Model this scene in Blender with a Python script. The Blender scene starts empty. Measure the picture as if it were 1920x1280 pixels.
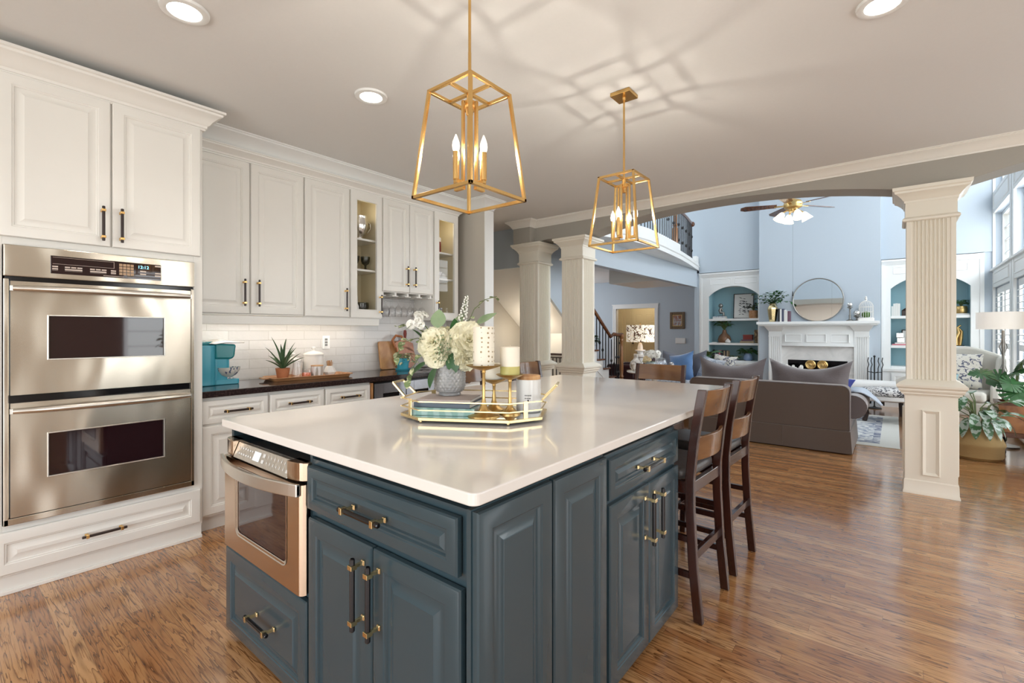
import bpy, bmesh, math, random
from mathutils import Vector, Matrix, Euler
S = bpy.context.scene
COL = S.collection
PI = math.pi
R = math.radians
rnd = random.Random(7)

# ------------------------------------------------------------------ camera
cam_d = bpy.data.cameras.new('camera')
cam = bpy.data.objects.new('camera', cam_d)
COL.objects.link(cam)
cam.location = (0, 0, 1.3)
cam.rotation_euler = (R(90), 0, R(39.0))
cam_d.sensor_width = 36.0
cam_d.lens = 885.0 / 1920.0 * 36.0
cam_d.shift_y = -(640 - 621) / 1920.0
cam_d.clip_start = 0.05
cam_d.clip_end = 200
S.camera = cam
S.view_settings.view_transform = 'Standard'
S.view_settings.look = 'None'
S.view_settings.gamma = 1.0
S.view_settings.exposure = -0.12
S.view_settings.use_curve_mapping = False
S.cycles.max_bounces = 10
S.cycles.diffuse_bounces = 5
S.cycles.glossy_bounces = 4
S.cycles.transmission_bounces = 8
S.cycles.transparent_max_bounces = 12
S.cycles.sample_clamp_indirect = 6.0
S.cycles.caustics_reflective = False
S.cycles.caustics_refractive = False

# ------------------------------------------------------------------ sky
W = bpy.data.worlds.new('sky')
S.world = W
W.use_nodes = True
wn, wl = W.node_tree.nodes, W.node_tree.links
wn.clear()
wo = wn.new('ShaderNodeOutputWorld')
wb = wn.new('ShaderNodeBackground')
wt = wn.new('ShaderNodeTexCoord')
wr = wn.new('ShaderNodeValToRGB')
ws = wn.new('ShaderNodeSeparateXYZ')
wl.new(wt.outputs['Generated'], ws.inputs[0])
wm = wn.new('ShaderNodeMath'); wm.operation = 'MULTIPLY_ADD'
wm.inputs[1].default_value = 0.5; wm.inputs[2].default_value = 0.5
wl.new(ws.outputs['Z'], wm.inputs[0])
wl.new(wm.outputs[0], wr.inputs[0])
wr.color_ramp.elements[0].position = 0.48; wr.color_ramp.elements[0].color = (0.55, 0.58, 0.52, 1)
wr.color_ramp.elements[1].position = 0.56; wr.color_ramp.elements[1].color = (0.86, 0.94, 1.0, 1)
wl.new(wr.outputs[0], wb.inputs[0])
wb.inputs[1].default_value = 3.6
wl.new(wb.outputs[0], wo.inputs[0])

# ------------------------------------------------------------------ lights of the place: daylight at the windows
def area(name, loc, rot, sx, sy, power, col, spread=180):
    d = bpy.data.lights.new(name, 'AREA'); d.shape = 'RECTANGLE'; d.size = sx; d.size_y = sy
    d.energy = power; d.color = col; d.spread = R(spread)
    o = bpy.data.objects.new(name, d); COL.objects.link(o)
    o.location = loc; o.rotation_euler = rot
    return o
def spot(name, loc, power, col, ang=120, blend=0.8, size=0.06):
    d = bpy.data.lights.new(name, 'SPOT'); d.energy = power; d.color = col
    d.spot_size = R(ang); d.spot_blend = blend; d.shadow_soft_size = size
    o = bpy.data.objects.new(name, d); COL.objects.link(o); o.location = loc
    return o
def point(name, loc, power, col, size=0.05):
    d = bpy.data.lights.new(name, 'POINT'); d.energy = power; d.color = col; d.shadow_soft_size = size
    o = bpy.data.objects.new(name, d); COL.objects.link(o); o.location = loc
    return o
DAY = (0.92, 0.96, 1.0)
WARM = (1.0, 0.80, 0.56)
#LIGHTS
area('daylight_breakfast_window', (3.03, -0.375, 1.3), (0, R(90), 0), 2.0, 1.85, 40, (0.92, 0.96, 1.0))
area('daylight_narrow_window', (3.03, 2.375, 1.3), (0, R(90), 0), 2.0, 0.75, 18, (0.92, 0.96, 1.0))
area('daylight_corner_window', (3.03, 4.225, 1.3), (0, R(90), 0), 2.0, 1.05, 30, (0.92, 0.96, 1.0))
area('daylight_patio_window', (-1.825, -2.57, 1.2), (R(90), 0, 0), 2.15, 2.2, 42, (0.97, 0.98, 1.0))
area('daylight_patio_door', (0.575, -2.57, 1.2), (R(90), 0, 0), 2.25, 2.2, 42, (0.97, 0.98, 1.0))
area('daylight_living_window_low', (1.32, 8.0, 1.25), (0, R(90), 0), 1.7, 4.4, 105, DAY)
area('daylight_living_window_high', (1.32, 8.0, 3.6), (0, R(90), 0), 2.6, 4.4, 230, DAY)
area('daylight_foyer', (-7.9, 10.6, 1.9), (0, R(-90), 0), 2.0, 2.6, 60, DAY)
point('hall_glow', (-4.45, 5.95, 1.25), 12, (1.0, 0.84, 0.64), 0.12)
point('back_hall_glow', (-6.0, 13.4, 2.3), 26, (1.0, 0.86, 0.62), 0.1)
area('upper_hall_light', (-4.2, 8.0, 5.3), (0, 0, 0), 1.2, 3.0, 40, DAY)

# ------------------------------------------------------------------ mesh builder
class B:
    def __init__(s):
        s.v = []; s.f = []; s.m = []; s.cm = 0
    def mat(s, i): s.cm = i; return s
    def add(s, vs, fs):
        o = len(s.v); s.v += [tuple(p) for p in vs]
        for q in fs:
            s.f.append(tuple(o + i for i in q)); s.m.append(s.cm)
        return s
    def mark(s): return len(s.v)
    def xf(s, M, k=0):
        for i in range(k, len(s.v)): s.v[i] = tuple(M @ Vector(s.v[i]))
        return s
    def box(s, x0, x1, y0, y1, z0, z1):
        return s.add([(x0,y0,z0),(x1,y0,z0),(x1,y1,z0),(x0,y1,z0),(x0,y0,z1),(x1,y0,z1),(x1,y1,z1),(x0,y1,z1)],
                     [(0,3,2,1),(4,5,6,7),(0,1,5,4),(1,2,6,5),(2,3,7,6),(3,0,4,7)])
    def cbox(s, c, d): return s.box(c[0]-d[0]/2,c[0]+d[0]/2,c[1]-d[1]/2,c[1]+d[1]/2,c[2]-d[2]/2,c[2]+d[2]/2)
    def hexa(s, lo, hi):      # lo, hi : four points each, counter-clockwise from above
        return s.add(list(lo)+list(hi), [(0,3,2,1),(4,5,6,7),(0,1,5,4),(1,2,6,5),(2,3,7,6),(3,0,4,7)])
    def lathe(s, c, prof, n=24, sx=1.0, sy=1.0, ph=0.0):
        k = len(prof); vs = []; fs = []
        for r, z in prof:
            for i in range(n):
                a = 2*PI*i/n + ph
                vs.append((c[0]+r*math.cos(a)*sx, c[1]+r*math.sin(a)*sy, c[2]+z))
        for j in range(k-1):
            for i in range(n):
                i2 = (i+1) % n
                fs.append((j*n+i, j*n+i2, (j+1)*n+i2, (j+1)*n+i))
        if prof[0][0] > 1e-5: fs.append(tuple(reversed(range(n))))
        if prof[-1][0] > 1e-5: fs.append(tuple((k-1)*n+i for i in range(n)))
        return s.add(vs, fs)
    def cyl(s, p0, p1, r0, r1=None, n=12): return s.tube([p0, p1], [r0, r0 if r1 is None else r1], n)
    def tube(s, pts, r, n=8, closed=False, sq=None, ph=0.0):
        pts = [Vector(p) for p in pts]; k = len(pts)
        rr = r if isinstance(r, (list, tuple)) else [r]*k
        vs = []; fs = []; up = None
        for i in range(k):
            if closed: t = (pts[(i+1) % k]-pts[i-1])
            else: t = pts[min(i+1, k-1)]-pts[max(i-1, 0)]
            t = t.normalized() if t.length > 1e-9 else Vector((0,0,1))
            if up is None:
                up = Vector((0,0,1)) if abs(t.z) < 0.9 else Vector((0,1,0))
            a = (up - t*up.dot(t))
            if a.length < 1e-6: a = t.orthogonal()
            a.normalize(); b = t.cross(a); up = a
            for j in range(n):
                g = 2*PI*j/n + ph
                ca, cb = math.cos(g), math.sin(g)
                if sq: ca *= sq[0]; cb *= sq[1]
                vs.append(pts[i]+(a*ca+b*cb)*rr[i])
        m = k if closed else k-1
        for i in range(m):
            i2 = (i+1) % k
            for j in range(n):
                j2 = (j+1) % n
                fs.append((i*n+j, i*n+j2, i2*n+j2, i2*n+j))
        if not closed:
            fs.append(tuple(reversed(range(n)))); fs.append(tuple((k-1)*n+j for j in range(n)))
        return s.add(vs, fs)
    def bar(s, p0, p1, w, h=None):  # square bar
        h = w if h is None else h
        return s.tube([p0, p1], [0.7071, 0.7071], 4, False, (h, w), PI/4)
    def prism(s, poly, ax, a, b):   # ax: axis extruded along
        n = len(poly)
        def P(p, t):
            if ax == 'x': return (t, p[0], p[1])
            if ax == 'y': return (p[0], t, p[1])
            return (p[0], p[1], t)
        vs = [P(p, a) for p in poly]+[P(p, b) for p in poly]
        fs = [tuple(reversed(range(n))), tuple(range(n, 2*n))]
        for i in range(n):
            j = (i+1) % n; fs.append((i, j, n+j, n+i))
        return s.add(vs, fs)
    def panel(s, o, u, v, w, h, prof, th=0.02):   # nested rectangles: raised panel fronts
        o, u, v = Vector(o), Vector(u), Vector(v); nrm = u.cross(v)
        loops = [(0.0, -th)] + list(prof)
        vs = []; fs = []
        for ins, d in loops:
            for a, b in ((ins, ins), (w-ins, ins), (w-ins, h-ins), (ins, h-ins)):
                vs.append(o+u*a+v*b+nrm*d)
        for k in range(len(loops)-1):
            for i in range(4):
                j = (i+1) % 4
                fs.append((k*4+i, k*4+j, (k+1)*4+j, (k+1)*4+i))
        k = (len(loops)-1)*4
        fs.append((k, k+1, k+2, k+3)); fs.append((3, 2, 1, 0))
        return s.add(vs, fs)
    def sphere(s, c, r, n=16, sz=1.0):
        m = max(6, n//2)
        prof = [(r*math.sin(PI*i/m), -r*sz*math.cos(PI*i/m)) for i in range(m+1)]
        prof[0] = (0.0, prof[0][1]); prof[-1] = (0.0, prof[-1][1])
        return s.lathe(c, prof, n)
    def sweep(s, path, prof, closed=False):
        """mouldings: path = list of (x,y) ; prof = (out, z); out is to the right of travel"""
        n = len(path); vs = []; fs = []; k = len(prof)
        P2 = [Vector((p[0], p[1])) for p in path]
        for i in range(n):
            if closed: d0 = (P2[i]-P2[i-1]).normalized(); d1 = (P2[(i+1) % n]-P2[i]).normalized()
            else:
                d1 = (P2[i+1]-P2[i]).normalized() if i < n-1 else (P2[i]-P2[i-1]).normalized()
                d0 = (P2[i]-P2[i-1]).normalized() if i > 0 else d1
            n0 = Vector((d0.y, -d0.x)); n1 = Vector((d1.y, -d1.x))
            b = (n0+n1); b = b/max(1e-6, b.dot(n0)) if b.length > 1e-6 else n0
            for o, z in prof:
                vs.append((P2[i].x+b.x*o, P2[i].y+b.y*o, z))
        m = n if closed else n-1
        for i in range(m):
            i2 = (i+1) % n
            for j in range(k):
                j2 = (j+1) % k
                fs.append((i*k+j, i2*k+j, i2*k+j2, i*k+j2))
        if not closed:
            fs.append(tuple(range(k))); fs.append(tuple((n-1)*k+j for j in reversed(range(k))))
        return s.add(vs, fs)

def wmat(o):
    M = Matrix.LocRotScale(o.location, o.rotation_euler, o.scale)
    return wmat(o.parent) @ M if o.parent else M
def obj(name, b, mats, parent=None, world=False, bevel=0.0, seg=2, smooth=None, sub=0, label=None):
    me = bpy.data.meshes.new(name)
    v = b.v
    if world and parent is not None:
        Mi = wmat(parent).inverted(); v = [tuple(Mi @ Vector(p)) for p in v]
    me.from_pydata(v, [], b.f)
    bm = bmesh.new(); bm.from_mesh(me); bmesh.ops.recalc_face_normals(bm, faces=bm.faces); bm.to_mesh(me); bm.free()
    if not isinstance(mats, (list, tuple)): mats = [mats]
    for m in mats: me.materials.append(m)
    if len(mats) > 1: me.polygons.foreach_set('material_index', b.m)
    if smooth is not None:
        me.polygons.foreach_set('use_smooth', [True]*len(me.polygons))
        if smooth > 0: me.set_sharp_from_angle(angle=R(smooth))
    o = bpy.data.objects.new(name, me); COL.objects.link(o)
    if parent is not None: o.parent = parent
    if bevel > 0:
        md = o.modifiers.new('bevel', 'BEVEL'); md.width = bevel; md.segments = seg; md.limit_method = 'ANGLE'; md.angle_limit = R(35)
    if sub:
        md = o.modifiers.new('sub', 'SUBSURF'); md.levels = sub; md.render_levels = sub
    if label: o['label'] = label
    return o
def tag(o, label, cat, group=None):
    o['label'] = label; o['category'] = cat
    if group: o['group'] = group
    return o
def thing(name, label, cat, loc=(0,0,0), rz=0.0, group=None):
    o = bpy.data.objects.new(name, None); COL.objects.link(o); o.empty_display_size = 0.05
    o.location = loc; o.rotation_euler = (0,0,rz)
    return tag(o, label, cat, group)
def struct(name, b, mats, parent=None, **k):
    o = obj(name, b, mats, parent, **k)
    if parent is None: o['kind'] = 'structure'
    return o
def dup(root, loc, rz=None, label=None, group=None):
    def cp(o, par):
        c = o.copy(); COL.objects.link(c); c.parent = par
        for ch in list(o.children): cp(ch, c)
        return c
    r = cp(root, root.parent)
    r.location = loc
    if rz is not None: r.rotation_euler = (0,0,rz)
    if label: r['label'] = label
    if group: r['group'] = group
    return r
# ------------------------------------------------------------------ materials
def newmat(name):
    m = bpy.data.materials.new(name); m.use_nodes = True
    nt = m.node_tree; p = nt.nodes['Principled BSDF']
    return m, nt, p
def setp(p, **k):
    for a, v in k.items():
        key = {'color':'Base Color','rough':'Roughness','metal':'Metallic','spec':'Specular IOR Level','trans':'Transmission Weight',
               'ior':'IOR','coat':'Coat Weight','coatr':'Coat Roughness','sheen':'Sheen Weight','sss':'Subsurface Weight',
               'em':'Emission Color','es':'Emission Strength','alpha':'Alpha'}[a]
        if a in ('color','em') and len(v) == 3: v = (*v, 1)
        p.inputs[key].default_value = v
def N(nt, t, **k):
    n = nt.nodes.new(t)
    for a, v in k.items(): setattr(n, a, v)
    return n
def paint(name, color, rough=0.5, var=0.03, bump=0.0, scale=12.0, **k):
    """plain finish with faint mottling and optional bump"""
    m, nt, p = newmat(name); setp(p, color=color, rough=rough, **k)
    tc = N(nt, 'ShaderNodeTexCoord'); no = N(nt, 'ShaderNodeTexNoise'); no.inputs['Scale'].default_value = scale; no.inputs['Detail'].default_value = 3
    nt.links.new(tc.outputs['Object'], no.inputs['Vector'])
    if var > 0:
        mx = N(nt, 'ShaderNodeMix', data_type='RGBA')
        mx.inputs['A'].default_value = (*[c*(1-var) for c in color], 1); mx.inputs['B'].default_value = (*[min(1, c*(1+var)) for c in color], 1)
        nt.links.new(no.outputs['Fac'], mx.inputs['Factor']); nt.links.new(mx.outputs['Result'], p.inputs['Base Color'])
    if bump > 0:
        bp = N(nt, 'ShaderNodeBump'); bp.inputs['Strength'].default_value = bump; bp.inputs['Distance'].default_value = 0.01
        nt.links.new(no.outputs['Fac'], bp.inputs['Height']); nt.links.new(bp.outputs['Normal'], p.inputs['Normal'])
    return m
def wood(name, c0, c1, rough=0.35, stretch=(1,12,12), scale=3.0, coat=0.0, wv=0.6):
    m, nt, p = newmat(name); setp(p, rough=rough, coat=coat)
    tc = N(nt, 'ShaderNodeTexCoord'); mp = N(nt, 'ShaderNodeMapping'); mp.inputs['Scale'].default_value = stretch
    no = N(nt, 'ShaderNodeTexNoise'); no.inputs['Scale'].default_value = scale; no.inputs['Detail'].default_value = 6; no.inputs['Distortion'].default_value = wv
    cr = N(nt, 'ShaderNodeValToRGB'); cr.color_ramp.elements[0].position = 0.3; cr.color_ramp.elements[1].position = 0.7
    cr.color_ramp.elements[0].color = (*c0, 1); cr.color_ramp.elements[1].color = (*c1, 1)
    nt.links.new(tc.outputs['Object'], mp.inputs[0]); nt.links.new(mp.outputs[0], no.inputs['Vector'])
    nt.links.new(no.outputs['Fac'], cr.inputs[0]); nt.links.new(cr.outputs[0], p.inputs['Base Color'])
    return m
def two_tone(name, c0, c1, scale, kind='voronoi', lo=0.45, hi=0.55, rough=0.7, stretch=(1,1,1), dist=0.0, bump=0.0):
    """printed pattern from one texture"""
    m, nt, p = newmat(name); setp(p, rough=rough)
    tc = N(nt, 'ShaderNodeTexCoord'); mp = N(nt, 'ShaderNodeMapping'); mp.inputs['Scale'].default_value = stretch
    nt.links.new(tc.outputs['Object'], mp.inputs[0])
    if kind == 'voronoi':
        t = N(nt, 'ShaderNodeTexVoronoi', feature='DISTANCE_TO_EDGE'); out = t.outputs['Distance']
    elif kind == 'dots':
        t = N(nt, 'ShaderNodeTexVoronoi'); t.inputs['Randomness'].default_value = 0.25; out = t.outputs['Distance']
    elif kind in ('wave', 'wavez'):
        t = N(nt, 'ShaderNodeTexWave'); t.bands_direction = 'Z' if kind == 'wavez' else 'X'; t.inputs['Distortion'].default_value = dist; t.inputs['Detail'].default_value = 2; t.inputs['Detail Scale'].default_value = 1.5; out = t.outputs['Fac']
    else:
        t = N(nt, 'ShaderNodeTexNoise'); t.inputs['Distortion'].default_value = dist; out = t.outputs['Fac']
    t.inputs['Scale'].default_value = scale
    nt.links.new(mp.outputs[0], t.inputs['Vector'])
    cr = N(nt, 'ShaderNodeValToRGB'); cr.color_ramp.elements[0].position = lo; cr.color_ramp.elements[1].position = hi
    cr.color_ramp.elements[0].color = (*c0, 1); cr.color_ramp.elements[1].color = (*c1, 1)
    nt.links.new(out, cr.inputs[0]); nt.links.new(cr.outputs[0], p.inputs['Base Color'])
    if bump:
        bp = N(nt, 'ShaderNodeBump'); bp.inputs['Strength'].default_value = bump; bp.inputs['Distance'].default_value = 0.01
        nt.links.new(out, bp.inputs['Height']); nt.links.new(bp.outputs['Normal'], p.inputs['Normal'])
    return m
def glass(name, color=(1,1,1), rough=0.02, bump=0.0, scale=60.0, ior=1.45):
    m, nt, p = newmat(name); setp(p, color=color, rough=rough, trans=1.0, ior=ior)
    if bump:
        tc = N(nt, 'ShaderNodeTexCoord'); t = N(nt, 'ShaderNodeTexVoronoi'); t.inputs['Scale'].default_value = scale; t.inputs['Randomness'].default_value = 0.35
        bp = N(nt, 'ShaderNodeBump'); bp.inputs['Strength'].default_value = bump; bp.inputs['Distance'].default_value = 0.006
        nt.links.new(tc.outputs['Object'], t.inputs['Vector']); nt.links.new(t.outputs['Distance'], bp.inputs['Height']); nt.links.new(bp.outputs['Normal'], p.inputs['Normal'])
    return m
def pane(name, tint=(1,1,1), refl=0.08, k=0.5):
    m = bpy.data.materials.new(name); m.use_nodes = True; nt = m.node_tree; nt.nodes.clear()
    o = N(nt, 'ShaderNodeOutputMaterial'); t = N(nt, 'ShaderNodeBsdfTransparent'); g = N(nt, 'ShaderNodeBsdfGlossy'); mx = N(nt, 'ShaderNodeMixShader')
    lw = N(nt, 'ShaderNodeLayerWeight'); lw.inputs['Blend'].default_value = 0.25
    ad = N(nt, 'ShaderNodeMath', operation='MULTIPLY_ADD'); ad.inputs[1].default_value = k; ad.inputs[2].default_value = refl
    nt.links.new(lw.outputs['Fresnel'], ad.inputs[0]); nt.links.new(ad.outputs[0], mx.inputs[0])
    t.inputs[0].default_value = (*tint, 1); g.inputs['Roughness'].default_value = 0.02
    nt.links.new(t.outputs[0], mx.inputs[1]); nt.links.new(g.outputs[0], mx.inputs[2]); nt.links.new(mx.outputs[0], o.inputs[0])
    return m
def glow(name, color, strength):
    m, nt, p = newmat(name); setp(p, color=color, em=color, es=strength, rough=0.5)
    return m

M_CREAM = paint('cream_cabinet_paint', (0.80, 0.785, 0.745), 0.32, 0.012)
M_TRIM = paint('white_trim_paint', (0.80, 0.77, 0.71), 0.35, 0.01)
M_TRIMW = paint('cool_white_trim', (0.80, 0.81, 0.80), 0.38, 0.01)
M_COLUMN = paint('column_paint', (0.80, 0.76, 0.665), 0.38, 0.01)
M_CEIL = paint('ceiling_paint', (0.74, 0.74, 0.73), 0.8, 0.015, 0.05, 60)
M_GREIGE = paint('greige_wall_paint', (0.37, 0.35, 0.31), 0.6, 0.015, 0.04, 60)
M_GREIGELIT = paint('greige_wall_lightened', (0.52, 0.485, 0.43), 0.6, 0.015, 0.04, 60)  # lighter copy of the greige; light missing on the stub wall is painted in
M_DAYGREY = paint('grey_wall_daylight_blue', (0.47, 0.535, 0.60), 0.65, 0.015, 0.04, 60)  # grey wall paint with the blue cast of daylight put into its colour
M_TAN = paint('tan_hall_paint', (0.60, 0.50, 0.33), 0.5, 0.02)
M_WARMWALL = paint('warm_beige_paint', (0.56, 0.51, 0.43), 0.6, 0.02)
M_TEAL = paint('teal_bookcase_back', (0.28, 0.46, 0.52), 0.5, 0.02)
M_NAVY = paint('slate_blue_cabinet_paint', (0.034, 0.060, 0.074), 0.25, 0.03, 0.0, 8, coat=0.2)
M_QUARTZ = paint('white_quartz', (0.78, 0.745, 0.705), 0.10, 0.012, 0.0, 40)
M_GRANITE = two_tone('dark_granite', (0.022, 0.014, 0.014), (0.07, 0.045, 0.04), 90, 'noise', 0.45, 0.8, 0.09)
M_BRASS = paint('satin_brass', (0.80, 0.52, 0.20), 0.26, 0.04, metal=1.0)
M_GOLD = paint('champagne_gold', (0.83, 0.66, 0.36), 0.22, 0.04, metal=1.0)
M_ANTIQUE = paint('antique_gold', (0.62, 0.42, 0.17), 0.32, 0.1, 0.1, 60, metal=1.0)
M_BRONZE = paint('dark_bronze_bar', (0.022, 0.010, 0.008), 0.3, 0.05)
M_BLACK = paint('black_gloss', (0.006, 0.005, 0.006), 0.12, 0.0)
M_BLACKM = paint('black_iron', (0.012, 0.011, 0.012), 0.45, 0.1)
M_DARKGLASS = paint('dark_oven_glass', (0.018, 0.006, 0.008), 0.04, 0.0, coat=0.5)
M_ESP = wood('espresso_stool_wood', (0.024, 0.008, 0.006), (0.052, 0.016, 0.010), 0.24, (6, 6, 1), 3, 0.3)
M_STOOLBACK = wood('stool_back_reflection_tint', (0.09, 0.036, 0.012), (0.22, 0.10, 0.034), 0.22, (2, 1, 6), 2, 0.4)  # brown wood, made yellower to hold the golden reflection on the slats
M_LEATHER = paint('dark_grey_leather', (0.07, 0.062, 0.060), 0.35, 0.1, 0.1, 40)
M_SOFA = paint('taupe_sofa_fabric', (0.105, 0.078, 0.066), 0.8, 0.06, 0.15, 120, sheen=0.3)
M_SOFAC = paint('plum_grey_cushion', (0.115, 0.092, 0.095), 0.6, 0.08, 0.15, 60, sheen=0.5)
M_WHITECER = paint('white_ceramic', (0.76, 0.74, 0.71), 0.18, 0.01)
M_CANDLE = paint('ivory_wax', (0.86, 0.79, 0.66), 0.45, 0.02, sss=0.0)
M_TURQ = paint('turquoise_plastic', (0.050, 0.33, 0.44), 0.22, 0.02)
M_TURQD = paint('deep_turquoise_plastic', (0.015, 0.22, 0.25), 0.2, 0.02)
M_TERRA = paint('terracotta', (0.42, 0.16, 0.07), 0.7, 0.15, 0.1, 40)
M_BOARD = wood('acacia_board', (0.35, 0.15, 0.05), (0.62, 0.36, 0.16), 0.4, (12, 3, 1), 3)
M_BOARD2 = wood('cherry_board', (0.30, 0.09, 0.03), (0.48, 0.19, 0.07), 0.35, (10, 3, 1), 3)
M_TRAYWOOD = wood('walnut_tray_wood', (0.30, 0.13, 0.05), (0.50, 0.26, 0.12), 0.35, (10, 1, 10), 3)
M_RAIL = wood('mahogany_handrail', (0.09, 0.028, 0.012), (0.17, 0.06, 0.022), 0.25, (8, 1, 8), 3, 0.3)
M_NEWEL = wood('newel_oak', (0.22, 0.09, 0.03), (0.34, 0.16, 0.06), 0.3, (8, 8, 1), 3, 0.2)
M_PLANTER = wood('burl_planter_wood', (0.20, 0.065, 0.02), (0.40, 0.16, 0.05), 0.25, (3, 3, 2), 3, 0.4)
M_BASKET = two_tone('woven_seagrass', (0.36, 0.22, 0.08), (0.62, 0.44, 0.20), 70, 'wavez', 0.3, 0.7, 0.8, (0.15, 0.15, 1), 0.6, 0.5)
M_LEAF = paint('deep_green_leaf', (0.030, 0.105, 0.030), 0.35, 0.35, 0.0, 25)
M_LEAF2 = two_tone('silver_variegated_leaf', (0.05, 0.14, 0.05), (0.42, 0.50, 0.44), 22, 'noise', 0.48, 0.56, 0.4)
M_LEAFG = paint('grey_green_leaf', (0.20, 0.28, 0.15), 0.5, 0.2, 0.0, 25)
M_LEAFV = two_tone('cream_edged_leaf', (0.16, 0.23, 0.09), (0.55, 0.56, 0.36), 40, 'noise', 0.50, 0.60, 0.5)
M_STEM = paint('green_stem', (0.10, 0.14, 0.04), 0.5, 0.2)
M_PETAL = paint('cream_petal', (0.84, 0.80, 0.60), 0.6, 0.04)
M_PETALW = paint('white_petal', (0.88, 0.87, 0.82), 0.6, 0.03)
M_SOIL = paint('dark_soil', (0.03, 0.02, 0.012), 0.9, 0.3, 0.3, 60)
M_BULB = glow('lit_lamp_bulb', (1.0, 0.86, 0.66), 7.0)
M_FILAMENT = glow('glowing_filament', (1.0, 0.93, 0.82), 250.0)
def bulb_glass():
    m = bpy.data.materials.new('glowing_bulb_glass'); m.use_nodes = True; nt = m.node_tree; nt.nodes.clear()
    o = N(nt, 'ShaderNodeOutputMaterial'); t = N(nt, 'ShaderNodeBsdfTransparent'); e = N(nt, 'ShaderNodeEmission'); a = N(nt, 'ShaderNodeAddShader')
    e.inputs[0].default_value = (1.0, 0.86, 0.66, 1); e.inputs[1].default_value = 1.6
    nt.links.new(t.outputs[0], a.inputs[0]); nt.links.new(e.outputs[0], a.inputs[1]); nt.links.new(a.outputs[0], o.inputs[0])
    return m
M_BULBG = bulb_glass()
M_DOWN = glow('lit_downlight', (1.0, 0.93, 0.82), 14.0)
M_SHADE = glow('lit_linen_shade', (0.88, 0.81, 0.73), 0.32)
M_TULIP = glow('lit_tulip_shade', (1.0, 0.88, 0.68), 1.3)
M_PANE = pane('clear_pane', (1, 1, 1), 0.01, 0.15)
M_GLASSW = pane('thin_glassware', (1.0, 1.0, 1.0), 0.035, 0.22)
M_SMOKE = pane('smoky_goblet_glass', (0.42, 0.42, 0.30), 0.05, 0.3)
M_CRYSTAL = glass('pressed_crystal', (0.98, 0.99, 1.0), 0.03); M_CRYSTAL.node_tree.nodes['Principled BSDF'].inputs['Transmission Weight'].default_value = 0.72
M_MIRROR = paint('mirror_silver', (0.86, 0.88, 0.88), 0.02, 0.0, metal=1.0)
M_SILVER = paint('polished_silver', (0.78, 0.77, 0.75), 0.18, 0.05, 0.25, 40, metal=1.0)
M_PEWTER = paint('aged_pewter', (0.30, 0.29, 0.27), 0.35, 0.2, metal=1.0)
M_PAPER = paint('book_pages', (0.80, 0.76, 0.68), 0.7, 0.04)
M_MARBLE = two_tone('white_marble', (0.66, 0.65, 0.63), (0.76, 0.745, 0.725), 2.2, 'noise', 0.36, 0.60, 0.25, (1, 1, 1.5), 2.5)
M_LINEN = paint('pale_linen', (0.62, 0.60, 0.54), 0.9, 0.04, 0.2, 150)
M_WHITEFAB = paint('white_upholstery', (0.78, 0.77, 0.75), 0.85, 0.03, 0.2, 90)
M_THROW = paint('pale_blue_throw', (0.42, 0.47, 0.54), 0.9, 0.05, 0.3, 90)
M_DAMASK = two_tone('black_white_damask', (0.05, 0.05, 0.06), (0.68, 0.67, 0.66), 14, 'noise', 0.46, 0.50, 0.8, (1, 1, 1.4), 2.5)
M_IKAT = two_tone('blue_cream_ikat', (0.09, 0.10, 0.16), (0.70, 0.67, 0.60), 13, 'noise', 0.42, 0.46, 0.8, (1,1,1), 1.8)
M_SILVERFAB = two_tone('silver_blue_fabric', (0.32, 0.36, 0.43), (0.58, 0.61, 0.66), 14, 'noise', 0.42, 0.58, 0.6, (1, 1, 1), 1.5)
M_BLUEFAB = paint('bright_blue_velvet', (0.10, 0.22, 0.46), 0.7, 0.12, 0.1, 50, sheen=0.4)
M_ROYAL = paint('royal_blue_satin', (0.025, 0.045, 0.30), 0.4, 0.25, 0.2, 20, sheen=0.4)
M_GREYFAB = paint('slate_grey_fabric', (0.13, 0.135, 0.165), 0.8, 0.1, 0.1, 60)
M_OXBLOOD = paint('oxblood_leather', (0.045, 0.014, 0.018), 0.3, 0.1)
M_BRICKRED = paint('brick_red_cover', (0.22, 0.03, 0.02), 0.5, 0.1)

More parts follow.
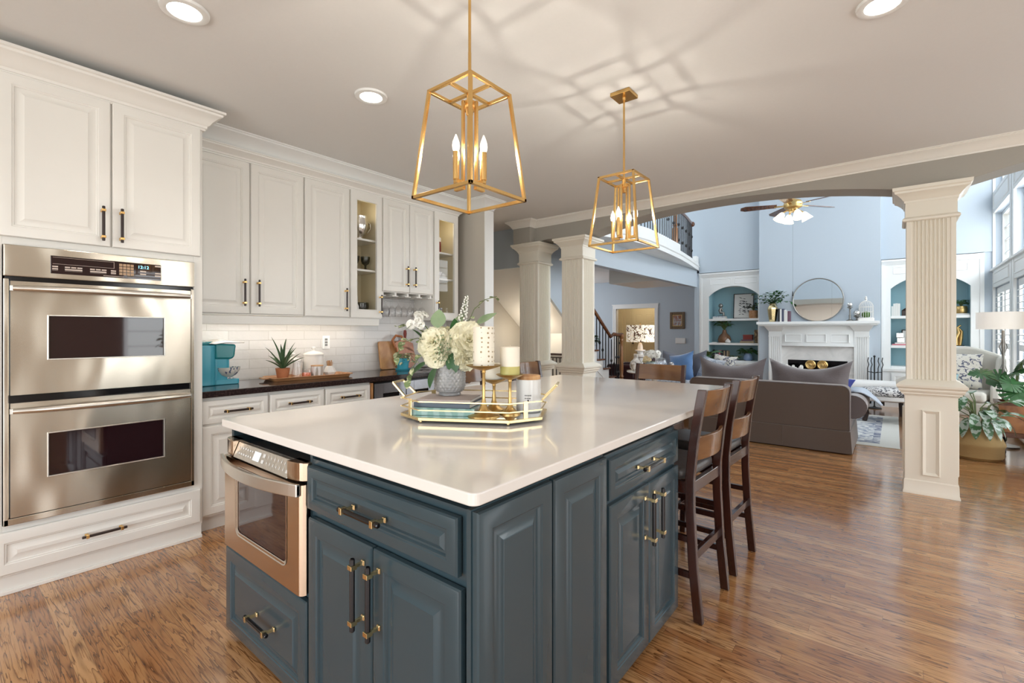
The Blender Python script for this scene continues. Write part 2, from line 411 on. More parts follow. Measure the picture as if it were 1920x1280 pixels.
def wood_floor():
    m, nt, p = newmat('oak_strip_floor'); L = nt.links
    g = N(nt, 'ShaderNodeNewGeometry'); sp = N(nt, 'ShaderNodeSeparateXYZ'); L.new(g.outputs['Position'], sp.inputs[0])
    def mth(op, a, b=None, c=None):
        n = N(nt, 'ShaderNodeMath', operation=op)
        for i, x in enumerate((a, b, c)):
            if x is None: continue
            if isinstance(x, (int, float)): n.inputs[i].default_value = x
            else: L.new(x, n.inputs[i])
        return n.outputs[0]
    X, Y = sp.outputs['X'], sp.outputs['Y']
    wd = 0.0585
    ry = mth('DIVIDE', Y, wd); row = mth('FLOOR', ry); fy = mth('FRACT', ry)
    wn_ = N(nt, 'ShaderNodeTexWhiteNoise', noise_dimensions='1D'); L.new(row, wn_.inputs['W'])
    off = mth('MULTIPLY', wn_.outputs['Value'], 7.3)
    rx = mth('DIVIDE', mth('ADD', X, off), 1.15); px = mth('FLOOR', rx); fx = mth('FRACT', rx)
    cid = N(nt, 'ShaderNodeCombineXYZ'); L.new(px, cid.inputs[0]); L.new(row, cid.inputs[1])
    w2 = N(nt, 'ShaderNodeTexWhiteNoise', noise_dimensions='2D'); L.new(cid.outputs[0], w2.inputs['Vector'])
    # grain
    gv = N(nt, 'ShaderNodeCombineXYZ')
    L.new(mth('MULTIPLY', X, 1.1), gv.inputs[0]); L.new(mth('MULTIPLY', Y, 13.0), gv.inputs[1]); L.new(mth('MULTIPLY', w2.outputs['Value'], 31.0), gv.inputs[2])
    n1 = N(nt, 'ShaderNodeTexNoise'); n1.inputs['Scale'].default_value = 1.5; n1.inputs['Detail'].default_value = 3; n1.inputs['Distortion'].default_value = 0.4
    L.new(gv.outputs[0], n1.inputs['Vector'])
    ring = mth('FRACT', mth('MULTIPLY', n1.outputs['Fac'], 9.0))       # cathedral rings
    ring = mth('POWER', ring, 4.0)
    fv = N(nt, 'ShaderNodeCombineXYZ')
    L.new(mth('MULTIPLY', X, 9.0), fv.inputs[0]); L.new(mth('MULTIPLY', Y, 260.0), fv.inputs[1]); L.new(mth('MULTIPLY', w2.outputs['Value'], 13.0), fv.inputs[2])
    n2 = N(nt, 'ShaderNodeTexNoise'); n2.inputs['Scale'].default_value = 1.0; n2.inputs['Detail'].default_value = 2
    L.new(fv.outputs[0], n2.inputs['Vector'])
    cr = N(nt, 'ShaderNodeValToRGB'); e = cr.color_ramp.elements
    e[0].position = 0.0; e[0].color = (0.38, 0.165, 0.060, 1); e[1].position = 1.0; e[1].color = (0.58, 0.320, 0.140, 1)
    k = e.new(0.5); k.color = (0.48, 0.235, 0.092, 1)
    L.new(w2.outputs['Value'], cr.inputs[0])
    mx = N(nt, 'ShaderNodeMix', data_type='RGBA', blend_type='MULTIPLY')
    L.new(mth('MULTIPLY', ring, 0.95), mx.inputs['Factor']); L.new(cr.outputs[0], mx.inputs['A']); mx.inputs['B'].default_value = (0.20, 0.115, 0.07, 1)
    mx2 = N(nt, 'ShaderNodeMix', data_type='RGBA', blend_type='MULTIPLY')
    pores = mth('MULTIPLY', mth('GREATER_THAN', n2.outputs['Fac'], 0.60), 0.62)
    L.new(pores, mx2.inputs['Factor']); L.new(mx.outputs['Result'], mx2.inputs['A']); mx2.inputs['B'].default_value = (0.40, 0.28, 0.2, 1)
    edge = mth('MINIMUM', mth('MINIMUM', fy, mth('SUBTRACT', 1.0, fy)), mth('MULTIPLY', mth('MINIMUM', fx, mth('SUBTRACT', 1.0, fx)), 20.0))
    gap = mth('MULTIPLY', mth('LESS_THAN', edge, 0.016), 0.5)
    mx3 = N(nt, 'ShaderNodeMix', data_type='RGBA', blend_type='MIX')
    L.new(gap, mx3.inputs['Factor']); L.new(mx2.outputs['Result'], mx3.inputs['A']); mx3.inputs['B'].default_value = (0.06, 0.025, 0.01, 1)
    L.new(mx3.outputs['Result'], p.inputs['Base Color'])
    n3 = N(nt, 'ShaderNodeTexNoise'); n3.inputs['Scale'].default_value = 1.3; n3.inputs['Detail'].default_value = 2
    L.new(g.outputs['Position'], n3.inputs['Vector'])
    L.new(mth('MULTIPLY_ADD', n3.outputs['Fac'], 0.12, 0.14), p.inputs['Roughness'])
    p.inputs['Coat Weight'].default_value = 0.7; p.inputs['Coat Roughness'].default_value = 0.13
    bp = N(nt, 'ShaderNodeBump'); bp.inputs['Strength'].default_value = 0.10; bp.inputs['Distance'].default_value = 0.004
    L.new(mth('SUBTRACT', mth('ADD', mth('MULTIPLY', w2.outputs['Value'], 0.25), n1.outputs['Fac']), mth('MULTIPLY', gap, 1.2)), bp.inputs['Height']); L.new(bp.outputs['Normal'], p.inputs['Normal'])
    return m
M_FLOOR = wood_floor()

def steel(name, base=(0.62, 0.56, 0.47), rough=0.26, wavy=0.06):
    """brushed stainless sheet: fine horizontal brushing and slow waviness"""
    m, nt, p = newmat(name); setp(p, color=base, metal=1.0, rough=rough); L = nt.links
    tc = N(nt, 'ShaderNodeTexCoord'); mp = N(nt, 'ShaderNodeMapping'); mp.inputs['Scale'].default_value = (3.0, 3.0, 1.6)
    n1 = N(nt, 'ShaderNodeTexNoise'); n1.inputs['Scale'].default_value = 1.0; n1.inputs['Detail'].default_value = 1.0
    L.new(tc.outputs['Object'], mp.inputs[0]); L.new(mp.outputs[0], n1.inputs['Vector'])
    b1 = N(nt, 'ShaderNodeBump'); b1.inputs['Strength'].default_value = wavy; b1.inputs['Distance'].default_value = 0.3
    L.new(n1.outputs['Fac'], b1.inputs['Height'])
    L.new(b1.outputs['Normal'], p.inputs['Normal'])
    p.inputs['Anisotropic'].default_value = 0.8; p.inputs['Anisotropic Rotation'].default_value = 0.25
    tg = N(nt, 'ShaderNodeTangent', direction_type='RADIAL', axis='Z'); L.new(tg.outputs[0], p.inputs['Tangent'])
    return m
M_STEEL = steel('brushed_steel', wavy=0.10)
M_STEELC = steel('warm_brushed_steel', (0.66, 0.50, 0.37), 0.2, 0.02)
M_STEELH = paint('satin_steel_handle', (0.70, 0.67, 0.62), 0.3, 0.02, metal=1.0)
M_STEELD = steel('dark_steel', (0.32, 0.32, 0.34), 0.25, 0.03)

def subway():
    m, nt, p = newmat('white_subway_tile'); L = nt.links
    g = N(nt, 'ShaderNodeNewGeometry'); sp = N(nt, 'ShaderNodeSeparateXYZ'); L.new(g.outputs['Position'], sp.inputs[0])
    cb = N(nt, 'ShaderNodeCombineXYZ'); L.new(sp.outputs['Y'], cb.inputs[0]); L.new(sp.outputs['Z'], cb.inputs[1])
    mp = N(nt, 'ShaderNodeMapping'); mp.inputs['Location'].default_value = (0.05, 0.085-0.012, 0); L.new(cb.outputs[0], mp.inputs[0])
    br = N(nt, 'ShaderNodeTexBrick'); br.offset = 0.5
    br.inputs['Scale'].default_value = 1.0; br.inputs['Brick Width'].default_value = 0.305; br.inputs['Row Height'].default_value = 0.0765
    br.inputs['Mortar Size'].default_value = 0.0022; br.inputs['Mortar Smooth'].default_value = 0.2; br.inputs['Bias'].default_value = 0.0
    br.inputs['Color1'].default_value = (0.63, 0.615, 0.605, 1); br.inputs['Color2'].default_value = (0.70, 0.685, 0.675, 1); br.inputs['Mortar'].default_value = (0.55, 0.53, 0.51, 1)
    L.new(mp.outputs[0], br.inputs['Vector']); L.new(br.outputs['Color'], p.inputs['Base Color'])
    setp(p, rough=0.16)
    no = N(nt, 'ShaderNodeTexNoise'); no.inputs['Scale'].default_value = 16; L.new(cb.outputs[0], no.inputs['Vector'])
    ma = N(nt, 'ShaderNodeMath', operation='MULTIPLY_ADD'); ma.inputs[1].default_value = -1.6; L.new(br.outputs['Fac'], ma.inputs[0]); L.new(no.outputs['Fac'], ma.inputs[2])
    bp = N(nt, 'ShaderNodeBump'); bp.inputs['Strength'].default_value = 0.5; bp.inputs['Distance'].default_value = 0.004
    L.new(ma.outputs[0], bp.inputs['Height']); L.new(bp.outputs['Normal'], p.inputs['Normal'])
    return m
M_TILE = subway()
# ------------------------------------------------------------------ the shell
H = 2.74
def holes_wall(b, ax, t0, t1, u0, u1, z0, z1, holes):
    """wall in boxes round rectangular openings; ax = axis of its thickness; holes = (ua,ub,za,zb)"""
    us = sorted({u0, u1, *[h[0] for h in holes], *[h[1] for h in holes]})
    zs = sorted({z0, z1, *[h[2] for h in holes], *[h[3] for h in holes]})
    for a, c in zip(us, us[1:]):
        run = None
        for d, e in list(zip(zs, zs[1:])) + [(None, None)]:
            solid = d is not None and not any(h[0] <= a and c <= h[1] and h[2] <= d and e <= h[3] for h in holes)
            if solid: run = (run[0], e) if run else (d, e)
            elif run:
                if ax == 'x': b.box(t0, t1, a, c, run[0], run[1])
                else: b.box(a, c, t0, t1, run[0], run[1])
                run = None
    return b
struct('floor', B().box(-8.7, 3.2, -2.75, 14.6, -0.1, 0.0), M_FLOOR)
struct('ceiling', B().box(-6.2, 3.2, -2.75, 5.04, H, H+0.1), M_CEIL)
# kitchen left wall + stub wall at the end of the cabinet run
struct('wall_left', B().box(-4.2, -4.06, -2.75, 3.92, 0, H), M_GREIGELIT)
struct('wall_stub', B().box(-4.06, -3.45, 3.79, 3.92, 0, H), M_GREIGELIT, bevel=0.004)
struct('daylit_end_board', B().box(-3.4495, -3.44, 3.785, 3.925, 0, 2.62), M_TRIMW)  # white board added to imitate daylight on the stub wall's end
struct('wall_soffit', B().box(-4.06, -3.74, 1.09, 3.79, 2.632, H), M_CREAM)
CROWN = [(0,2.625),(0.012,2.625),(0.014,2.64),(0.022,2.645),(0.03,2.66),(0.055,2.69),(0.085,2.712),(0.098,2.718),(0.098,2.728),(0.108,2.732),(0.108,H),(0,H)]
def crown(dz=0.0, s=1.0): return [(o*s, H-(H-z)*s+dz) for o, z in CROWN]
struct('trim_1', B().sweep([(-3.74,1.09),(-3.74,3.79),(-3.45,3.79),(-3.45,3.92),(-4.2,3.92)], crown()), M_TRIMW, smooth=30)
struct('wall_back', holes_wall(B(), 'y', -2.75, -2.6, -4.2, 3.2, 0, H, [(-2.9,-0.75,0.1,2.3),(-0.55,1.7,0.1,2.3)]), M_WARMWALL)
struct('wall_right', holes_wall(B(), 'x', 3.05, 3.2, -2.6, 5.3, 0, H, [(-1.3,0.55,0.3,2.3),(2.0,2.75,0.3,2.3),(3.7,4.75,0.3,2.3)]), M_WARMWALL)
k = 7
def rear_window(n, ax, t, u0, u1, z0, z1, nu, nz):
    b = B()
    def bx(ua, ub, za, zb, d=0.05):
        if ax == 'y': b.box(ua, ub, t-d, t+d, za, zb)
        else: b.box(t-d, t+d, ua, ub, za, zb)
    w = 0.06
    bx(u0, u0+w, z0, z1); bx(u1-w, u1, z0, z1); bx(u0, u1, z0, z0+w); bx(u0, u1, z1-w, z1)
    for i in range(1, nu): u = u0+(u1-u0)*i/nu; bx(u-0.02, u+0.02, z0, z1, 0.03)
    for i in range(1, nz): z = z0+(z1-z0)*i/nz; bx(u0, u1, z-0.012, z+0.012, 0.02)
    o = struct('window_%d' % n, b, M_TRIMW)
rear_window(7, 'y', -2.68, -2.9, -0.75, 0.1, 2.3, 2, 5)
rear_window(8, 'y', -2.68, -0.55, 1.7, 0.1, 2.3, 2, 5)
rear_window(9, 'x', 3.12, -1.3, 0.55, 0.3, 2.3, 2, 4)
rear_window(10, 'x', 3.12, 2.0, 2.75, 0.3, 2.3, 1, 8)
rear_window(11, 'x', 3.12, 3.7, 4.75, 0.3, 2.3, 1, 4)

# beam with arches between the columns
ZS = 2.455
def arch_poly():
    p = [(-3.93, ZS)]
    def arc(xa, xb, rise, n=24):
        out = []
        for i in range(n+1):
            t = -1+2*i/n; out.append(((xa+xb)/2+(xb-xa)/2*t, ZS+rise*(1-abs(t)**2.2)))
        return out
    p += [(-3.66, ZS)] + arc(-3.62, -3.24, 0.03, 8) + arc(-2.93, 0.05, 0.165) + arc(0.42, 3.05, 0.165)
    p += [(3.05, H), (-3.93, H)]
    return p
bb = B().prism(arch_poly(), 'y', 5.0, 5.28)
bb.box(-3.93, -3.66, 4.88, 5.0, ZS, H)
struct('wall_beam', bb, M_GREIGE)
struct('wall_breakfast', B().box(1.38, 3.2, 5.281, 5.40, 0, H), M_GREIGELIT)
struct('trim_2', B().sweep([(-3.93,5.28),(-3.93,4.88),(-3.66,4.88),(-3.66,5.0),(3.05,5.0)], crown(0, 0.78)), M_TRIM, smooth=30)
struct('wall_upper_south', B().box(-3.3, 3.2, 5.04, 5.28, H, 5.7), M_DAYGREY)

def square(cx, cy, h): return [(cx-h,cy-h),(cx+h,cy-h),(cx+h,cy+h),(cx-h,cy+h)]
def column(cx, label):
    cy = 5.14; t = thing('column', label, 'column', (cx, cy, 0), 0, 'fluted columns under the beam'); t['kind'] = 'thing'
    hp, hs = 0.158, 0.148
    b = B().box(-hp, hp, -hp, hp, 0, 0.80)
    b.sweep(square(0,0,hp), [(0,0),(0.014,0),(0.014,0.012),(0.008,0.03),(0.006,0.105),(0,0.115)], True)
    mp = [(0,0.0005),(0,0.010),(0.006,0.014),(0.014,0.010),(0.020,0.006),(0.026,0.0015),(0.040,0.0015)]
    for (o, u, w) in (((-0.055,-hp,0.155),(1,0,0),0.11),((hp,-0.055,0.155),(0,1,0),0.11),((0.055,hp,0.155),(-1,0,0),0.11),((-hp,0.055,0.155),(0,-1,0),0.11)):
        b.panel(o, u, (0,0,1), w, 0.52, mp, 0.0)
    obj('pedestal', b, M_COLUMN, t, smooth=25)
    obj('pedestal_cap', B().sweep(square(0,0,0.10), [(0,0.785),(0.064,0.785),(0.068,0.795),(0.082,0.80),(0.082,0.812),(0.090,0.816),(0.098,0.83),(0.098,0.842),(0.104,0.846),(0.112,0.856),(0.114,0.872),(0.095,0.89),(0.07,0.905),(0.052,0.915),(0,0.915)], True), M_COLUMN, t, smooth=25)
    b = B(); fw = 0.098; n = 8; dep = 0.012          # fluted faces
    prof = []
    def face():
        p = [(-hs, 0.0), (-hs+0.03, 0.0), (-hs+0.034, -0.006), (-fw-0.004, -0.006), (-fw, 0.0)]
        st = 2*fw/n
        for i in range(n):
            x0 = -fw+i*st
            p += [(x0+st*0.12, 0.0), (x0+st*0.28, -dep*0.75), (x0+st*0.5, -dep), (x0+st*0.72, -dep*0.75), (x0+st*0.88, 0.0)]
        p += [(fw, 0.0), (fw+0.004, -0.006), (hs-0.034, -0.006), (hs-0.03, 0.0)]
        return p
    poly = []
    for q in range(4):
        c, s = math.cos(q*PI/2), math.sin(q*PI/2)
        for x, d in face():
            y = -hs-d
            poly.append((x*c-y*s, x*s+y*c))
    b.prism(poly, 'z', 0.90, 2.20)
    obj('shaft', b, M_COLUMN, t)
    b = B().box(-0.155, 0.155, -0.155, 0.155, 2.19, 2.45)
    b.sweep(square(0,0,0.15), [(0,2.185),(0.012,2.185),(0.022,2.192),(0.024,2.205),(0.014,2.215),(0.006,2.222),(0,2.222)], True)
    b.sweep(square(0,0,0.15), [(0,2.335),(0.012,2.335),(0.014,2.352),(0.020,2.356),(0.030,2.372),(0.055,2.398),(0.072,2.408),(0.074,2.422),(0.086,2.43),(0.088,2.4545),(0,2.4545)], True)
    obj('capital', b, M_COLUMN, t, smooth=25)
    return t
column(-3.76, 'white fluted column farthest left, nearest the kitchen wall end')
column(-3.09, 'white fluted column standing second along the beam, beside the staircase')
column(0.225, 'white fluted column at right on a panelled pedestal, beside the basket plant')

# ------------------------------------------------------------------ hall, foyer and upper floor
struct('wall_hall', B().box(-5.1, -4.95, 3.92, 8.3, 0, H), M_GREIGE)
struct('wall_hall_return', B().box(-4.95, -4.2, 3.8, 3.92, 0, H), M_GREIGE)
struct('trim_3', B().sweep([(-4.95,3.95),(-4.95,8.3)], crown(0, 1.0)), M_TRIM, smooth=30)
struct('ceiling_hall', B().box(-8.7, -3.3, 5.04, 14.6, H, H+0.06), M_CEIL)
struct('wall_stair_header', B().box(-4.95, -3.95, 5.15, 5.20, 2.19, H), M_DAYGREY)
struct('wall_foyer', holes_wall(B(), 'y', 12.6, 12.72, -8.7, -3.3, 0, H, [(-6.30,-5.13,-0.01,1.95)]), M_DAYGREY)
struct('wall_foyer_left', B().box(-8.7, -8.55, 8.3, 12.6, 0, H), M_DAYGREY)
struct('wall_foyer_south', B().box(-8.7, -5.1, 8.15, 8.3, 0, H), M_DAYGREY)
struct('wall_side', B().box(-3.36, -3.26, 10.42, 12.6, 0, H), M_DAYGREY)
CAS = [(0,0.0),(0.0,0.018),(0.02,0.022),(0.06,0.016),(0.085,0.012),(0.095,0.012),(0.095,0.0)]
def casing(b, x0, x1, z1, y):            # door casing on a wall facing -Y
    for (a, c) in ((x0-0.10, x0), (x1, x1+0.10)): b.box(a, c, y-0.02, y, 0, z1)
    b.box(x0-0.10, x1+0.10, y-0.02, y, z1, z1+0.10); b.box(x0-0.12, x1+0.12, y-0.032, y, z1+0.10, z1+0.125)
    b.box(x0-0.085, x0-0.06, y-0.028, y, 0, z1); b.box(x1+0.06, x1+0.085, y-0.028, y, 0, z1)
bq = B(); casing(bq, -6.30, -5.13, 1.95, 12.6)
bq.box(-6.31, -6.29, 12.6, 12.72, 0, 1.95); bq.box(-5.14, -5.12, 12.6, 12.72, 0, 1.95)
struct('trim_4', bq, M_TRIMW)
struct('wall_back_hall', B().box(-8.7, -3.3, 14.4, 14.6, 0, H).box(-4.6, -4.5, 12.72, 14.4, 0, H).box(-7.9, -7.8, 12.72, 14.4, 0, H), M_TAN)
def six_panel(name, x0, x1, y, z1, label, knob_left):
    t = struct(name, B().box(x0, x1, y, y+0.04, 0.005, z1), M_TAN, label=None)
    w = (x1-x0); b = B()
    prof = [(0,0.001),(0.012,-0.006),(0.022,-0.006),(0.04,0.002)]
    for za, zb in ((0.12,0.72),(0.86,1.46),(1.58,z1-0.12)):
        for a in (0.13, 0.55):
            b.panel((x0+w*a, y, za), (1,0,0), (0,0,1), w*0.32, zb-za, [(0,0.0005),(0.004,0.006),(0.02,0.001),(0.03,0.001),(0.05,0.007)], 0.0)
    obj('door_panel', b, M_TAN, t)
    kx = x0+0.07 if knob_left else x1-0.07
    obj('door_knob', B().cyl((kx,y,0.92),(kx,y-0.05,0.92),0.012).sphere((kx,y-0.06,0.92),0.03,12), M_BLACKM, t, smooth=40)
    return t
six_panel('door_1', -6.62, -5.78, 14.34, 1.97, '', True)
six_panel('door_2', -7.55, -6.95, 14.34, 1.97, '', False)
bq = B(); casing(bq, -6.62, -5.78, 1.97, 14.40); casing(bq, -7.55, -6.95, 1.97, 14.40)
struct('trim_5', bq, M_TAN)
# upper floor slab, balcony edge and the lower beam under it
struct('balcony_beam', B().box(-3.42, -3.30, 5.28, 10.42, 2.25, 2.735), M_DAYGREY)['kind'] = 'structure'
struct('foyer_bulkhead', B().box(-4.66, -3.45, 9.0, 10.4, 2.30, 2.735), M_TRIMW)['kind'] = 'structure'
PB = [(-3.25,5.28),(-2.95,6.3),(-2.90,6.9),(-2.93,7.6),(-3.0,8.5),(-3.10,9.3),(-3.27,10.4)]
pl = PB + [(-5.0,10.4),(-5.0,5.28)]
struct('balcony_slab', B().prism(pl, 'z', 2.62, 2.742), M_TRIMW)['kind'] = 'structure'
struct('trim_6', B().sweep(PB, [(0,2.60),(0.012,2.60),(0.012,2.665),(0.020,2.67),(0.030,2.68),(0.030,2.69),(0.015,2.70),(0.015,2.752),(0,2.752)]), M_TRIMW, smooth=30)
struct('trim_7', B().sweep([(-3.25,5.29),(-2.95,6.3),(-2.90,6.9),(-2.93,7.6),(-3.0,8.52)], [(-0.10,2.743),(0.008,2.743),(0.008,2.862),(-0.10,2.862)]).box(-3.34,-3.265,10.25,10.4,2.753,2.9), M_TRIMW)
struct('wall_upper_hall', holes_wall(B(), 'x', -5.15, -5.0, 5.28, 10.9, 2.8, 5.7, [(8.9,9.7,2.85,4.9)]), M_DAYGREY)
struct('wall_upper_room', B().box(-6.6, -6.5, 8.0, 10.9, 2.8, 5.7), M_WARMWALL)
struct('ceiling_living', B().box(-6.6, 1.4, 5.04, 11.0, 5.7, 5.8), M_CEIL)

# ------------------------------------------------------------------ living room walls
struct('wall_fireplace', B().box(-5.15, -2.06, 10.42, 10.95, 2.545, 5.7).box(-0.18, 1.4, 10.42, 10.95, 2.545, 5.7)
       .box(-3.26, -2.06, 10.85, 10.95, 0, 2.545).box(-0.18, 1.4, 10.85, 10.95, 0, 2.545), M_DAYGREY)
cb = B().box(-2.06, -1.56, 10.25, 10.95, 0, 5.7).box(-0.64, -0.18, 10.25, 10.95, 0, 5.7).box(-1.56, -0.64, 10.25, 10.95, 0.74, 5.7)
struct('wall_chimney', cb, M_DAYGREY)
WY = [(9.03,10.40),(7.40,8.77),(5.77,7.14)]
WZ = [(0.22,1.98),(2.25,3.13),(3.46,4.95)]
struct('wall_window', holes_wall(B(), 'x', 1.22, 1.38, 5.28, 10.95, 0, 5.7, [(a,c,d,e) for a,c in WY for d,e in WZ]), M_DAYGREY)
tb = B()
for a, c in WY:                       # white panelled surround of each window column
    for y0, y1 in ((a-0.11, a), (c, c+0.11)): tb.box(1.19, 1.22, y0, y1, 0.0, 5.1)
    for z0, z1 in ((0.02,0.22),(1.98,2.25),(3.13,3.46),(4.95,5.1)):
        tb.box(1.195, 1.22, a, c, z0, z1)
        if 1.9 < z0 < 4: tb.panel((1.195, c-0.06, z0+0.05), (0,-1,0), (0,0,1), c-a-0.12, z1-z0-0.1, [(0,0.001),(0.006,0.012),(0.016,0.012),(0.024,0.001)], 0.0)
    tb.box(1.16, 1.22, a-0.11, c+0.11, 2.235, 2.262)
struct('trim_8', tb, M_TRIMW)
n = 0
for a, c in WY:
    for zi, (d, e) in enumerate(WZ):
        n += 1
        if n == 7: n = 12
        b = B(); w = 0.05
        for y0, y1, z0, z1 in ((a,a+w,d,e),(c-w,c,d,e),(a+w,c-w,d,d+w),(a+w,c-w,e-w,e)): b.box(1.29, 1.36, y0, y1, z0, z1)
        rows = (6, 4, 6)[zi]
        for i in range(1, rows):
            z = d+w+(e-d-2*w)*i/rows; b.box(1.315, 1.335, a+w, c-w, z-0.009, z+0.009)
        for i in range(1, 3):
            y = a+w+(c-a-2*w)*i/3; b.box(1.313, 1.337, y-0.009, y+0.009, d+w, e-w)
        win = struct('window_%d' % n, b, M_TRIMW)
        obj('pane', B().box(1.322, 1.328, a+w, c-w, d+w, e-w), M_PANE, win)
        if zi == 0:                   # plantation shutters: two leaves, open louvres
            for y0, y1 in ((a+0.01, (a+c)/2-0.005), ((a+c)/2+0.005, c-0.01)):
                sb = B()
                for p0, p1, q0, q1 in ((y0,y0+0.05,d+0.01,e-0.01),(y1-0.05,y1,d+0.01,e-0.01),(y0+0.05,y1-0.05,d+0.01,d+0.1),(y0+0.05,y1-0.05,e-0.1,e-0.01),(y0+0.05,y1-0.05,1.05,1.13)):
                    sb.box(1.235, 1.262, p0, p1, q0, q1)
                sh = obj('shutter', sb, M_TRIMW, win, bevel=0.003)
                lb = B(); z = d+0.14
                while z < e-0.12:
                    if not 1.0 < z < 1.18:
                        kk = lb.mark(); lb.box(-0.038, 0.038, y0+0.052, y1-0.052, -0.005, 0.005)
                        lb.xf(Matrix.Translation((1.25, 0, z)) @ Matrix.Rotation(R(-18), 4, 'Y'), kk)
                    z += 0.082
                lv = obj('louvres', lb, M_TRIMW, sh)
struct('baseboard_right', B().box(1.195, 1.22, 5.3, 10.42, 0, 0.14), M_TRIMW)
# ------------------------------------------------------------------ cabinet parts
RAISED = [(0,-0.006),(0.004,-0.001),(0.008,0.0),(0.050,0.0),(0.053,-0.003),(0.058,-0.0035),(0.062,-0.010),(0.070,-0.010),(0.092,-0.003),(0.095,-0.001)]
DRAWERP = [(0,-0.006),(0.004,-0.001),(0.008,0.0),(0.034,0.0),(0.037,-0.003),(0.040,-0.0035),(0.044,-0.010),(0.050,-0.010),(0.060,-0.004),(0.062,-0.003)]
FRAMES = {'+x': ((0,1,0), (0,0,1)), '-y': ((1,0,0), (0,0,1))}
def front(name, parent, face, plane, a0, a1, z0, z1, mat, prof=RAISED, th=0.02):
    """door or drawer front; face '+x' spans y, face '-y' spans x"""
    u, v = FRAMES[face]
    o = (plane, a0, z0) if face == '+x' else (a0, plane, z0)
    return obj(name, B().panel(o, u, v, a1-a0, z1-z0, prof, th), mat, parent, world=True, smooth=20)
def pull(parent, face, plane, a, z, L, vertical, bar=None, brass=None, r=0.0062, out=0.034, name='handle'):
    """slim dark bar on two square brass posts"""
    b = B()
    n = Vector((1,0,0)) if face == '+x' else Vector((0,-1,0))
    ax = Vector((0,0,1)) if vertical else (Vector((0,1,0)) if face == '+x' else Vector((1,0,0)))
    c = Vector((plane, a, z)) if face == '+x' else Vector((a, plane, z))
    p = c + n*out
    b.mat(0).tube([p-ax*L/2, p-ax*(L/2-0.003), p+ax*(L/2-0.003), p+ax*L/2], [r*0.75, r, r, r*0.75], 8)
    b.mat(1)
    for s in (-1, 1):
        q = p + ax*s*(L/2-L*0.12)
        b.tube([q-ax*0.0065, q+ax*0.0065], [r*1.75]*2, 4, False, None, PI/4)
        w = c + ax*s*(L/2-L*0.12)
        b.tube([w, w+n*0.004, w+n*0.007, w+n*(out-r)], [0.0105, 0.0105, 0.0072, 0.0062], 4, False, None, PI/4)
    return obj(name, b, [bar or M_BRONZE, brass or M_BRASS], parent, world=True, bevel=0.0008, seg=1)

# ------------------------------------------------------------------ tall oven cabinet
FX = -3.40
t = thing('oven_cabinet', 'tall white cabinet around the double oven with crown on top', 'cabinet', (-3.73, 0.60, 0))
b = B().box(-4.058, FX, 0.06, 0.225, 0.09, 2.60).box(-4.058, FX, 1.037, 1.087, 0.09, 2.60)
b.box(-4.058, FX, 0.225, 1.037, 0.09, 0.343).box(-4.058, FX, 0.225, 1.037, 1.728, 2.60).box(-4.058, -4.0, 0.225, 1.037, 0.343, 1.728)
obj('body', b, M_CREAM, t, world=True, bevel=0.0015)
obj('plinth', B().box(-4.058, FX-0.012, 0.06, 1.087, 0.0, 0.09).box(FX-0.012, FX+0.002, 0.06, 1.087, 0.0, 0.02), M_CREAM, t, world=True, bevel=0.003)
for a0, a1, hy in ((0.205, 0.634, 0.598), (0.642, 1.072, 0.678)):
    d = front('door', t, '+x', FX+0.022, a0, a1, 1.768, 2.572, M_CREAM)
    pull(d, '+x', FX+0.022, hy, 1.888, 0.19, True, r=0.0075)
d = front('drawer', t, '+x', FX+0.022, 0.18, 1.072, 0.105, 0.312, M_CREAM)
pull(d, '+x', FX+0.022, 0.605, 0.205, 0.19, False, r=0.0075)
TC = [(0,2.565),(0.012,2.565),(0.014,2.578),(0.020,2.58),(0.022,2.594),(0.032,2.60),(0.042,2.618),(0.070,2.648),(0.088,2.656),(0.090,2.668),(0.102,2.672),(0.102,2.686),(0,2.686)]
obj('crown_moulding', B().sweep([(FX,0.06),(FX,1.087),(-3.675,1.087)], TC), M_CREAM, t, world=True, smooth=30)

# ------------------------------------------------------------------ double oven
t = thing('double_oven', 'stainless steel double wall oven built into the tall white cabinet', 'oven', (-3.7, 0.63, 0.343))
X = -3.388
b = B().box(-3.95, X, 0.232, 1.03, 0.35, 1.72)
obj('oven_body', b, M_BLACK, t, world=True)
b = B().box(X-0.01, X+0.016, 0.227, 0.246, 0.346, 1.56).box(X-0.01, X+0.016, 1.017, 1.035, 0.346, 1.56).box(X-0.01, X+0.016, 0.227, 1.035, 0.346, 0.378).box(X+0.004, X+0.014, 0.25, 1.01, 0.356, 0.372)
obj('trim_frame', b, M_STEEL, t, world=True, bevel=0.003)
cp = obj('control_panel', B().box(X-0.01, X+0.022, 0.227, 1.035, 1.572, 1.727), M_STEEL, t, world=True, bevel=0.004)
obj('display', B().box(X+0.021, X+0.0245, 0.392, 0.862, 1.598, 1.690), M_DARKGLASS, cp, world=True, bevel=0.003)
M_PRINT = paint('panel_print', (0.55, 0.46, 0.40), 0.4, 0.0)
M_DIGIT = glow('cyan_clock_digits', (0.25, 0.80, 1.0), 2.2)
M_KEYS = paint('gold_keys', (0.40, 0.26, 0.15), 0.4, 0.05)
b = B(); xx = X+0.0245
def key(y0, y1, z0, z1): b.box(xx, xx+0.0008, y0, y1, z0, z1)
key(0.40,0.645,1.682,1.6832); key(0.40,0.645,1.648,1.6492); key(0.645,0.6465,1.648,1.6832)
for y, ws in ((0.398,(0.022,)),(0.446,(0.02,0.02,0.02)),(0.545,(0.02,0.02,0.02)),(0.632,(0.022,))):
    yy = y
    for w in ws:
        key(yy, yy+w, 1.631, 1.638); yy += w+0.004
    key(y, yy-0.004, 1.619, 1.6265); key(y, yy-0.004, 1.6145, 1.6155)
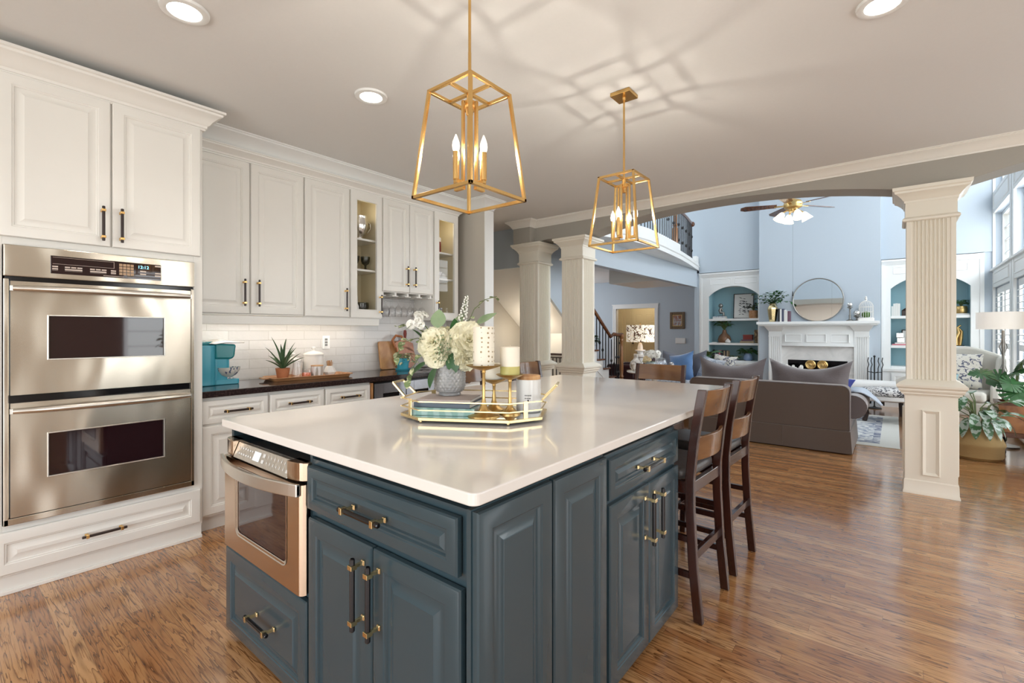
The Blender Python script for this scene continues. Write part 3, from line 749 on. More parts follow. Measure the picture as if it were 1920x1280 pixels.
key(0.60, 0.69, 1.6035, 1.6065)
for y, z in ((0.762,1.640),(0.762,1.624),(0.832,1.676),(0.832,1.634),(0.832,1.620)): key(y, y+0.028, z, z+0.008)
obj('printed_labels', b, M_PRINT, cp, world=True)
b = B()
for i in range(4):
    for j in range(4): y = 0.668+i*0.0168; z = 1.615+j*0.0165; b.box(xx, xx+0.0012, y, y+0.014, z, z+0.0135)
obj('keypad', b, M_KEYS, cp, world=True)
def text(name, s, loc, rot, size, mat, parent, world=True, ext=0.0002, align='CENTER'):
    c = bpy.data.curves.new(name+'_outline', 'FONT'); c.body = s; c.size = size; c.align_x = align; c.align_y = 'CENTER'; c.extrude = ext
    c.materials.append(mat)
    tmp = bpy.data.objects.new(name, c); COL.objects.link(tmp)
    dg = bpy.context.evaluated_depsgraph_get(); me = bpy.data.meshes.new_from_object(tmp.evaluated_get(dg))
    bpy.data.objects.remove(tmp)
    o = bpy.data.objects.new(name, me); COL.objects.link(o); o.parent = parent
    M = Matrix.Translation(loc) @ Euler(rot).to_matrix().to_4x4()
    M = wmat(parent).inverted() @ M
    o.location = M.to_translation(); o.rotation_euler = M.to_euler()
    return o
text('clock_digits', '12:12', (xx+0.0006, 0.777, 1.667), (R(90), 0, R(90)), 0.024, M_DIGIT, cp)
for z0, z1, w0, w1, hz in ((0.985, 1.548, 1.160, 1.378, 1.512), (0.384, 0.946, 0.562, 0.778, 0.908)):
    b = B(); xo = X+0.026                     # door skin with a window opening
    holes_wall(b, 'x', X, xo, 0.250, 1.012, z0, z1, [(0.385, 0.876, w0, w1)])
    d = obj('oven_door', b, M_STEEL, t, world=True)
    obj('window_glass', B().box(X+0.002, X+0.018, 0.380, 0.882, w0-0.005, w1+0.005), M_DARKGLASS, d, world=True)
    b = B()
    for y0, y1, q0, q1 in ((0.379,0.386,w0-0.006,w1+0.006),(0.875,0.882,w0-0.006,w1+0.006),(0.386,0.875,w0-0.006,w0),(0.386,0.875,w1,w1+0.006)): b.box(xo-0.004, xo+0.003, y0, y1, q0, q1)
    obj('window_bezel', b, M_STEELH, d, world=True, bevel=0.0015)
    b = B(); pts = []
    for i in range(17):
        s = -1+2*i/16; pts.append((xo+0.014+0.030*(1-s**4), 0.631+0.372*s, hz))
    b.tube(pts, [0.013+0.004*(1-abs(-1+2*i/16)**3) for i in range(17)], 10)
    for s in (-1, 1): b.box(xo-0.002, xo+0.016, 0.631+0.372*s-0.012, 0.631+0.372*s+0.012, hz-0.012, hz+0.012)
    obj('handle', b, M_STEELH, d, world=True, smooth=50)

# ------------------------------------------------------------------ base cabinets under the dark counter
BX = -3.45
def base_cab(label, y0, y1, hz, n_doors=1):
    t = thing('base_cabinet', label, 'cabinet', (-3.75, (y0+y1)/2, 0), 0, 'white base cabinets under the dark counter')
    obj('body', B().box(-4.058, BX, y0, y1, 0.10, 0.873).box(-4.058, BX-0.05, y0, y1, 0.0, 0.10).box(BX-0.06, BX-0.045, y0, y1, 0.0, 0.10), M_CREAM, t, world=True)
    d = front('drawer', t, '+x', BX+0.021, y0+0.006, y1-0.006, 0.700, 0.852, M_CREAM, DRAWERP)
    pull(d, '+x', BX+0.021, (y0+y1)/2, 0.776, 0.18, False, r=0.0075)
    w = (y1-y0-0.012)/n_doors
    for i in range(n_doors):
        d = front('door', t, '+x', BX+0.021, y0+0.006+i*w, y0+0.006+(i+1)*w-0.003, 0.115, 0.686, M_CREAM)
        pull(d, '+x', BX+0.021, y0+0.006+(i+1)*w-0.045, 0.55, 0.18, True)
base_cab('white base cabinet with drawer directly beside the tall oven cabinet', 1.090, 1.512, 0)
base_cab('white base cabinet with drawer below the small wooden plant tray', 1.515, 1.932, 0)
base_cab('white base cabinet with drawer just left of the dark steel drinks fridge', 1.935, 2.345, 0)
base_cab('white base cabinet beyond the drinks fridge, hidden low behind the island', 3.05, 3.788, 0, 2)
t = thing('drinks_fridge', 'dark steel two-door drinks fridge under the dark counter', 'fridge', (-3.75, 2.695, 0))
obj('body', B().box(-4.05, -3.455, 2.365, 3.045, 0.02, 0.868), M_BLACK, t, world=True)
obj('side_filler', B().box(-3.47, -3.428, 2.348, 2.366, 0.02, 0.862), M_BOARD, t, world=True, label='thin tan wood strip')
for y0, y1 in ((2.375, 2.705), (2.712, 3.042)):
    b = B(); holes_wall(b, 'x', -3.452, -3.42, y0, y1, 0.10, 0.852, [(y0+0.085, y1-0.075, 0.17, 0.765)])
    d = obj('door', b, M_STEELD, t, world=True, bevel=0.002)
    obj('glass_pane', B().box(-3.448, -3.43, y0+0.08, y1-0.07, 0.165, 0.77), M_BLACK, d, world=True)
    hy = y1-0.035 if y0 < 2.5 else y0+0.035
    obj('handle', B().tube([(-3.42,hy,0.30),(-3.385,hy,0.31),(-3.385,hy,0.69),(-3.42,hy,0.70)], 0.009, 8), M_STEELH, d, world=True, smooth=40)
c = obj('countertop', B().box(-4.0575, -3.41, 1.089, 3.788, 0.8735, 0.915), M_GRANITE, bevel=0.004)
tag(c, 'dark polished granite countertop along the tiled left wall', 'countertop')
struct('trim_10', B().box(-4.06, -4.052, 1.089, 3.79, 0.915, 1.70), M_TILE)

# ------------------------------------------------------------------ wall cabinets
UX = -3.742
G_UP = 'white wall cabinets along the left wall'
def wall_cab(label, y0, y1, z0, doors, z1=2.585):
    t = thing('wall_cabinet', label, 'cabinet', (-3.9, (y0+y1)/2, z0), 0, G_UP)
    obj('body', B().box(-4.05, UX, y0, y1, z0, z1), M_CREAM, t, world=True)
    for a0, a1, hy, h0 in doors:
        d = front('door', t, '+x', UX+0.021, a0, a1, z0+0.008, 2.552, M_CREAM)
        pull(d, '+x', UX+0.021, hy, h0+0.10, 0.20, True, r=0.0075)
    return t
wall_cab('white two-door wall cabinet nearest the tall oven cabinet, over the coffee maker', 1.089, 1.917, 1.422, [(1.10,1.500,1.455,1.485),(1.509,1.912,1.555,1.485)])
wall_cab('single-door white wall cabinet between the double doors and the first glass door', 1.919, 2.332, 1.416, [(1.924,2.326,2.282,1.475)])
wall_cab('short two-door white wall cabinet above the hanging wine glasses', 2.672, 3.308, 1.672, [(2.682,2.990,2.945,1.735),(2.996,3.300,3.04,1.735)])
M_INT = paint('tan_cabinet_interior', (0.72, 0.64, 0.45), 0.45, 0.03)
def glass_cab(label, y0, y1, z0, hy, h0):
    t = thing('glass_cabinet', label, 'cabinet', (-3.9, (y0+y1)/2, z0), 0, G_UP)
    b = B().box(-4.05, UX, y0, y0+0.018, z0, 2.585).box(-4.05, UX, y1-0.018, y1, z0, 2.585).box(-4.05, UX, y0+0.018, y1-0.018, z0, z0+0.02).box(-4.05, UX, y0+0.018, y1-0.018, 2.555, 2.585)
    obj('body', b, M_CREAM, t, world=True)
    b = B().box(-4.048, -4.04, y0+0.018, y1-0.018, z0+0.02, 2.555).box(-4.04, UX-0.004, y0+0.018, y0+0.021, z0+0.02, 2.555).box(-4.04, UX-0.004, y1-0.021, y1-0.018, z0+0.02, 2.555).box(-4.04, UX-0.004, y0+0.018, y1-0.018, 2.551, 2.555)
    obj('lining', b, M_INT, t, world=True, label='tan interior lining')
    for z in (1.868, 2.148): obj('shelf', B().box(-4.04, UX-0.03, y0+0.021, y1-0.021, z-0.018, z), M_CREAM, t, world=True)
    a0, a1, c0, c1 = y0+0.006, y1-0.006, z0+0.008, 2.552
    b = B(); holes_wall(b, 'x', UX+0.001, UX+0.021, a0, a1, c0, c1, [(a0+0.062, a1-0.058, c0+0.075, c1-0.075)])
    d = obj('door', b, M_CREAM, t, world=True)
    b = B()
    for p0, p1, q0, q1 in ((a0+0.052,a0+0.062,c0+0.065,c1-0.065),(a1-0.058,a1-0.048,c0+0.065,c1-0.065),(a0+0.062,a1-0.058,c0+0.065,c0+0.075),(a0+0.062,a1-0.058,c1-0.075,c1-0.065)): b.box(UX+0.015, UX+0.0235, p0, p1, q0, q1)
    obj('glass_bead', b, M_CREAM, d, world=True, bevel=0.002)
    obj('glass_pane', B().box(UX+0.007, UX+0.011, a0+0.06, a1-0.056, c0+0.073, c1-0.073), M_PANE, d, world=True)
    pull(d, '+x', UX+0.021, hy, h0+0.09, 0.18, True)
    ym = (y0+y1)/2
    obj('added_fill_disc', B().lathe((-3.86, ym, 2.545), [(0,0),(0.03,0),(0.03,0.008),(0,0.008)], 16), M_TRIMW, t, world=True)  # added disc for the fill light below, not a known fixture
    point('cabinet_fill', (-3.80, ym, 2.40), 0.45, (1.0, 0.88, 0.66), 0.03)  # fill light added to brighten the dark cabinet interior
    return t
glass_cab('glass-door wall cabinet showing smoky goblets, left of the wine glass rack', 2.334, 2.670, 1.416, 2.638, 1.458)
glass_cab('glass-door wall cabinet at the far end, next to the greige wall end', 3.310, 3.660, 1.416, 3.342, 1.44)
obj_lr = obj('light_rail', B().box(UX-0.022, UX+0.004, 1.089, 2.645, 1.352, 1.4155).box(-4.04, UX-0.022, 2.627, 2.645, 1.352, 1.4155), M_CREAM, bevel=0.003)
tag(obj_lr, 'white valance strip under the wall cabinets hiding the strip light', 'valance')
CC = [(0,2.556),(0.006,2.556),(0.008,2.566),(0.014,2.568),(0.016,2.580),(0.026,2.590),(0.046,2.606),(0.054,2.610),(0.056,2.62),(0.062,2.622),(0.062,2.628),(0,2.628)]
cr = obj('cabinet_crown', B().sweep([(UX+0.001,1.095),(UX+0.001,3.662),(-3.80,3.662)], CC), M_CREAM, smooth=30)
tag(cr, 'white crown moulding along the tops of the wall cabinets', 'moulding')
M_STRIP = glow('lit_strip', (1.0, 0.90, 0.76), 12.0)
s = thing('strip_light', 'lit strip light under the wall cabinets above the coffee maker', 'light', (-3.9, 1.9, 1.405))
obj('housing', B().box(-3.90, -3.86, 1.15, 2.60, 1.403, 1.415), M_TRIM, s, world=True)
obj('diffuser', B().box(-3.898, -3.862, 1.16, 2.59, 1.398, 1.403), M_STRIP, s, world=True)
a_ = area('strip_light_glow', (-3.88, 1.85, 1.394), (0, 0, 0), 0.05, 1.35, 1.25, (1.0, 0.90, 0.76))

# stemware rack and hanging wine glasses
t = thing('stemware_rack', 'white slotted wine glass rack under the short wall cabinet', 'rack', (-3.88, 2.99, 1.64))
for i in range(5):
    y = 2.69+i*0.148
    obj('rail', B().box(-4.04, UX-0.005, y-0.011, y+0.011, 1.645, 1.671).box(-4.04, UX-0.005, y-0.035, y+0.035, 1.637, 1.645), M_CREAM, t, world=True)
t0 = None
gp = [(0.0,0.0),(0.030,0.0),(0.033,-0.002),(0.030,-0.004),(0.008,-0.008),(0.0035,-0.014),(0.003,-0.085),(0.010,-0.098),(0.028,-0.115),(0.038,-0.145),(0.037,-0.185),(0.032,-0.205),(0.031,-0.205),(0.036,-0.185),(0.0365,-0.145),(0.026,-0.117),(0.0,-0.104)]
spots = [(-3.80, 2.764), (-3.90, 2.764), (-4.0, 2.764), (-3.80, 2.912), (-3.90, 2.912), (-4.0, 2.912), (-3.80, 3.06), (-3.90, 3.06), (-3.80, 3.208), (-3.92, 3.208)]
nm = ['first', 'second', 'third', 'fourth']
dn = {-3.80: 'front', -3.90: 'middle', -3.92: 'rear', -4.0: 'rear'}
for i, (x, y) in enumerate(spots):
    lab = 'hanging clear wine glass, %s in the %s rack slot from the ovens' % (dn[x], nm[int(round((y-2.764)/0.148))])
    if t0 is None:
        t0 = obj('wine_glass', B().lathe((0,0,0), gp, 20), M_GLASSW, smooth=60); t0.location = (x, y, 1.650)
        tag(t0, lab, 'wine glass', 'wine glasses hanging in the rack')
    else: dup(t0, (x, y, 1.650), None, lab)

# things behind the glass doors
b = B().lathe((0,0,0), [(0.0,0.0),(0.045,0.0),(0.05,0.008),(0.035,0.02),(0.03,0.03),(0.055,0.06),(0.075,0.11),(0.078,0.15),(0.068,0.19),(0.075,0.215),(0.07,0.215),(0.062,0.19),(0.0,0.05)], 24)
pc = obj('pitcher', b.tube([(0,0.07,0.18),(0,0.115,0.17),(0,0.12,0.12),(0,0.085,0.075)], 0.007, 8), M_SILVER, smooth=50); pc.location = (-3.86, 2.515, 2.149)
tag(pc, 'ornate silver pitcher on the top shelf behind the first glass door', 'pitcher')
gob = [(0.0,0.0),(0.032,0.0),(0.034,0.004),(0.012,0.012),(0.008,0.03),(0.010,0.045),(0.030,0.06),(0.040,0.085),(0.043,0.125),(0.040,0.125),(0.036,0.085),(0.0,0.062)]
g0 = obj('goblet', B().lathe((0,0,0), gob, 20), M_SMOKE, smooth=50); g0.location = (-3.86, 2.465, 1.869)
tag(g0, 'smoky green goblet on the middle shelf, nearer the oven side', 'goblet', 'smoky goblets behind glass')
dup(g0, (-3.84, 2.565, 1.869), None, 'smoky green goblet on the middle shelf, nearer the wine glass rack')
g = obj('glass_bowl', B().lathe((0,0,0), [(0.0,0.0),(0.05,0.0),(0.07,0.03),(0.08,0.09),(0.078,0.13),(0.074,0.13),(0.074,0.09),(0.0,0.015)], 24), M_SMOKE, smooth=50); g.location = (-3.86, 2.52, 1.437)
tag(g, 'smoky glass bowl on the bottom shelf behind the first glass door', 'bowl')
g = obj('taper_bottle', B().lathe((0,0,0), [(0.0,0.0),(0.02,0.0),(0.021,0.09),(0.010,0.115),(0.010,0.175),(0.012,0.18),(0.0,0.18)], 14), M_WHITECER, smooth=50); g.location = (-3.79, 2.44, 1.437)
tag(g, 'slim pale bottle before the smoky glass bowl in the glass cabinet', 'bottle')
t = thing('storage_tin', 'dark red tin with pale lid behind the far glass door', 'tin', (-3.87, 3.47, 2.149))
obj('tin_body', B().lathe((0,0,0), [(0,0),(0.05,0),(0.052,0.005),(0.052,0.12),(0,0.12)], 20), M_BRICKRED, t, smooth=40)
obj('lid', B().lathe((0,0,0.12), [(0,0),(0.053,0),(0.053,0.04),(0.045,0.05),(0,0.05)], 20), M_WHITECER, t, smooth=40)
g = obj('small_bowl', B().lathe((0,0,0), [(0,0),(0.03,0),(0.05,0.03),(0.06,0.07),(0.056,0.07),(0.045,0.03),(0,0.01)], 20), M_WHITECER, smooth=50); g.location = (-3.86, 3.46, 1.869)
tag(g, 'white bowl on the middle shelf behind the far glass door', 'bowl')
g = obj('lidded_dish', B().lathe((0,0,0), [(0,0),(0.06,0),(0.065,0.02),(0.055,0.03),(0.05,0.05),(0.03,0.068),(0.01,0.075),(0.012,0.088),(0,0.09)], 20), M_WHITECER, smooth=50); g.location = (-3.90, 3.57, 1.869)
tag(g, 'white lidded dish beside the white bowl behind the far glass', 'dish')
t = thing('spice_jar', 'small amber jar with dark lid low behind the far glass door', 'jar', (-3.82, 3.47, 1.437))
obj('jar_body', B().lathe((0,0,0), [(0,0),(0.032,0),(0.034,0.01),(0.034,0.07),(0.026,0.085),(0.026,0.09),(0,0.09)], 16), M_TERRA, t, smooth=40)
obj('lid', B().lathe((0,0,0.09), [(0,0),(0.029,0),(0.029,0.025),(0,0.025)], 16), M_BRONZE, t, smooth=40)

# ------------------------------------------------------------------ recessed ceiling lights
def downlight(x, y, label, p=15):
    t = thing('ceiling_downlight', label, 'light', (x, y, H-0.016), 0, 'recessed ceiling lights')
    obj('trim_ring', B().lathe((0,0,0), [(0.068,0.014),(0.066,0.004),(0.078,0.0),(0.094,0.004),(0.097,0.0155),(0.068,0.0155)], 32), M_TRIMW, t, smooth=40)
    obj('lamp', B().lathe((0,0,0.006), [(0,0),(0.060,0.0),(0.067,0.003),(0.067,0.009),(0,0.009)], 24), M_DOWN, t, smooth=40)
    spot('downlight_beam', (x, y, H-0.035), p, (1.0, 0.94, 0.86), 140, 1.0, 0.05)
downlight(-2.47, 0.72, 'lit recessed ceiling light nearest the tall oven cabinet')
downlight(-2.485, 1.70, 'lit recessed ceiling light in front of the middle wall cabinets')
downlight(-0.04, 2.63, 'lit recessed ceiling light above the open floor, right of the pendants')
# ------------------------------------------------------------------ island
FY = 0.800; SX = -0.755
def ipull(d, face, a, z, L, vert): pull(d, face, FY if face == '-y' else SX, a, z, L, vert, M_BLACK, M_GOLD, 0.0080, 0.038)
t = thing('island_cabinet', 'slate blue island cabinet holding the microwave drawer above one drawer', 'cabinet', (-1.89, 1.1, 0), 0, 'slate blue island cabinets')
b = B().box(-2.228, -2.205, 0.825, 1.40, 0.05, 0.898).box(-1.56, -1.544, 0.825, 1.40, 0.05, 0.898).box(-2.205, -1.56, 0.825, 1.40, 0.05, 0.395).box(-2.205, -1.56, 1.38, 1.40, 0.395, 0.898).box(-2.205, -1.56, 0.95, 1.38, 0.855, 0.898)
b.box(-2.17, -1.544, 0.90, 1.35, 0.0, 0.05)
obj('body', b, M_NAVY, t, world=True)
d = front('drawer', t, '-y', FY, -2.228, -1.546, 0.032, 0.382, M_NAVY)
ipull(d, '-y', -1.845, 0.205, 0.19, False)
t = thing('island_cabinet', 'slate blue island cabinet with wide drawer over two doors facing the ovens', 'cabinet', (-1.17, 1.1, 0), 0, 'slate blue island cabinets')
obj('body', B().box(-1.542, -0.792, 0.825, 1.40, 0.05, 0.866).box(-1.52, -0.80, 0.87, 1.38, 0.866, 0.898).box(-1.542, -0.83, 0.90, 1.35, 0.0, 0.05), M_NAVY, t, world=True)
d = front('drawer', t, '-y', FY, -1.540, -0.822, 0.702, 0.848, M_NAVY, DRAWERP)
ipull(d, '-y', -1.18, 0.775, 0.20, False)
for a0, a1, hx in ((-1.530, -1.170, -1.206), (-1.164, -0.810, -1.130)):
    d = front('door', t, '-y', FY, a0, a1, 0.032, 0.676, M_NAVY)
    ipull(d, '-y', hx, 0.545, 0.21, True)
t = thing('island_cabinet', 'slate blue island corner with two tall blank panels beside the drawer unit', 'cabinet', (-0.78, 1.12, 0), 0, 'slate blue island cabinets')
obj('body', B().box(-0.79, -0.776, 0.804, 1.452, 0.05, 0.878), M_NAVY, t, world=True)
for a0, a1 in ((0.808, 1.118), (1.128, 1.446)): front('side_panel', t, '+x', SX, a0, a1, 0.058, 0.874, M_NAVY)
t = thing('island_cabinet', 'slate blue island cabinet with drawer and two doors beside the bar stools', 'cabinet', (-0.98, 1.8, 0), 0, 'slate blue island cabinets')
obj('body', B().box(-1.35, -0.776, 1.454, 2.125, 0.07, 0.872).box(-1.34, -0.82, 1.46, 2.11, 0.872, 0.898).box(-1.35, -0.84, 1.454, 2.125, 0.0, 0.07), M_NAVY, t, world=True)
d = front('drawer', t, '+x', SX, 1.470, 2.125, 0.716, 0.858, M_NAVY, DRAWERP)
ipull(d, '+x', 1.765, 0.787, 0.20, False)
for a0, a1, hy in ((1.470, 1.797, 1.755), (1.803, 2.125, 1.845)):
    d = front('door', t, '+x', SX, a0, a1, 0.058, 0.698, M_NAVY)
    ipull(d, '+x', hy, 0.575, 0.20, True)
t = thing('island_cabinet', 'slate blue island back section under the overhang where stools tuck in', 'cabinet', (-1.6, 2.4, 0), 0, 'slate blue island cabinets')
obj('body', B().box(-2.0, -1.36, 1.41, 3.02, 0.0, 0.898).box(-1.36, -1.17, 2.13, 3.02, 0.0, 0.898), M_NAVY, t, world=True)
for a0, a1 in ((2.14, 2.57), (2.58, 3.01)): front('side_panel', t, '+x', -1.15, a0, a1, 0.058, 0.874, M_NAVY)
# white quartz top with softly rounded corners
def rrect(x0, x1, y0, y1, r, n=6):
    p = []
    for cx, cy, a in ((x1-r, y0+r, -90), (x1-r, y1-r, 0), (x0+r, y1-r, 90), (x0+r, y0+r, 180)):
        for i in range(n+1): g = R(a+90*i/n); p.append((cx+r*math.cos(g), cy+r*math.sin(g)))
    return p
c = obj('island_countertop', B().prism(rrect(-2.222, -0.738, 0.777, 3.40, 0.022), 'z', 0.899, 0.930), M_QUARTZ, bevel=0.004)
tag(c, 'glossy white quartz countertop on the slate blue island', 'countertop')

# microwave drawer
t = thing('microwave_drawer', 'stainless microwave drawer in the near corner of the island', 'microwave', (-1.88, 1.0, 0.40))
obj('body', B().box(-2.20, -1.565, 0.812, 1.36, 0.40, 0.852), M_BLACK, t, world=True)
def bowed(x0, x1, z0, z1, y0, bow, n=14, th=0.03, edge=0.035):
    """sheet whose ends curve back: plan outline extruded in z"""
    p = []
    for i in range(n+1):
        s = i/n; x = x0+(x1-x0)*s
        e = min(s*(x1-x0), (1-s)*(x1-x0))
        back = 0.0 if e > edge else edge*(1-math.sqrt(max(0, 1-(1-e/edge)**2)))*0.55
        p.append((x, y0-bow*(1-(2*s-1)**2)+back))
    return p + [(x1, y0+th), (x0, y0+th)], z0, z1
def ex(b, poly, z0, z1): return b.prism(poly, 'z', z0, z1)
def curve_block(x0, x1, left):
    n = 8; p = []
    for i in range(n+1):
        s = i/n; e = s if left else 1-s
        p.append((x0+(x1-x0)*s, 0.782+0.03*(1-math.sqrt(max(0, 1-(1-e)**2)))))
    return p+[(x1, 0.83), (x0, 0.83)]
obj('end_block', ex(B(), curve_block(-2.212, -2.105, True), 0.790, 0.852), M_STEELC, t, world=True, bevel=0.002)
obj('end_block', ex(B(), curve_block(-1.64, -1.548, False), 0.790, 0.852), M_STEELC, t, world=True, bevel=0.002)
cp = obj('control_panel', B().hexa([(-2.10,0.782,0.788),(-1.642,0.782,0.788),(-1.642,0.83,0.788),(-2.10,0.83,0.788)], [(-2.10,0.806,0.845),(-1.642,0.806,0.845),(-1.642,0.83,0.845),(-2.10,0.83,0.845)]), M_STEELH, t, world=True, bevel=0.001)
M_LCD = glow('pale_lcd', (0.80, 0.85, 0.86), 0.35)
def slot(b, x0, x1, f0, f1):   # small plate on the sloped face, f = 0 bottom .. 1 top
    q = lambda x, f: (x, 0.782+0.024*f-0.0008, 0.788+0.057*f)
    b.add([q(x0,f0), q(x1,f0), q(x1,f1), q(x0,f1)], [(0,1,2,3)])
b = B(); slot(b, -1.935, -1.880, 0.25, 0.80); obj('lcd', b, M_LCD, cp, world=True)
b = B()
for f in (0.30, 0.66):
    for i in range(7): x = -2.085+i*0.021; slot(b, x, x+0.012, f, f+0.10)
    slot(b, -1.862, -1.842, f-0.05, f+0.16)
    for i in range(6): x = -1.82+i*0.026; slot(b, x, x+0.006, f, f+0.14)
    slot(b, -1.665, -1.651, f-0.05, f+0.12)
obj('printed_labels', b, M_WHITECER, cp, world=True)
b = B()
pd = bowed(-2.212, -1.548, 0, 0, 0.782, 0.0)[0]
holes = [(-2.075, -1.655, 0.485, 0.745)]
holes_wall(b, 'y', 0.785, 0.808, -2.19, -1.57, 0.405, 0.779, holes)
for left, x0, x1 in ((True, -2.212, -2.19), (False, -1.57, -1.548)):
    n = 6; p = []
    for i in range(n+1):
        s = i/n; e = s if left else 1-s
        p.append((x0+(x1-x0)*s, 0.785+0.02*(1-math.sqrt(max(0, 1-(1-e)**2)))))
    b.prism(p+[(x1, 0.808), (x0, 0.808)], 'z', 0.405, 0.779)
d = obj('drawer_door', b, M_STEELC, t, world=True)
wz = B().prism([(x, z) for x, z in rrect(-2.08, -1.65, 0.480, 0.750, 0.03)], 'y', 0.790, 0.800)
obj('window_glass', wz, M_DARKGLASS, d, world=True)
wf = B()
po = rrect(-2.085, -1.645, 0.475, 0.755, 0.034); pi_ = rrect(-2.072, -1.658, 0.488, 0.742, 0.024)
k = len(po)
wf.add([(x, 0.7835, z) for x, z in po]+[(x, 0.788, z) for x, z in pi_], [(i, (i+1) % k, k+(i+1) % k, k+i) for i in range(k)])
obj('window_bezel', wf, M_STEELH, d, world=True)
pts = []; n = 20
for i in range(n+1):
    s = -1+2*i/n; pts.append((-1.88+0.325*s, 0.772-0.050*(1-s*s)))
hb = B().prism(pts+[(x, y+0.014) for x, y in reversed(pts)], 'z', 0.742, 0.786)
for s in (-1, 1): hb.box(-1.88+0.325*s-0.016 if s > 0 else -1.88-0.325, -1.88+0.325 if s > 0 else -1.88-0.309, 0.772, 0.788, 0.745, 0.783)
obj('handle', hb, M_STEELH, d, world=True, bevel=0.003)

# ------------------------------------------------------------------ bar stools
def stool(label, loc, rz):
    """ladder-back counter stool; seat towards -x, back at +x"""
    t = thing('bar_stool', label, 'stool', loc, rz, 'wooden bar stools round the island')
    hw = 0.185
    def post(s):      # rear leg and back post in one sweep, leaning back at the top
        path = [(0.03,0.0),(0.005,0.25),(-0.008,0.5),(-0.008,0.64),(0.008,0.80),(0.030,0.94),(0.048,1.04)]
        b = B(); w, d = 0.026, 0.040
        for i in range(len(path)-1):
            (x0, z0), (x1, z1) = path[i], path[i+1]
            y = s*hw
            d0 = d+0.012*max(0, 1-z0/0.3)*0; d1 = d
            b.hexa([(x0-d/2,y-w/2,z0),(x0+d/2,y-w/2,z0),(x0+d/2,y+w/2,z0),(x0-d/2,y+w/2,z0)], [(x1-d/2,y-w/2,z1),(x1+d/2,y-w/2,z1),(x1+d/2,y+w/2,z1),(x1-d/2,y+w/2,z1)])
        # merge into one outline
        b = B()
        out = [(x-d/2, z) for x, z in path]+[(x+d/2, z) for x, z in reversed(path)]
        b.prism(out, 'y', s*hw-w/2, s*hw+w/2)
        return b
    for s in (-1, 1): obj('rear_leg', post(s), M_ESP, t, bevel=0.003)
    for s in (-1, 1):
        b = B().hexa([(-0.40,s*hw-0.017,0),(-0.366,s*hw-0.017,0),(-0.366,s*hw+0.017,0),(-0.40,s*hw+0.017,0)], [(-0.385,s*hw-0.019,0.60),(-0.347,s*hw-0.019,0.60),(-0.347,s*hw+0.019,0.60),(-0.385,s*hw+0.019,0.60)])
        obj('front_leg', b, M_ESP, t, bevel=0.003)
    b = B().box(-0.385, 0.0, -hw-0.012, -hw+0.012, 0.565, 0.62).box(-0.385, 0.0, hw-0.012, hw+0.012, 0.565, 0.62).box(-0.385,-0.36,-hw,hw,0.565,0.62).box(-0.02,0.004,-hw,hw,0.565,0.62)
    obj('seat_frame', b, M_ESP, t, bevel=0.003)
    sb = B().prism(rrect(-0.40, -0.02, -0.185, 0.185, 0.05), 'z', 0.618, 0.672)
    obj('seat_cushion', sb, M_LEATHER, t, bevel=0.022, seg=4, smooth=50)
    def slat(z0, z1, x0, x1, bow):
        n = 12; pf = []
        b = B(); vs = []; fs = []
        for i in range(n+1):
            s = -1+2*i/n; y = s*(hw-0.008); dx = bow*(1-s*s); dz = -0.0
            for x, z in ((x0, z0), (x0+0.018, z0), (x1+0.018, z1), (x1, z1)): vs.append((x+dx, y, z))
        for i in range(n):
            for j in range(4): fs.append((i*4+j, i*4+(j+1) % 4, (i+1)*4+(j+1) % 4, (i+1)*4+j))
        fs.append((0,1,2,3)); fs.append((n*4+3,n*4+2,n*4+1,n*4))
        return b.add(vs, fs)
    obj('back_slat', slat(0.915, 1.035, 0.020, 0.040, 0.030), M_STOOLBACK, t, bevel=0.003, smooth=40)
    obj('back_slat', slat(0.715, 0.825, -0.008, 0.004, 0.030), M_STOOLBACK, t, bevel=0.003, smooth=40)
    for s in (-1, 1):
        for z in (0.20, 0.36): obj('stretcher', B().box(-0.385, 0.0, s*hw-0.010, s*hw+0.010, z-0.014, z+0.014), M_ESP, t, bevel=0.002)
    obj('footrest', B().box(-0.39, -0.365, -hw, hw, 0.17, 0.215), M_ESP, t, bevel=0.003)
    obj('stretcher', B().box(-0.012, 0.010, -hw, hw, 0.26, 0.30), M_ESP, t, bevel=0.003)
    for x, s in ((0.03,-1),(0.03,1),(-0.383,-1),(-0.383,1)): obj('foot_glide', B().lathe((x, s*hw, -0.001), [(0,0),(0.010,0),(0.010,0.004),(0,0.004)], 10), M_STEELH, t)
    return t
s1 = stool('dark wooden bar stool nearest the viewer, on the right side of the island', (-0.700, 2.345, 0.001), R(-2))
s2 = dup(s1, (-0.690, 2.885, 0.001), R(-2), 'dark wooden bar stool second from the viewer on the right side of the island')
dup(s1, (-1.44, 3.60, 0.001), R(90), 'wooden bar stool at the far end of the island, red-brown back showing')
dup(s1, (-2.40, 3.20, 0.001), R(180), 'wooden bar stool at far left corner of the island, reflecting blue')
dup(s1, (-2.44, 2.50, 0.001), R(180), 'wooden bar stool on the left side of the island, mostly hidden behind candles')

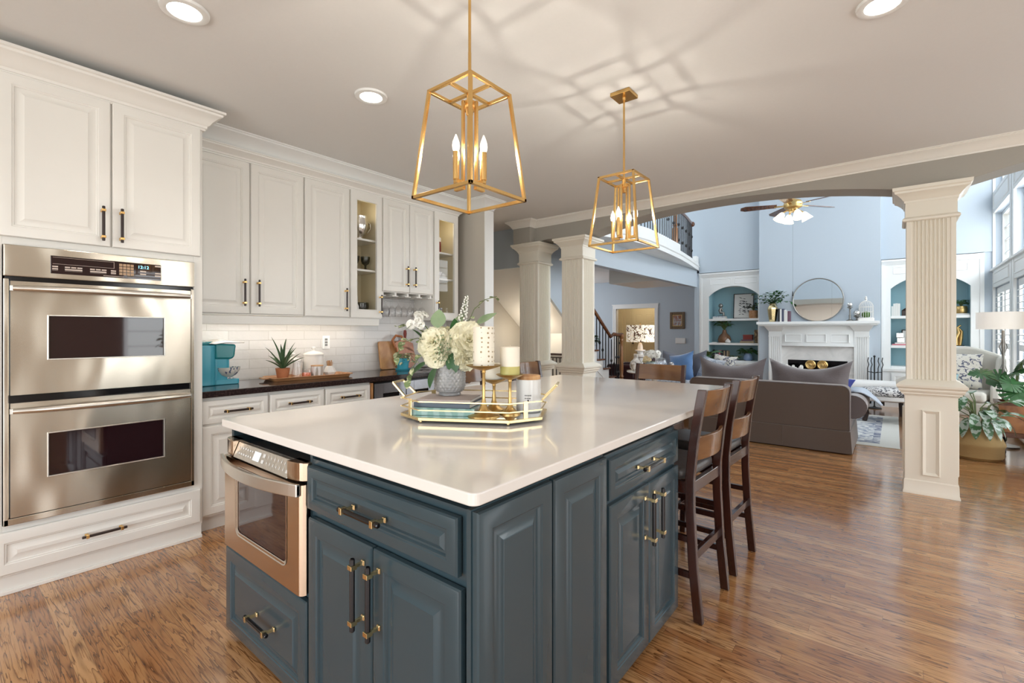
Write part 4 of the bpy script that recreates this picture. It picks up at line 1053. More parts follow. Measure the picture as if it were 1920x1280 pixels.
# ------------------------------------------------------------------ pendant lanterns
def pendant(label, x, y, rod_top):
    zb, zt = 1.815, 2.225
    t = thing('pendant_lantern', label, 'pendant light', (x, y, zb), 0, 'brass pendant lanterns over the island')
    hb, ht, w = 0.152, 0.110, 0.0125
    Z = zt-zb
    b = B()
    for h, z in ((hb, 0.0), (ht, Z)):
        c = [(-h,-h,z),(h,-h,z),(h,h,z),(-h,h,z)]
        for i in range(4):
            p, q = Vector(c[i]), Vector(c[(i+1) % 4]); d = (q-p).normalized()*w/2
            b.bar(p-d, q+d, w)
    for sx, sy in ((-1,-1),(1,-1),(1,1),(-1,1)): b.bar((sx*hb,sy*hb,0), (sx*ht,sy*ht,Z), w)
    obj('cage', b, M_BRASS, t, bevel=0.001, seg=1)
    b = B().bar((-ht,0,Z), (ht,0,Z), w).bar((0,-ht,Z), (0,ht,Z), w)
    b.lathe((0,0,Z-0.085), [(0,0),(0.012,0.0),(0.014,0.004),(0.014,0.03),(0.024,0.032),(0.024,0.052),(0.012,0.055),(0.012,0.09),(0,0.09)], 16)
    obj('hub', b, M_BRASS, t, bevel=0.001, seg=1)
    for dx, dy in ((1,0),(0,1),(-1,0),(0,-1)):
        b = B(); r0, r1 = 0.036, 0.074
        b.bar((0,0,Z-0.045), (dx*r0,dy*r0,Z-0.045), 0.011).bar((dx*r0,dy*r0,Z-0.04), (dx*r0,dy*r0,0.052), 0.011)
        b.bar((dx*(r0-0.006),dy*(r0-0.006),0.052), (dx*(r1+0.006),dy*(r1+0.006),0.052), 0.016)
        a = obj('arm', b, M_BRASS, t, bevel=0.001, seg=1)
        obj('candle_sleeve', B().lathe((dx*r1,dy*r1,0.058), [(0,0),(0.0115,0),(0.0115,0.105),(0,0.105)], 14), M_BRASS, a, smooth=50)
        obj('bulb', B().lathe((dx*r1,dy*r1,0.163), [(0,0),(0.009,0.0),(0.013,0.010),(0.0145,0.022),(0.012,0.038),(0.006,0.054),(0.002,0.064),(0,0.066)], 14), M_BULBG, a, smooth=60)
        obj('filament', B().cyl((dx*r1,dy*r1,0.175),(dx*r1,dy*r1,0.200),0.0028,None,6), M_FILAMENT, a)
        point('candle_bulb_light', (x+dx*r1, y+dy*r1, zb+0.188), 6.0, (1.0, 0.91, 0.78), 0.005)
    top = H-0.022-zb
    obj('rod', B().tube([(0,0,Z), (0,0,Z+0.16), (0,0,Z+0.161), (0,0,top)], [0.0065,0.0065,0.0058,0.0058], 10), M_BRASS, t, smooth=50)
    obj('canopy', B().box(-0.062,0.062,-0.062,0.062,top,top+0.0215).lathe((0,0,top-0.018), [(0,0),(0.009,0.002),(0.012,0.018),(0,0.018)], 14), M_BRASS, t, bevel=0.002)
    return t
pendant('brass cage pendant lantern hanging nearest, over the near end of the island', -1.285, 1.325, 0)
pendant('brass cage pendant lantern hanging farther back, its square canopy showing', -1.275, 2.655, 0)
# ------------------------------------------------------------------ plants and flowers: shared shapes
def leaf(b, base, d, L, Wd, bend=0.3, roll=0.0, fold=0.25, n=6, tip=1.0):
    """one leaf blade: curved, folded along its midrib"""
    d = Vector(d).normalized(); up = Vector((0,0,1)); side = d.cross(up)
    if side.length < 1e-3: side = Vector((1,0,0))
    side.normalize(); nrm = side.cross(d).normalized()
    if roll: q = Matrix.Rotation(roll, 3, d); side = q @ side; nrm = q @ nrm
    p = Vector(base); vs = []; fs = []; k = Matrix.Rotation(-bend/n, 3, side)
    for i in range(n+1):
        s = i/n; w = Wd*0.5*(math.sin(PI*min(1, s**0.8*tip))**0.8 if 0 < s < 1 or tip < 1 else 0.0)
        w = max(w, 0.0008)
        vs += [p-side*w+nrm*w*fold, p, p+side*w+nrm*w*fold]
        p = p+d*(L/n); d = k @ d; nrm = k @ nrm
    for i in range(n):
        for j in (0, 1): fs.append((i*3+j, i*3+j+1, i*3+3+j+1, i*3+3+j))
    return b.add(vs, fs)
def bloom(b, c, r, face, layers=5, ruffle=0.18, rg=None):
    """full ruffled flower head of cupped petals round an axis"""
    rg = rg or rnd
    c = Vector(c); f = Vector(face).normalized(); q = f.to_track_quat('Z', 'Y')
    for l in range(layers):
        t = l/(layers-1) if layers > 1 else 1
        n = 4+l*2; tilt = R(12+t*92); size = r*(0.45+0.50*t)
        for i in range(n):
            a = 2*PI*i/n+l*0.7+rg.uniform(-0.15, 0.15); ph = rg.uniform(0, 6)
            vs = []; fs = []; m, k = 6, 6
            for iu in range(m+1):
                u = iu/m
                for iv in range(k+1):
                    v = -1+2*iv/k
                    w = size*0.72*math.sin(PI*(0.10+0.80*u)**0.75)**0.7
                    ang = tilt*(0.35+0.75*u)
                    rad = size*u*math.sin(ang)*1.0; hgt = size*u*math.cos(ang)*0.9
                    cup = -0.25*size*(v*v)*u
                    rf = ruffle*size*u*u*(math.sin(5*v+ph)+0.7*math.sin(9*v+2*ph))*0.45
                    x = rad+cup*math.cos(tilt)*-0.6+rf*math.cos(ang); z = hgt-cup*0.5+rf*math.sin(ang)
                    y = v*w
                    P = Vector((x*math.cos(a)-y*math.sin(a), x*math.sin(a)+y*math.cos(a), z-0.10*r))
                    vs.append(c+q @ P)
            for iu in range(m):
                for iv in range(k):
                    o = iu*(k+1)+iv; fs.append((o, o+1, o+k+2, o+k+1))
            b.add(vs, fs)
    return b
def V3(p): return Vector(p)
def curve(p0, p1, sag=0.0, n=8):
    p0, p1 = Vector(p0), Vector(p1)
    return [p0.lerp(p1, i/n)+Vector((0,0,sag*4*(i/n)*(1-i/n))) for i in range(n+1)]
def sprig(b, bl, pts, n, L, Wd, rg, r=0.0016, droop=0.5, spread=0.8):
    """stem in b with leaves in bl along it"""
    b.tube(pts, r, 5)
    m = len(pts)-1
    for i in range(n):
        s = (i+0.6)/n*m; k = min(int(s), m-1); p = Vector(pts[k]).lerp(Vector(pts[k+1]), s-k)
        t = (Vector(pts[k+1])-Vector(pts[k])).normalized(); sd = t.cross(Vector((0,0,1)))
        sd = sd.normalized() if sd.length > 1e-3 else Vector((1,0,0))
        a = rg.uniform(-0.6, 0.6)
        d = t*0.55+sd*(spread if i % 2 else -spread)+Vector((0,0,a))
        leaf(bl, p, d, L*rg.uniform(0.75, 1.15), Wd*rg.uniform(0.8, 1.15), droop, rg.uniform(-0.5, 0.5))

# ------------------------------------------------------------------ gold tray on the island and what stands on it
Zi = 0.9305
Zc = 0.9155
TR = R(29.4)
t = thing('gallery_tray', 'gold octagonal gallery tray with mirrored base on the island', 'tray', (-1.426, 1.507, Zi), TR)
hl, hw, cu, cv = 0.300, 0.200, 0.115, 0.100
octo = [(-hl+cu,-hw),(hl-cu,-hw),(hl,-hw+cv),(hl,hw-cv),(hl-cu,hw),(-hl+cu,hw),(-hl,hw-cv),(-hl,-hw+cv)]
obj('mirror_base', B().prism([(x*0.985, y*0.985) for x, y in octo], 'z', 0.016, 0.020), M_MIRROR, t)
b = B().sweep(octo, [(-0.012,0.010),(0.004,0.010),(0.004,0.022),(-0.012,0.022)], True)
obj('rim', b, M_GOLD, t, bevel=0.001)
for z in (0.052, 0.086):
    b = B(); k = len(octo)
    for i in range(k):
        p, q = Vector((*octo[i], z)), Vector((*octo[(i+1) % k], z)); d = (q-p).normalized()*0.003
        b.bar(p-d, q+d, 0.0048, 0.0048)
    obj('rail', b, M_GOLD, t)
def flat_post(x, y, dx, dy): 
    b = B(); L = math.hypot(dx, dy); dx, dy = dx/L*0.010, dy/L*0.010
    return b.hexa([(x-dx-dy*.2,y-dy+dx*.2,0.018),(x+dx-dy*.2,y+dy+dx*.2,0.018),(x+dx+dy*.2,y+dy-dx*.2,0.018),(x-dx+dy*.2,y-dy-dx*.2,0.018)],
                  [(x-dx-dy*.2,y-dy+dx*.2,0.090),(x+dx-dy*.2,y+dy+dx*.2,0.090),(x+dx+dy*.2,y+dy-dx*.2,0.090),(x-dx+dy*.2,y-dy-dx*.2,0.090)])
for i, j in ((1,2),(3,4),(5,6),(7,0)):
    p, q = octo[i], octo[j]; obj('post', flat_post((p[0]+q[0])/2, (p[1]+q[1])/2, q[0]-p[0], q[1]-p[1]), M_GOLD, t)
for s in (-1, 1):
    x0 = s*hl; w = 0.062
    b = B(); c = [(x0,-w,0.086),(x0+s*0.058,-w*0.9,0.145),(x0+s*0.058,w*0.9,0.145),(x0,w,0.086)]
    for i in range(3): b.bar(c[i], c[i+1], 0.009)
    obj('handle', b, M_GOLD, t, bevel=0.0015)
for x, y in (octo[0], octo[1], octo[4], octo[5]): obj('ball_foot', B().sphere((x*0.97, y*0.97, 0.0065), 0.0065, 12), M_GOLD, t, smooth=60)
ZT = Zi+0.0204
def on_tray(u, v):
    c, s = math.cos(TR), math.sin(TR); return (-1.426+u*c-v*s, 1.507+u*s+v*c)
def book(name, label, x, y, z, L, Wd, Hh, rz, cover, group=None):
    t = thing(name, label, 'book', (x, y, z), rz, group)
    b = B().box(-L/2, L/2, -Wd/2, Wd/2, 0, 0.0022).box(-L/2, L/2, -Wd/2, Wd/2, Hh-0.0022, Hh).box(-L/2, L/2, -Wd/2, -Wd/2+0.003, 0.0022, Hh-0.0022)
    obj('cover', b, cover, t, bevel=0.0008, seg=1)
    obj('pages', B().box(-L/2+0.004, L/2-0.004, -Wd/2+0.003, Wd/2-0.004, 0.0023, Hh-0.0023), M_PAPER, t)
    return t
M_AQUA = two_tone('aqua_striped_cover', (0.30, 0.52, 0.47), (0.46, 0.66, 0.61), 30, 'wave', 0.3, 0.7, 0.4, (0.2, 1, 1), 2.0)
M_SLATECOV = paint('slate_cover', (0.10, 0.13, 0.17), 0.4, 0.05)
M_ROSECOV = paint('dusty_rose_cover', (0.48, 0.40, 0.37), 0.5, 0.08)
bx, by = on_tray(-0.110, -0.035)
book('coffee_table_book', 'aqua hardback book at the bottom of the stack on the gold tray', bx, by, ZT, 0.27, 0.205, 0.030, TR+R(2), M_AQUA, 'books under the flower vase')
book('coffee_table_book', 'grey-covered book in the middle of the stack on the gold tray', bx, by+0.005, ZT+0.0304, 0.25, 0.19, 0.020, TR+R(-5), M_SLATECOV, 'books under the flower vase')
book('coffee_table_book', 'dusty pink book on top of the stack, under the flower vase', bx-0.002, by+0.008, ZT+0.0508, 0.235, 0.18, 0.013, TR+R(-1), M_ROSECOV, 'books under the flower vase')
ZV = ZT+0.0642
vx, vy = on_tray(-0.128, 0.035)
t = thing('flower_vase', 'pressed clear glass vase of cream hydrangeas on the stacked books', 'vase', (vx, vy, ZV))
vp = [(0,0),(0.046,0.0),(0.050,0.006),(0.048,0.012),(0.060,0.018),(0.068,0.04),(0.070,0.08),(0.069,0.105),(0.062,0.122),(0.054,0.134),(0.055,0.142),(0.051,0.142),(0.050,0.134),(0.058,0.120),(0.0635,0.104),(0.064,0.08),(0.062,0.042),(0.052,0.022),(0,0.018)]
def hobnail(prof, n, bump, z0, z1, rows):
    # lathe wall carrying a honeycomb of raised round bosses
    b = B(); vs = []; fs = []; pr = []
    for (r0_, za), (r1_, zb) in zip(prof, prof[1:]):
        m = max(1, int(abs(zb-za)/0.0022))
        for i in range(m): f = i/m; pr.append((r0_+(r1_-r0_)*f, za+(zb-za)*f))
    pr.append(prof[-1])
    per = 2*PI/24; rh = (z1-z0)/rows
    for r_, z in pr:
        for i in range(n):
            a = 2*PI*i/n; d = 0.0
            if z0 <= z <= z1:
                k = int((z-z0)/rh); best = 9
                for kk in (k-1, k, k+1):
                    zc_ = z0+(kk+0.5)*rh; off = per/2 if kk % 2 else 0.0
                    da = (a-off+per/2) % per-per/2
                    best = min(best, math.hypot(da*r_, z-zc_))
                d = bump*max(0, 1-(best/(rh*0.55))**2)
            vs.append(((r_+d)*math.cos(a), (r_+d)*math.sin(a), z))
    for j in range(len(pr)-1):
        for i in range(n): i2 = (i+1) % n; fs.append((j*n+i, j*n+i2, (j+1)*n+i2, (j+1)*n+i))
    return b.add(vs, fs)
outer = [(0.0505,0.002),(0.050,0.006),(0.048,0.012),(0.060,0.018),(0.068,0.04),(0.070,0.08),(0.069,0.105),(0.062,0.122),(0.054,0.134),(0.055,0.142)]
gb = hobnail(outer, 168, 0.0032, 0.022, 0.126, 8)
gb.lathe((0,0,0), [(0,0.002),(0.0505,0.002)], 168); gb.lathe((0,0,0), [(0.055,0.142),(0.051,0.142),(0.050,0.134),(0.058,0.120),(0.0635,0.104),(0.064,0.08),(0.062,0.042),(0.052,0.022),(0,0.018)], 168)
gb.f = [f for f in gb.f if len(f) <= 4]
obj('glass_body', gb, M_CRYSTAL, t, smooth=60)
rg = random.Random(3)
# local axes : rr = to the right as seen from the kitchen entrance, ff = away
ff = Vector((-0.71, 0.70, 0)); rr = Vector((0.70, 0.71, 0)); zz = Vector((0,0,1))
def L3(r, f, z): return rr*r+ff*f+zz*z
b = B()
for i in range(9):
    a = 2*PI*i/9; b.tube(curve((0.030*math.cos(a), 0.030*math.sin(a), 0.022), (0.035*math.cos(a+2.4), 0.035*math.sin(a+2.4), 0.20), 0, 4), 0.003, 6)
obj('stems', b, M_STEM, t)
hs = [(-0.058,-0.02,0.235,0.078,(-0.5,-0.9,0.45)), (0.080,-0.03,0.245,0.088,(0.4,-1,0.35)), (0.01,0.06,0.27,0.07,(0.1,0.2,1)), (-0.05,-0.045,0.175,0.055,(-0.3,-1,-0.15)), (0.072,-0.045,0.165,0.058,(0.5,-1,-0.25))]
for r, f, z, rad, fc in hs:
    r, rad = r*1.12-0.005, rad*1.22
    fl = obj('hydrangea_bloom', bloom(B(), L3(r, f, z), rad, L3(fc[0], fc[1], fc[2]), 6, 0.22, rg), M_PETAL, t, smooth=60)
b = B(); st = B(); p0 = L3(-0.02, 0, 0.16); p1 = L3(-0.135, 0.0, 0.335)
st.tube(curve(p0, p1, 0.02), 0.0022, 6)
for i in range(7): bloom(b, p1+Vector((rg.uniform(-.035,.035), rg.uniform(-.035,.035), rg.uniform(-.03,.04))), 0.026, (rg.uniform(-1,1), rg.uniform(-1,0.3), rg.uniform(0,1)), 3, 0.1, rg)
obj('small_white_flowers', b, M_PETALW, t, smooth=60)
gl = B()
for r, f, z, d, L, w, bd in ((-0.06,-0.03,0.13,(-0.3,-0.4,-0.75),0.105,0.062,0.3),(0.012,-0.05,0.19,(0.05,-0.3,-0.9),0.10,0.062,0.5),(0.03,0.0,0.26,(-0.1,-0.3,0.9),0.09,0.05,0.2),(-0.11,0.0,0.24,(-0.6,-0.2,0.75),0.08,0.05,0.3),(-0.10,-0.02,0.15,(-0.8,-0.2,-0.5),0.09,0.05,0.4),(0.04,0.02,0.28,(0.4,0.2,0.6),0.09,0.05,0.3)):
    leaf(gl, L3(r, f, z), L3(*d), L, w, bd, rg.uniform(-.4,.4), 0.15)
obj('green_leaves', gl, M_LEAF, t, smooth=60)
gl = B(); c = L3(-0.052, -0.03, 0.345)
leaf(gl, c-zz*0.045, L3(0.05, 0.1, 1), 0.085, 0.078, 0.1, 0.0, 0.05, 8)
leaf(gl, L3(0.12, 0.02, 0.315), L3(0.8, 0.1, 0.42), 0.11, 0.05, -0.1, 0.6, 0.4); leaf(gl, L3(0.02, 0.02, 0.30), L3(0.3, 0.2, 0.5), 0.09, 0.05, 0.2, 0.3, 0.2)
obj('eucalyptus_leaves', gl, M_LEAFG, t, smooth=60)
sp = B(); p0 = L3(0.045, 0.03, 0.28); p1 = L3(0.078, 0.03, 0.45); st.tube([L3(0.0, 0, 0.18), p0, p1], 0.002, 5)
for i in range(70):
    s = i/70; a = i*2.4; p = p0.lerp(p1, s); w = 0.020*(1-s)+0.006
    sp.sphere(p+Vector((math.cos(a)*w, math.sin(a)*w, 0)), 0.0055*(1.1-s*0.5), 6)
obj('flower_spike', sp, M_PETALW, t, smooth=60)
lv = B()
sprig(st, lv, [L3(0.06,0.02,0.27), L3(0.11,0.02,0.385), L3(0.16,0.02,0.43), L3(0.215,0.02,0.445)], 7, 0.05, 0.026, rg)
sprig(st, lv, [L3(-0.05,0,0.2), L3(-0.14,-0.02,0.255), L3(-0.21,-0.02,0.235), L3(-0.235,-0.03,0.16)], 9, 0.055, 0.030, rg)
sprig(st, lv, [L3(-0.06,0,0.18), L3(-0.13,-0.02,0.18), L3(-0.175,-0.03,0.10), L3(-0.185,-0.03,0.04)], 8, 0.05, 0.028, rg)
sprig(st, lv, [L3(-0.07,0,0.24), L3(-0.17,0.02,0.32), L3(-0.23,0.02,0.30)], 6, 0.06, 0.03, rg)
obj('variegated_leaves', lv, M_LEAFV, t, smooth=60)
bt = B(); bs = B()
for i in range(46):
    p = L3(-0.022+rg.uniform(-.045,.03), -0.095+rg.uniform(-.012,.02), 0.21+rg.uniform(-.06,.06)); bt.sphere(p, rg.uniform(0.0022,0.0045), 6); st.tube([L3(-0.01,-0.04,0.2), p], 0.0008, 4)
obj('green_berries', bt, M_LEAFG, t, smooth=60)
obj('twigs', st, M_STEM, t)

def candle_holder(label, x, y, hgt, rf, rd):
    t = thing('candle_holder', label, 'candle holder', (x, y, ZT), 0, 'gold candle holders on the tray')
    prof = [(0,0),(rf,0.0),(rf,0.004),(rf*0.6,0.014),(rf*0.3,0.028),(rf*0.17,0.05),(0.0085,0.065),(0.0065,0.07),(0.0065,hgt-0.03),(0.009,hgt-0.026),(0.0075,hgt-0.02),(0.012,hgt-0.018),(rd*0.55,hgt-0.010),(rd*0.9,hgt-0.001),(rd,hgt+0.004),(rd*0.95,hgt+0.005),(rd*0.7,hgt-0.001),(0,hgt-0.001)]
    obj('stand', B().lathe((0,0,0), prof, 36), M_ANTIQUE, t, smooth=45)
    return t
CH = [(-1.318, 1.442, 0.206, 0.066, 0.074), (-1.384, 1.582, 0.134, 0.050, 0.058), (-1.268, 1.552, 0.163, 0.045, 0.060)]
candle_holder('tall gold candle holder with wide dish under the dotted candle', *CH[0])
candle_holder('shortest gold candle holder, behind the tall one on the tray', *CH[1])
candle_holder('mid-height gold candle holder before the white wood-lidded canister', *CH[2])
M_DOTS = two_tone('ivory_wax_gold_dots', (0.34, 0.24, 0.11), (0.86, 0.79, 0.66), 52, 'dots', 0.20, 0.23, 0.45)
M_WAXG = paint('olive_wax', (0.52, 0.46, 0.14), 0.4, 0.05)
def candle(label, i, r, h, rnd_=False, dots=False, low=False):
    x, y, hh = CH[i][:3]
    t = thing('pillar_candle', label, 'candle', (x, y, ZT+hh-0.0005), 0)
    if rnd_: prof = [(0,0),(r*0.75,0),(r*0.95,h*0.15),(r,h*0.45),(r*0.97,h*0.75),(r*0.8,h*0.93),(r*0.5,h),(0,h)]
    else: prof = [(0,0),(r,0),(r,h-0.003),(r-0.003,h),(r*0.5,h-0.003),(0,h-0.003)]
    if low:
        obj('wax', B().lathe((0,0,h*0.32), [(0,0),(r,0),(r,h*0.68-0.003),(r-0.003,h*0.68),(r*0.5,h*0.68-0.003),(0,h*0.68-0.003)], 36), M_CANDLE, t, smooth=40)
        obj('wax_base', B().lathe((0,0,0), [(0,0),(r,0),(r,h*0.32),(0,h*0.32)], 36), M_WAXG, t, smooth=40, label='olive green lower band of wax')
    else: obj('wax', B().lathe((0,0,0), prof, 36), M_DOTS if dots else M_CANDLE, t, smooth=40)
    obj('wick', B().cyl((0,0,h-0.004),(0.002,0,h+0.007),0.0012,0.0008,6), M_PAPER, t)
candle('tall ivory pillar candle with gold dots', 0, 0.044, 0.164, dots=True)
candle('squat rounded ivory candle half hidden behind the dotted candle', 1, 0.045, 0.075, rnd_=True)
candle('ivory pillar candle with olive green lower band', 2, 0.042, 0.122, low=True)
cx, cy = -1.248, 1.657
t = thing('canister', 'white canister with wooden lid and small black print on the tray', 'canister', (cx, cy, ZT), R(35))
obj('body', B().lathe((0,0,0), [(0,0),(0.050,0),(0.054,0.004),(0.054,0.140),(0,0.140)], 40), M_WHITECER, t, smooth=40)
obj('lid', B().lathe((0,0,0.1402), [(0,0),(0.051,0),(0.052,0.003),(0.052,0.015),(0.049,0.018),(0,0.018)], 40), M_BOARD, t, smooth=40, label='pale wooden lid')
b = B()
def ink(a0, a1, z0, z1):
    n = max(1, int((a1-a0)/0.05)); vs = []; fs = []
    for i in range(n+1):
        a = a0+(a1-a0)*i/n
        vs += [(0.0543*math.sin(a), -0.0543*math.cos(a), z0), (0.0543*math.sin(a), -0.0543*math.cos(a), z1)]
    for i in range(n): fs.append((2*i, 2*i+2, 2*i+3, 2*i+1))
    b.add(vs, fs)
for z, w in ((0.074, (0.07,0.05,0.06,0.05,0.06,0.05,0.07)), (0.062, (0.06,0.06,0.0,0.07,0.06,0.05,0.06))):
    a = -0.27
    for q in w:
        if q: ink(a, a+q*0.8, z-0.0025, z+0.0025)
        a += q+0.018
ink(-0.02, 0.02, 0.067, 0.069); ink(-0.06, 0.05, 0.047, 0.056)
obj('printed_mark', b, M_BLACK, t)

# ------------------------------------------------------------------ dark counter: coffee maker, tray of pots, boards
t = thing('coffee_maker', 'turquoise pod coffee maker beside the tall oven cabinet', 'coffee maker', (-3.84, 1.24, Zc))
b = B().prism(rrect(-0.105, 0.105, -0.135, 0.045, 0.04), 'z', 0.0, 0.285)
obj('tank_body', b, M_TURQ, t, bevel=0.006, smooth=40)
obj('column', B().prism(rrect(-0.075, 0.075, 0.03, 0.145, 0.03), 'z', 0.03, 0.20), M_TURQ, t, bevel=0.004, smooth=40)
hd = B().prism([(0.04,0.185),(0.15,0.180),(0.172,0.200),(0.182,0.29),(0.04,0.30)], 'x', -0.085, 0.085)
obj('brew_head', hd, M_TURQD, t, bevel=0.018, seg=3, smooth=40)
obj('lid_handle', B().prism([(0.00,0.296),(0.04,0.316),(0.10,0.326),(0.235,0.306),(0.235,0.298),(0.10,0.300),(0.04,0.290)], 'x', -0.092, 0.092), M_STEELH, t, bevel=0.006, seg=3, smooth=40)
obj('top_cap', B().prism([(-0.13,0.284),(-0.10,0.305),(0.03,0.312),(0.06,0.300),(0.05,0.288)], 'x', -0.08, 0.08), M_TURQD, t, bevel=0.008, seg=3, smooth=40)
obj('drip_tray', B().prism(rrect(-0.085, 0.085, 0.03, 0.205, 0.02), 'z', 0.0, 0.038), M_TURQ, t, bevel=0.005)
M_FLORALB = two_tone('white_bowl_blue_motifs', (0.14, 0.17, 0.27), (0.80, 0.76, 0.70), 26, 'noise', 0.40, 0.44, 0.25, (1,1,1), 1.5)
g = obj('breakfast_bowl', B().lathe((0,0,0), [(0,0),(0.034,0),(0.036,0.008),(0.034,0.012),(0.060,0.030),(0.078,0.06),(0.084,0.084),(0.080,0.084),(0.072,0.06),(0.05,0.03),(0,0.02)], 32), M_FLORALB, smooth=50)
g.location = (-3.80, 1.375, Zc+0.0385); tag(g, 'white patterned bowl sitting on the coffee maker drip tray', 'bowl')
t = thing('wooden_tray', 'long walnut serving tray holding pots on the dark counter', 'tray', (-3.745, 1.965, Zc), R(-6))
b = B().prism(rrect(-0.115, 0.115, -0.30, 0.30, 0.03), 'z', 0.0, 0.010)
po = rrect(-0.120, 0.120, -0.305, 0.305, 0.035)
b.sweep(po, [(0.012,0.022),(0.020,0.026),(0.014,0.030),(-0.004,0.012),(-0.004,0.002),(0.0,0.0)], True)
obj('board', b, M_TRAYWOOD, t, bevel=0.002)
for s in (-1, 1): obj('handle', B().prism([(x, y*1.0+s*0.335) for x, y in rrect(-0.06, 0.06, -0.028, 0.028, 0.02)], 'z', 0.016, 0.026), M_TRAYWOOD, t, bevel=0.003)
ZW = Zc+0.0104
t = thing('aloe_plant', 'spiky aloe plant in a terracotta pot on the walnut tray', 'plant', (-3.79, 1.775, ZW))
obj('pot', B().lathe((0,0,0), [(0,0),(0.040,0),(0.052,0.070),(0.054,0.082),(0.047,0.082),(0.045,0.07),(0,0.07)], 28), M_TERRA, t, smooth=40)
obj('soil', B().lathe((0,0,0.0702), [(0,0),(0.044,0),(0.030,0.006),(0,0.007)], 20), M_SOIL, t, smooth=40)
M_ALOE = paint('aloe_green', (0.07, 0.13, 0.06), 0.4, 0.3, 0, 20)
b = B(); rg = random.Random(11)
for i in range(19):
    a = i*2.4; el = R(86-i*3.0); L = 0.29-0.006*i if i > 0 else 0.30
    d = (math.cos(a)*math.cos(el), math.sin(a)*math.cos(el), math.sin(el))
    leaf(b, (0.008*math.cos(a), 0.008*math.sin(a), 0.074), d, L*rg.uniform(0.7, 1), 0.022, 0.35, 0, 0.9, 7, 1.0)
obj('leaves', b, M_ALOE, t, smooth=40)
g = obj('glass_carafe', B().lathe((0,0,0), [(0,0),(0.045,0),(0.047,0.006),(0.044,0.05),(0.036,0.09),(0.034,0.125),(0.038,0.15),(0.036,0.15),(0.032,0.125),(0.034,0.09),(0.042,0.05),(0.044,0.012),(0,0.010)], 28), M_GLASSW, smooth=60)
g.location = (-3.715, 1.856, ZW); tag(g, 'clear glass carafe beside the aloe pot on the walnut tray', 'carafe')
t = thing('jar_candle', 'orange candle in a glass jar in the middle of the walnut tray', 'candle', (-3.705, 1.925, ZW))
M_ORANGE = paint('orange_wax', (0.72, 0.16, 0.05), 0.35, 0.05)
obj('wax', B().lathe((0,0,0.003), [(0,0),(0.036,0),(0.036,0.036),(0,0.036)], 24), M_ORANGE, t, smooth=40)
obj('jar', B().lathe((0,0,0), [(0,0),(0.039,0),(0.041,0.004),(0.041,0.06),(0.037,0.066),(0.039,0.076),(0.0365,0.076),(0.035,0.066),(0.0385,0.058),(0.0385,0.0025),(0,0.0025)], 28), M_GLASSW, t, smooth=60)
M_BIRCH = two_tone('mercury_streak_glaze', (0.40, 0.36, 0.31), (0.78, 0.76, 0.75), 28, 'noise', 0.44, 0.56, 0.2, (1, 1, 0.2), 1.0)
t = thing('tea_canister', 'streaky white round canister with flat wood lid on the walnut tray', 'canister', (-3.70, 2.015, ZW))
obj('body', B().lathe((0,0,0), [(0,0),(0.046,0),(0.048,0.004),(0.048,0.088),(0,0.088)], 32), M_BIRCH, t, smooth=40)
obj('lid', B().lathe((0,0,0.0882), [(0,0),(0.049,0),(0.049,0.008),(0,0.010)], 32), M_BOARD, t, smooth=40)
t = thing('match_holder', 'white faceted holder filled with wooden sticks at the tray end', 'holder', (-3.70, 2.125, ZW))
obj('vase', B().lathe((0,0,0), [(0,0),(0.034,0),(0.056,0.034),(0.026,0.085),(0.022,0.085),(0.04,0.04),(0,0.03)], 6, ph=0.3), M_WHITECER, t)
b = B(); rg = random.Random(5)
for i in range(14):
    a = i*2.4; r0 = 0.004*math.sqrt(i); b.cyl((r0*math.cos(a), r0*math.sin(a), 0.045), (1.9*r0*math.cos(a), 1.9*r0*math.sin(a), 0.115+rg.uniform(0, 0.018)), 0.0028, None, 6)
obj('sticks', b, M_BOARD, t)
def crock(label, x, y, r, h):
    t = thing('storage_crock', label, 'crock', (x, y, Zc), 0, 'white lidded crocks behind the walnut tray')
    obj('body', B().lathe((0,0,0), [(0,0),(r*0.93,0),(r,0.006),(r,h*0.90),(r*0.97,h*0.93),(r*0.97,h*0.95),(0,h*0.95)], 40), M_WHITECER, t, smooth=35)
    obj('lid', B().lathe((0,0,h*0.951), [(0,0),(r*1.03,0),(r*1.04,0.008),(r*1.0,0.016),(r*0.7,0.030),(r*0.2,0.038),(0.010,0.042),(0.010,0.050),(0.018,0.058),(0.018,0.068),(0.010,0.074),(0,0.075)], 40), M_WHITECER, t, smooth=40)
crock('larger white lidded crock against the tile behind the walnut tray', -3.945, 2.115, 0.083, 0.185)
crock('smaller white lidded crock against the tile, nearer the aloe plant', -3.945, 1.935, 0.072, 0.135)
t = thing('outlet_plate', 'white switch and outlet plate on the tiled backsplash', 'outlet', (-4.052, 2.29, 1.20))
obj('plate', B().box(0.0, 0.006, -0.037, 0.037, -0.06, 0.06), paint('bright_white_plastic', (0.86,0.86,0.85), 0.3, 0.0), t, bevel=0.002)
b = B()
for z in (-0.024, 0.0, 0.026): b.box(0.006, 0.009, -0.012, 0.012, z-0.009, z+0.009)
obj('switches', b, M_PEWTER, t)
t = thing('cutting_board', 'rectangular striped acacia cutting board leaning on the backsplash', 'board', (-3.985, 2.93, Zc), R(0))
k_ = Matrix.Rotation(R(-9), 4, 'Y')
obj('board', B().prism(rrect(-0.10, 0.13, 0.0, 0.285, 0.02), 'x', 0.0, 0.022).xf(k_), M_BOARD, t, bevel=0.003)
t = thing('cutting_board', 'round orange-brown paddle board with dark looped handle, leaning', 'board', (-3.925, 3.12, Zc))
b = B(); ci = [(0.115*math.cos(2*PI*i/32), 0.115+0.115*math.sin(2*PI*i/32)) for i in range(32)]
b.prism(ci, 'x', 0.0, 0.02)
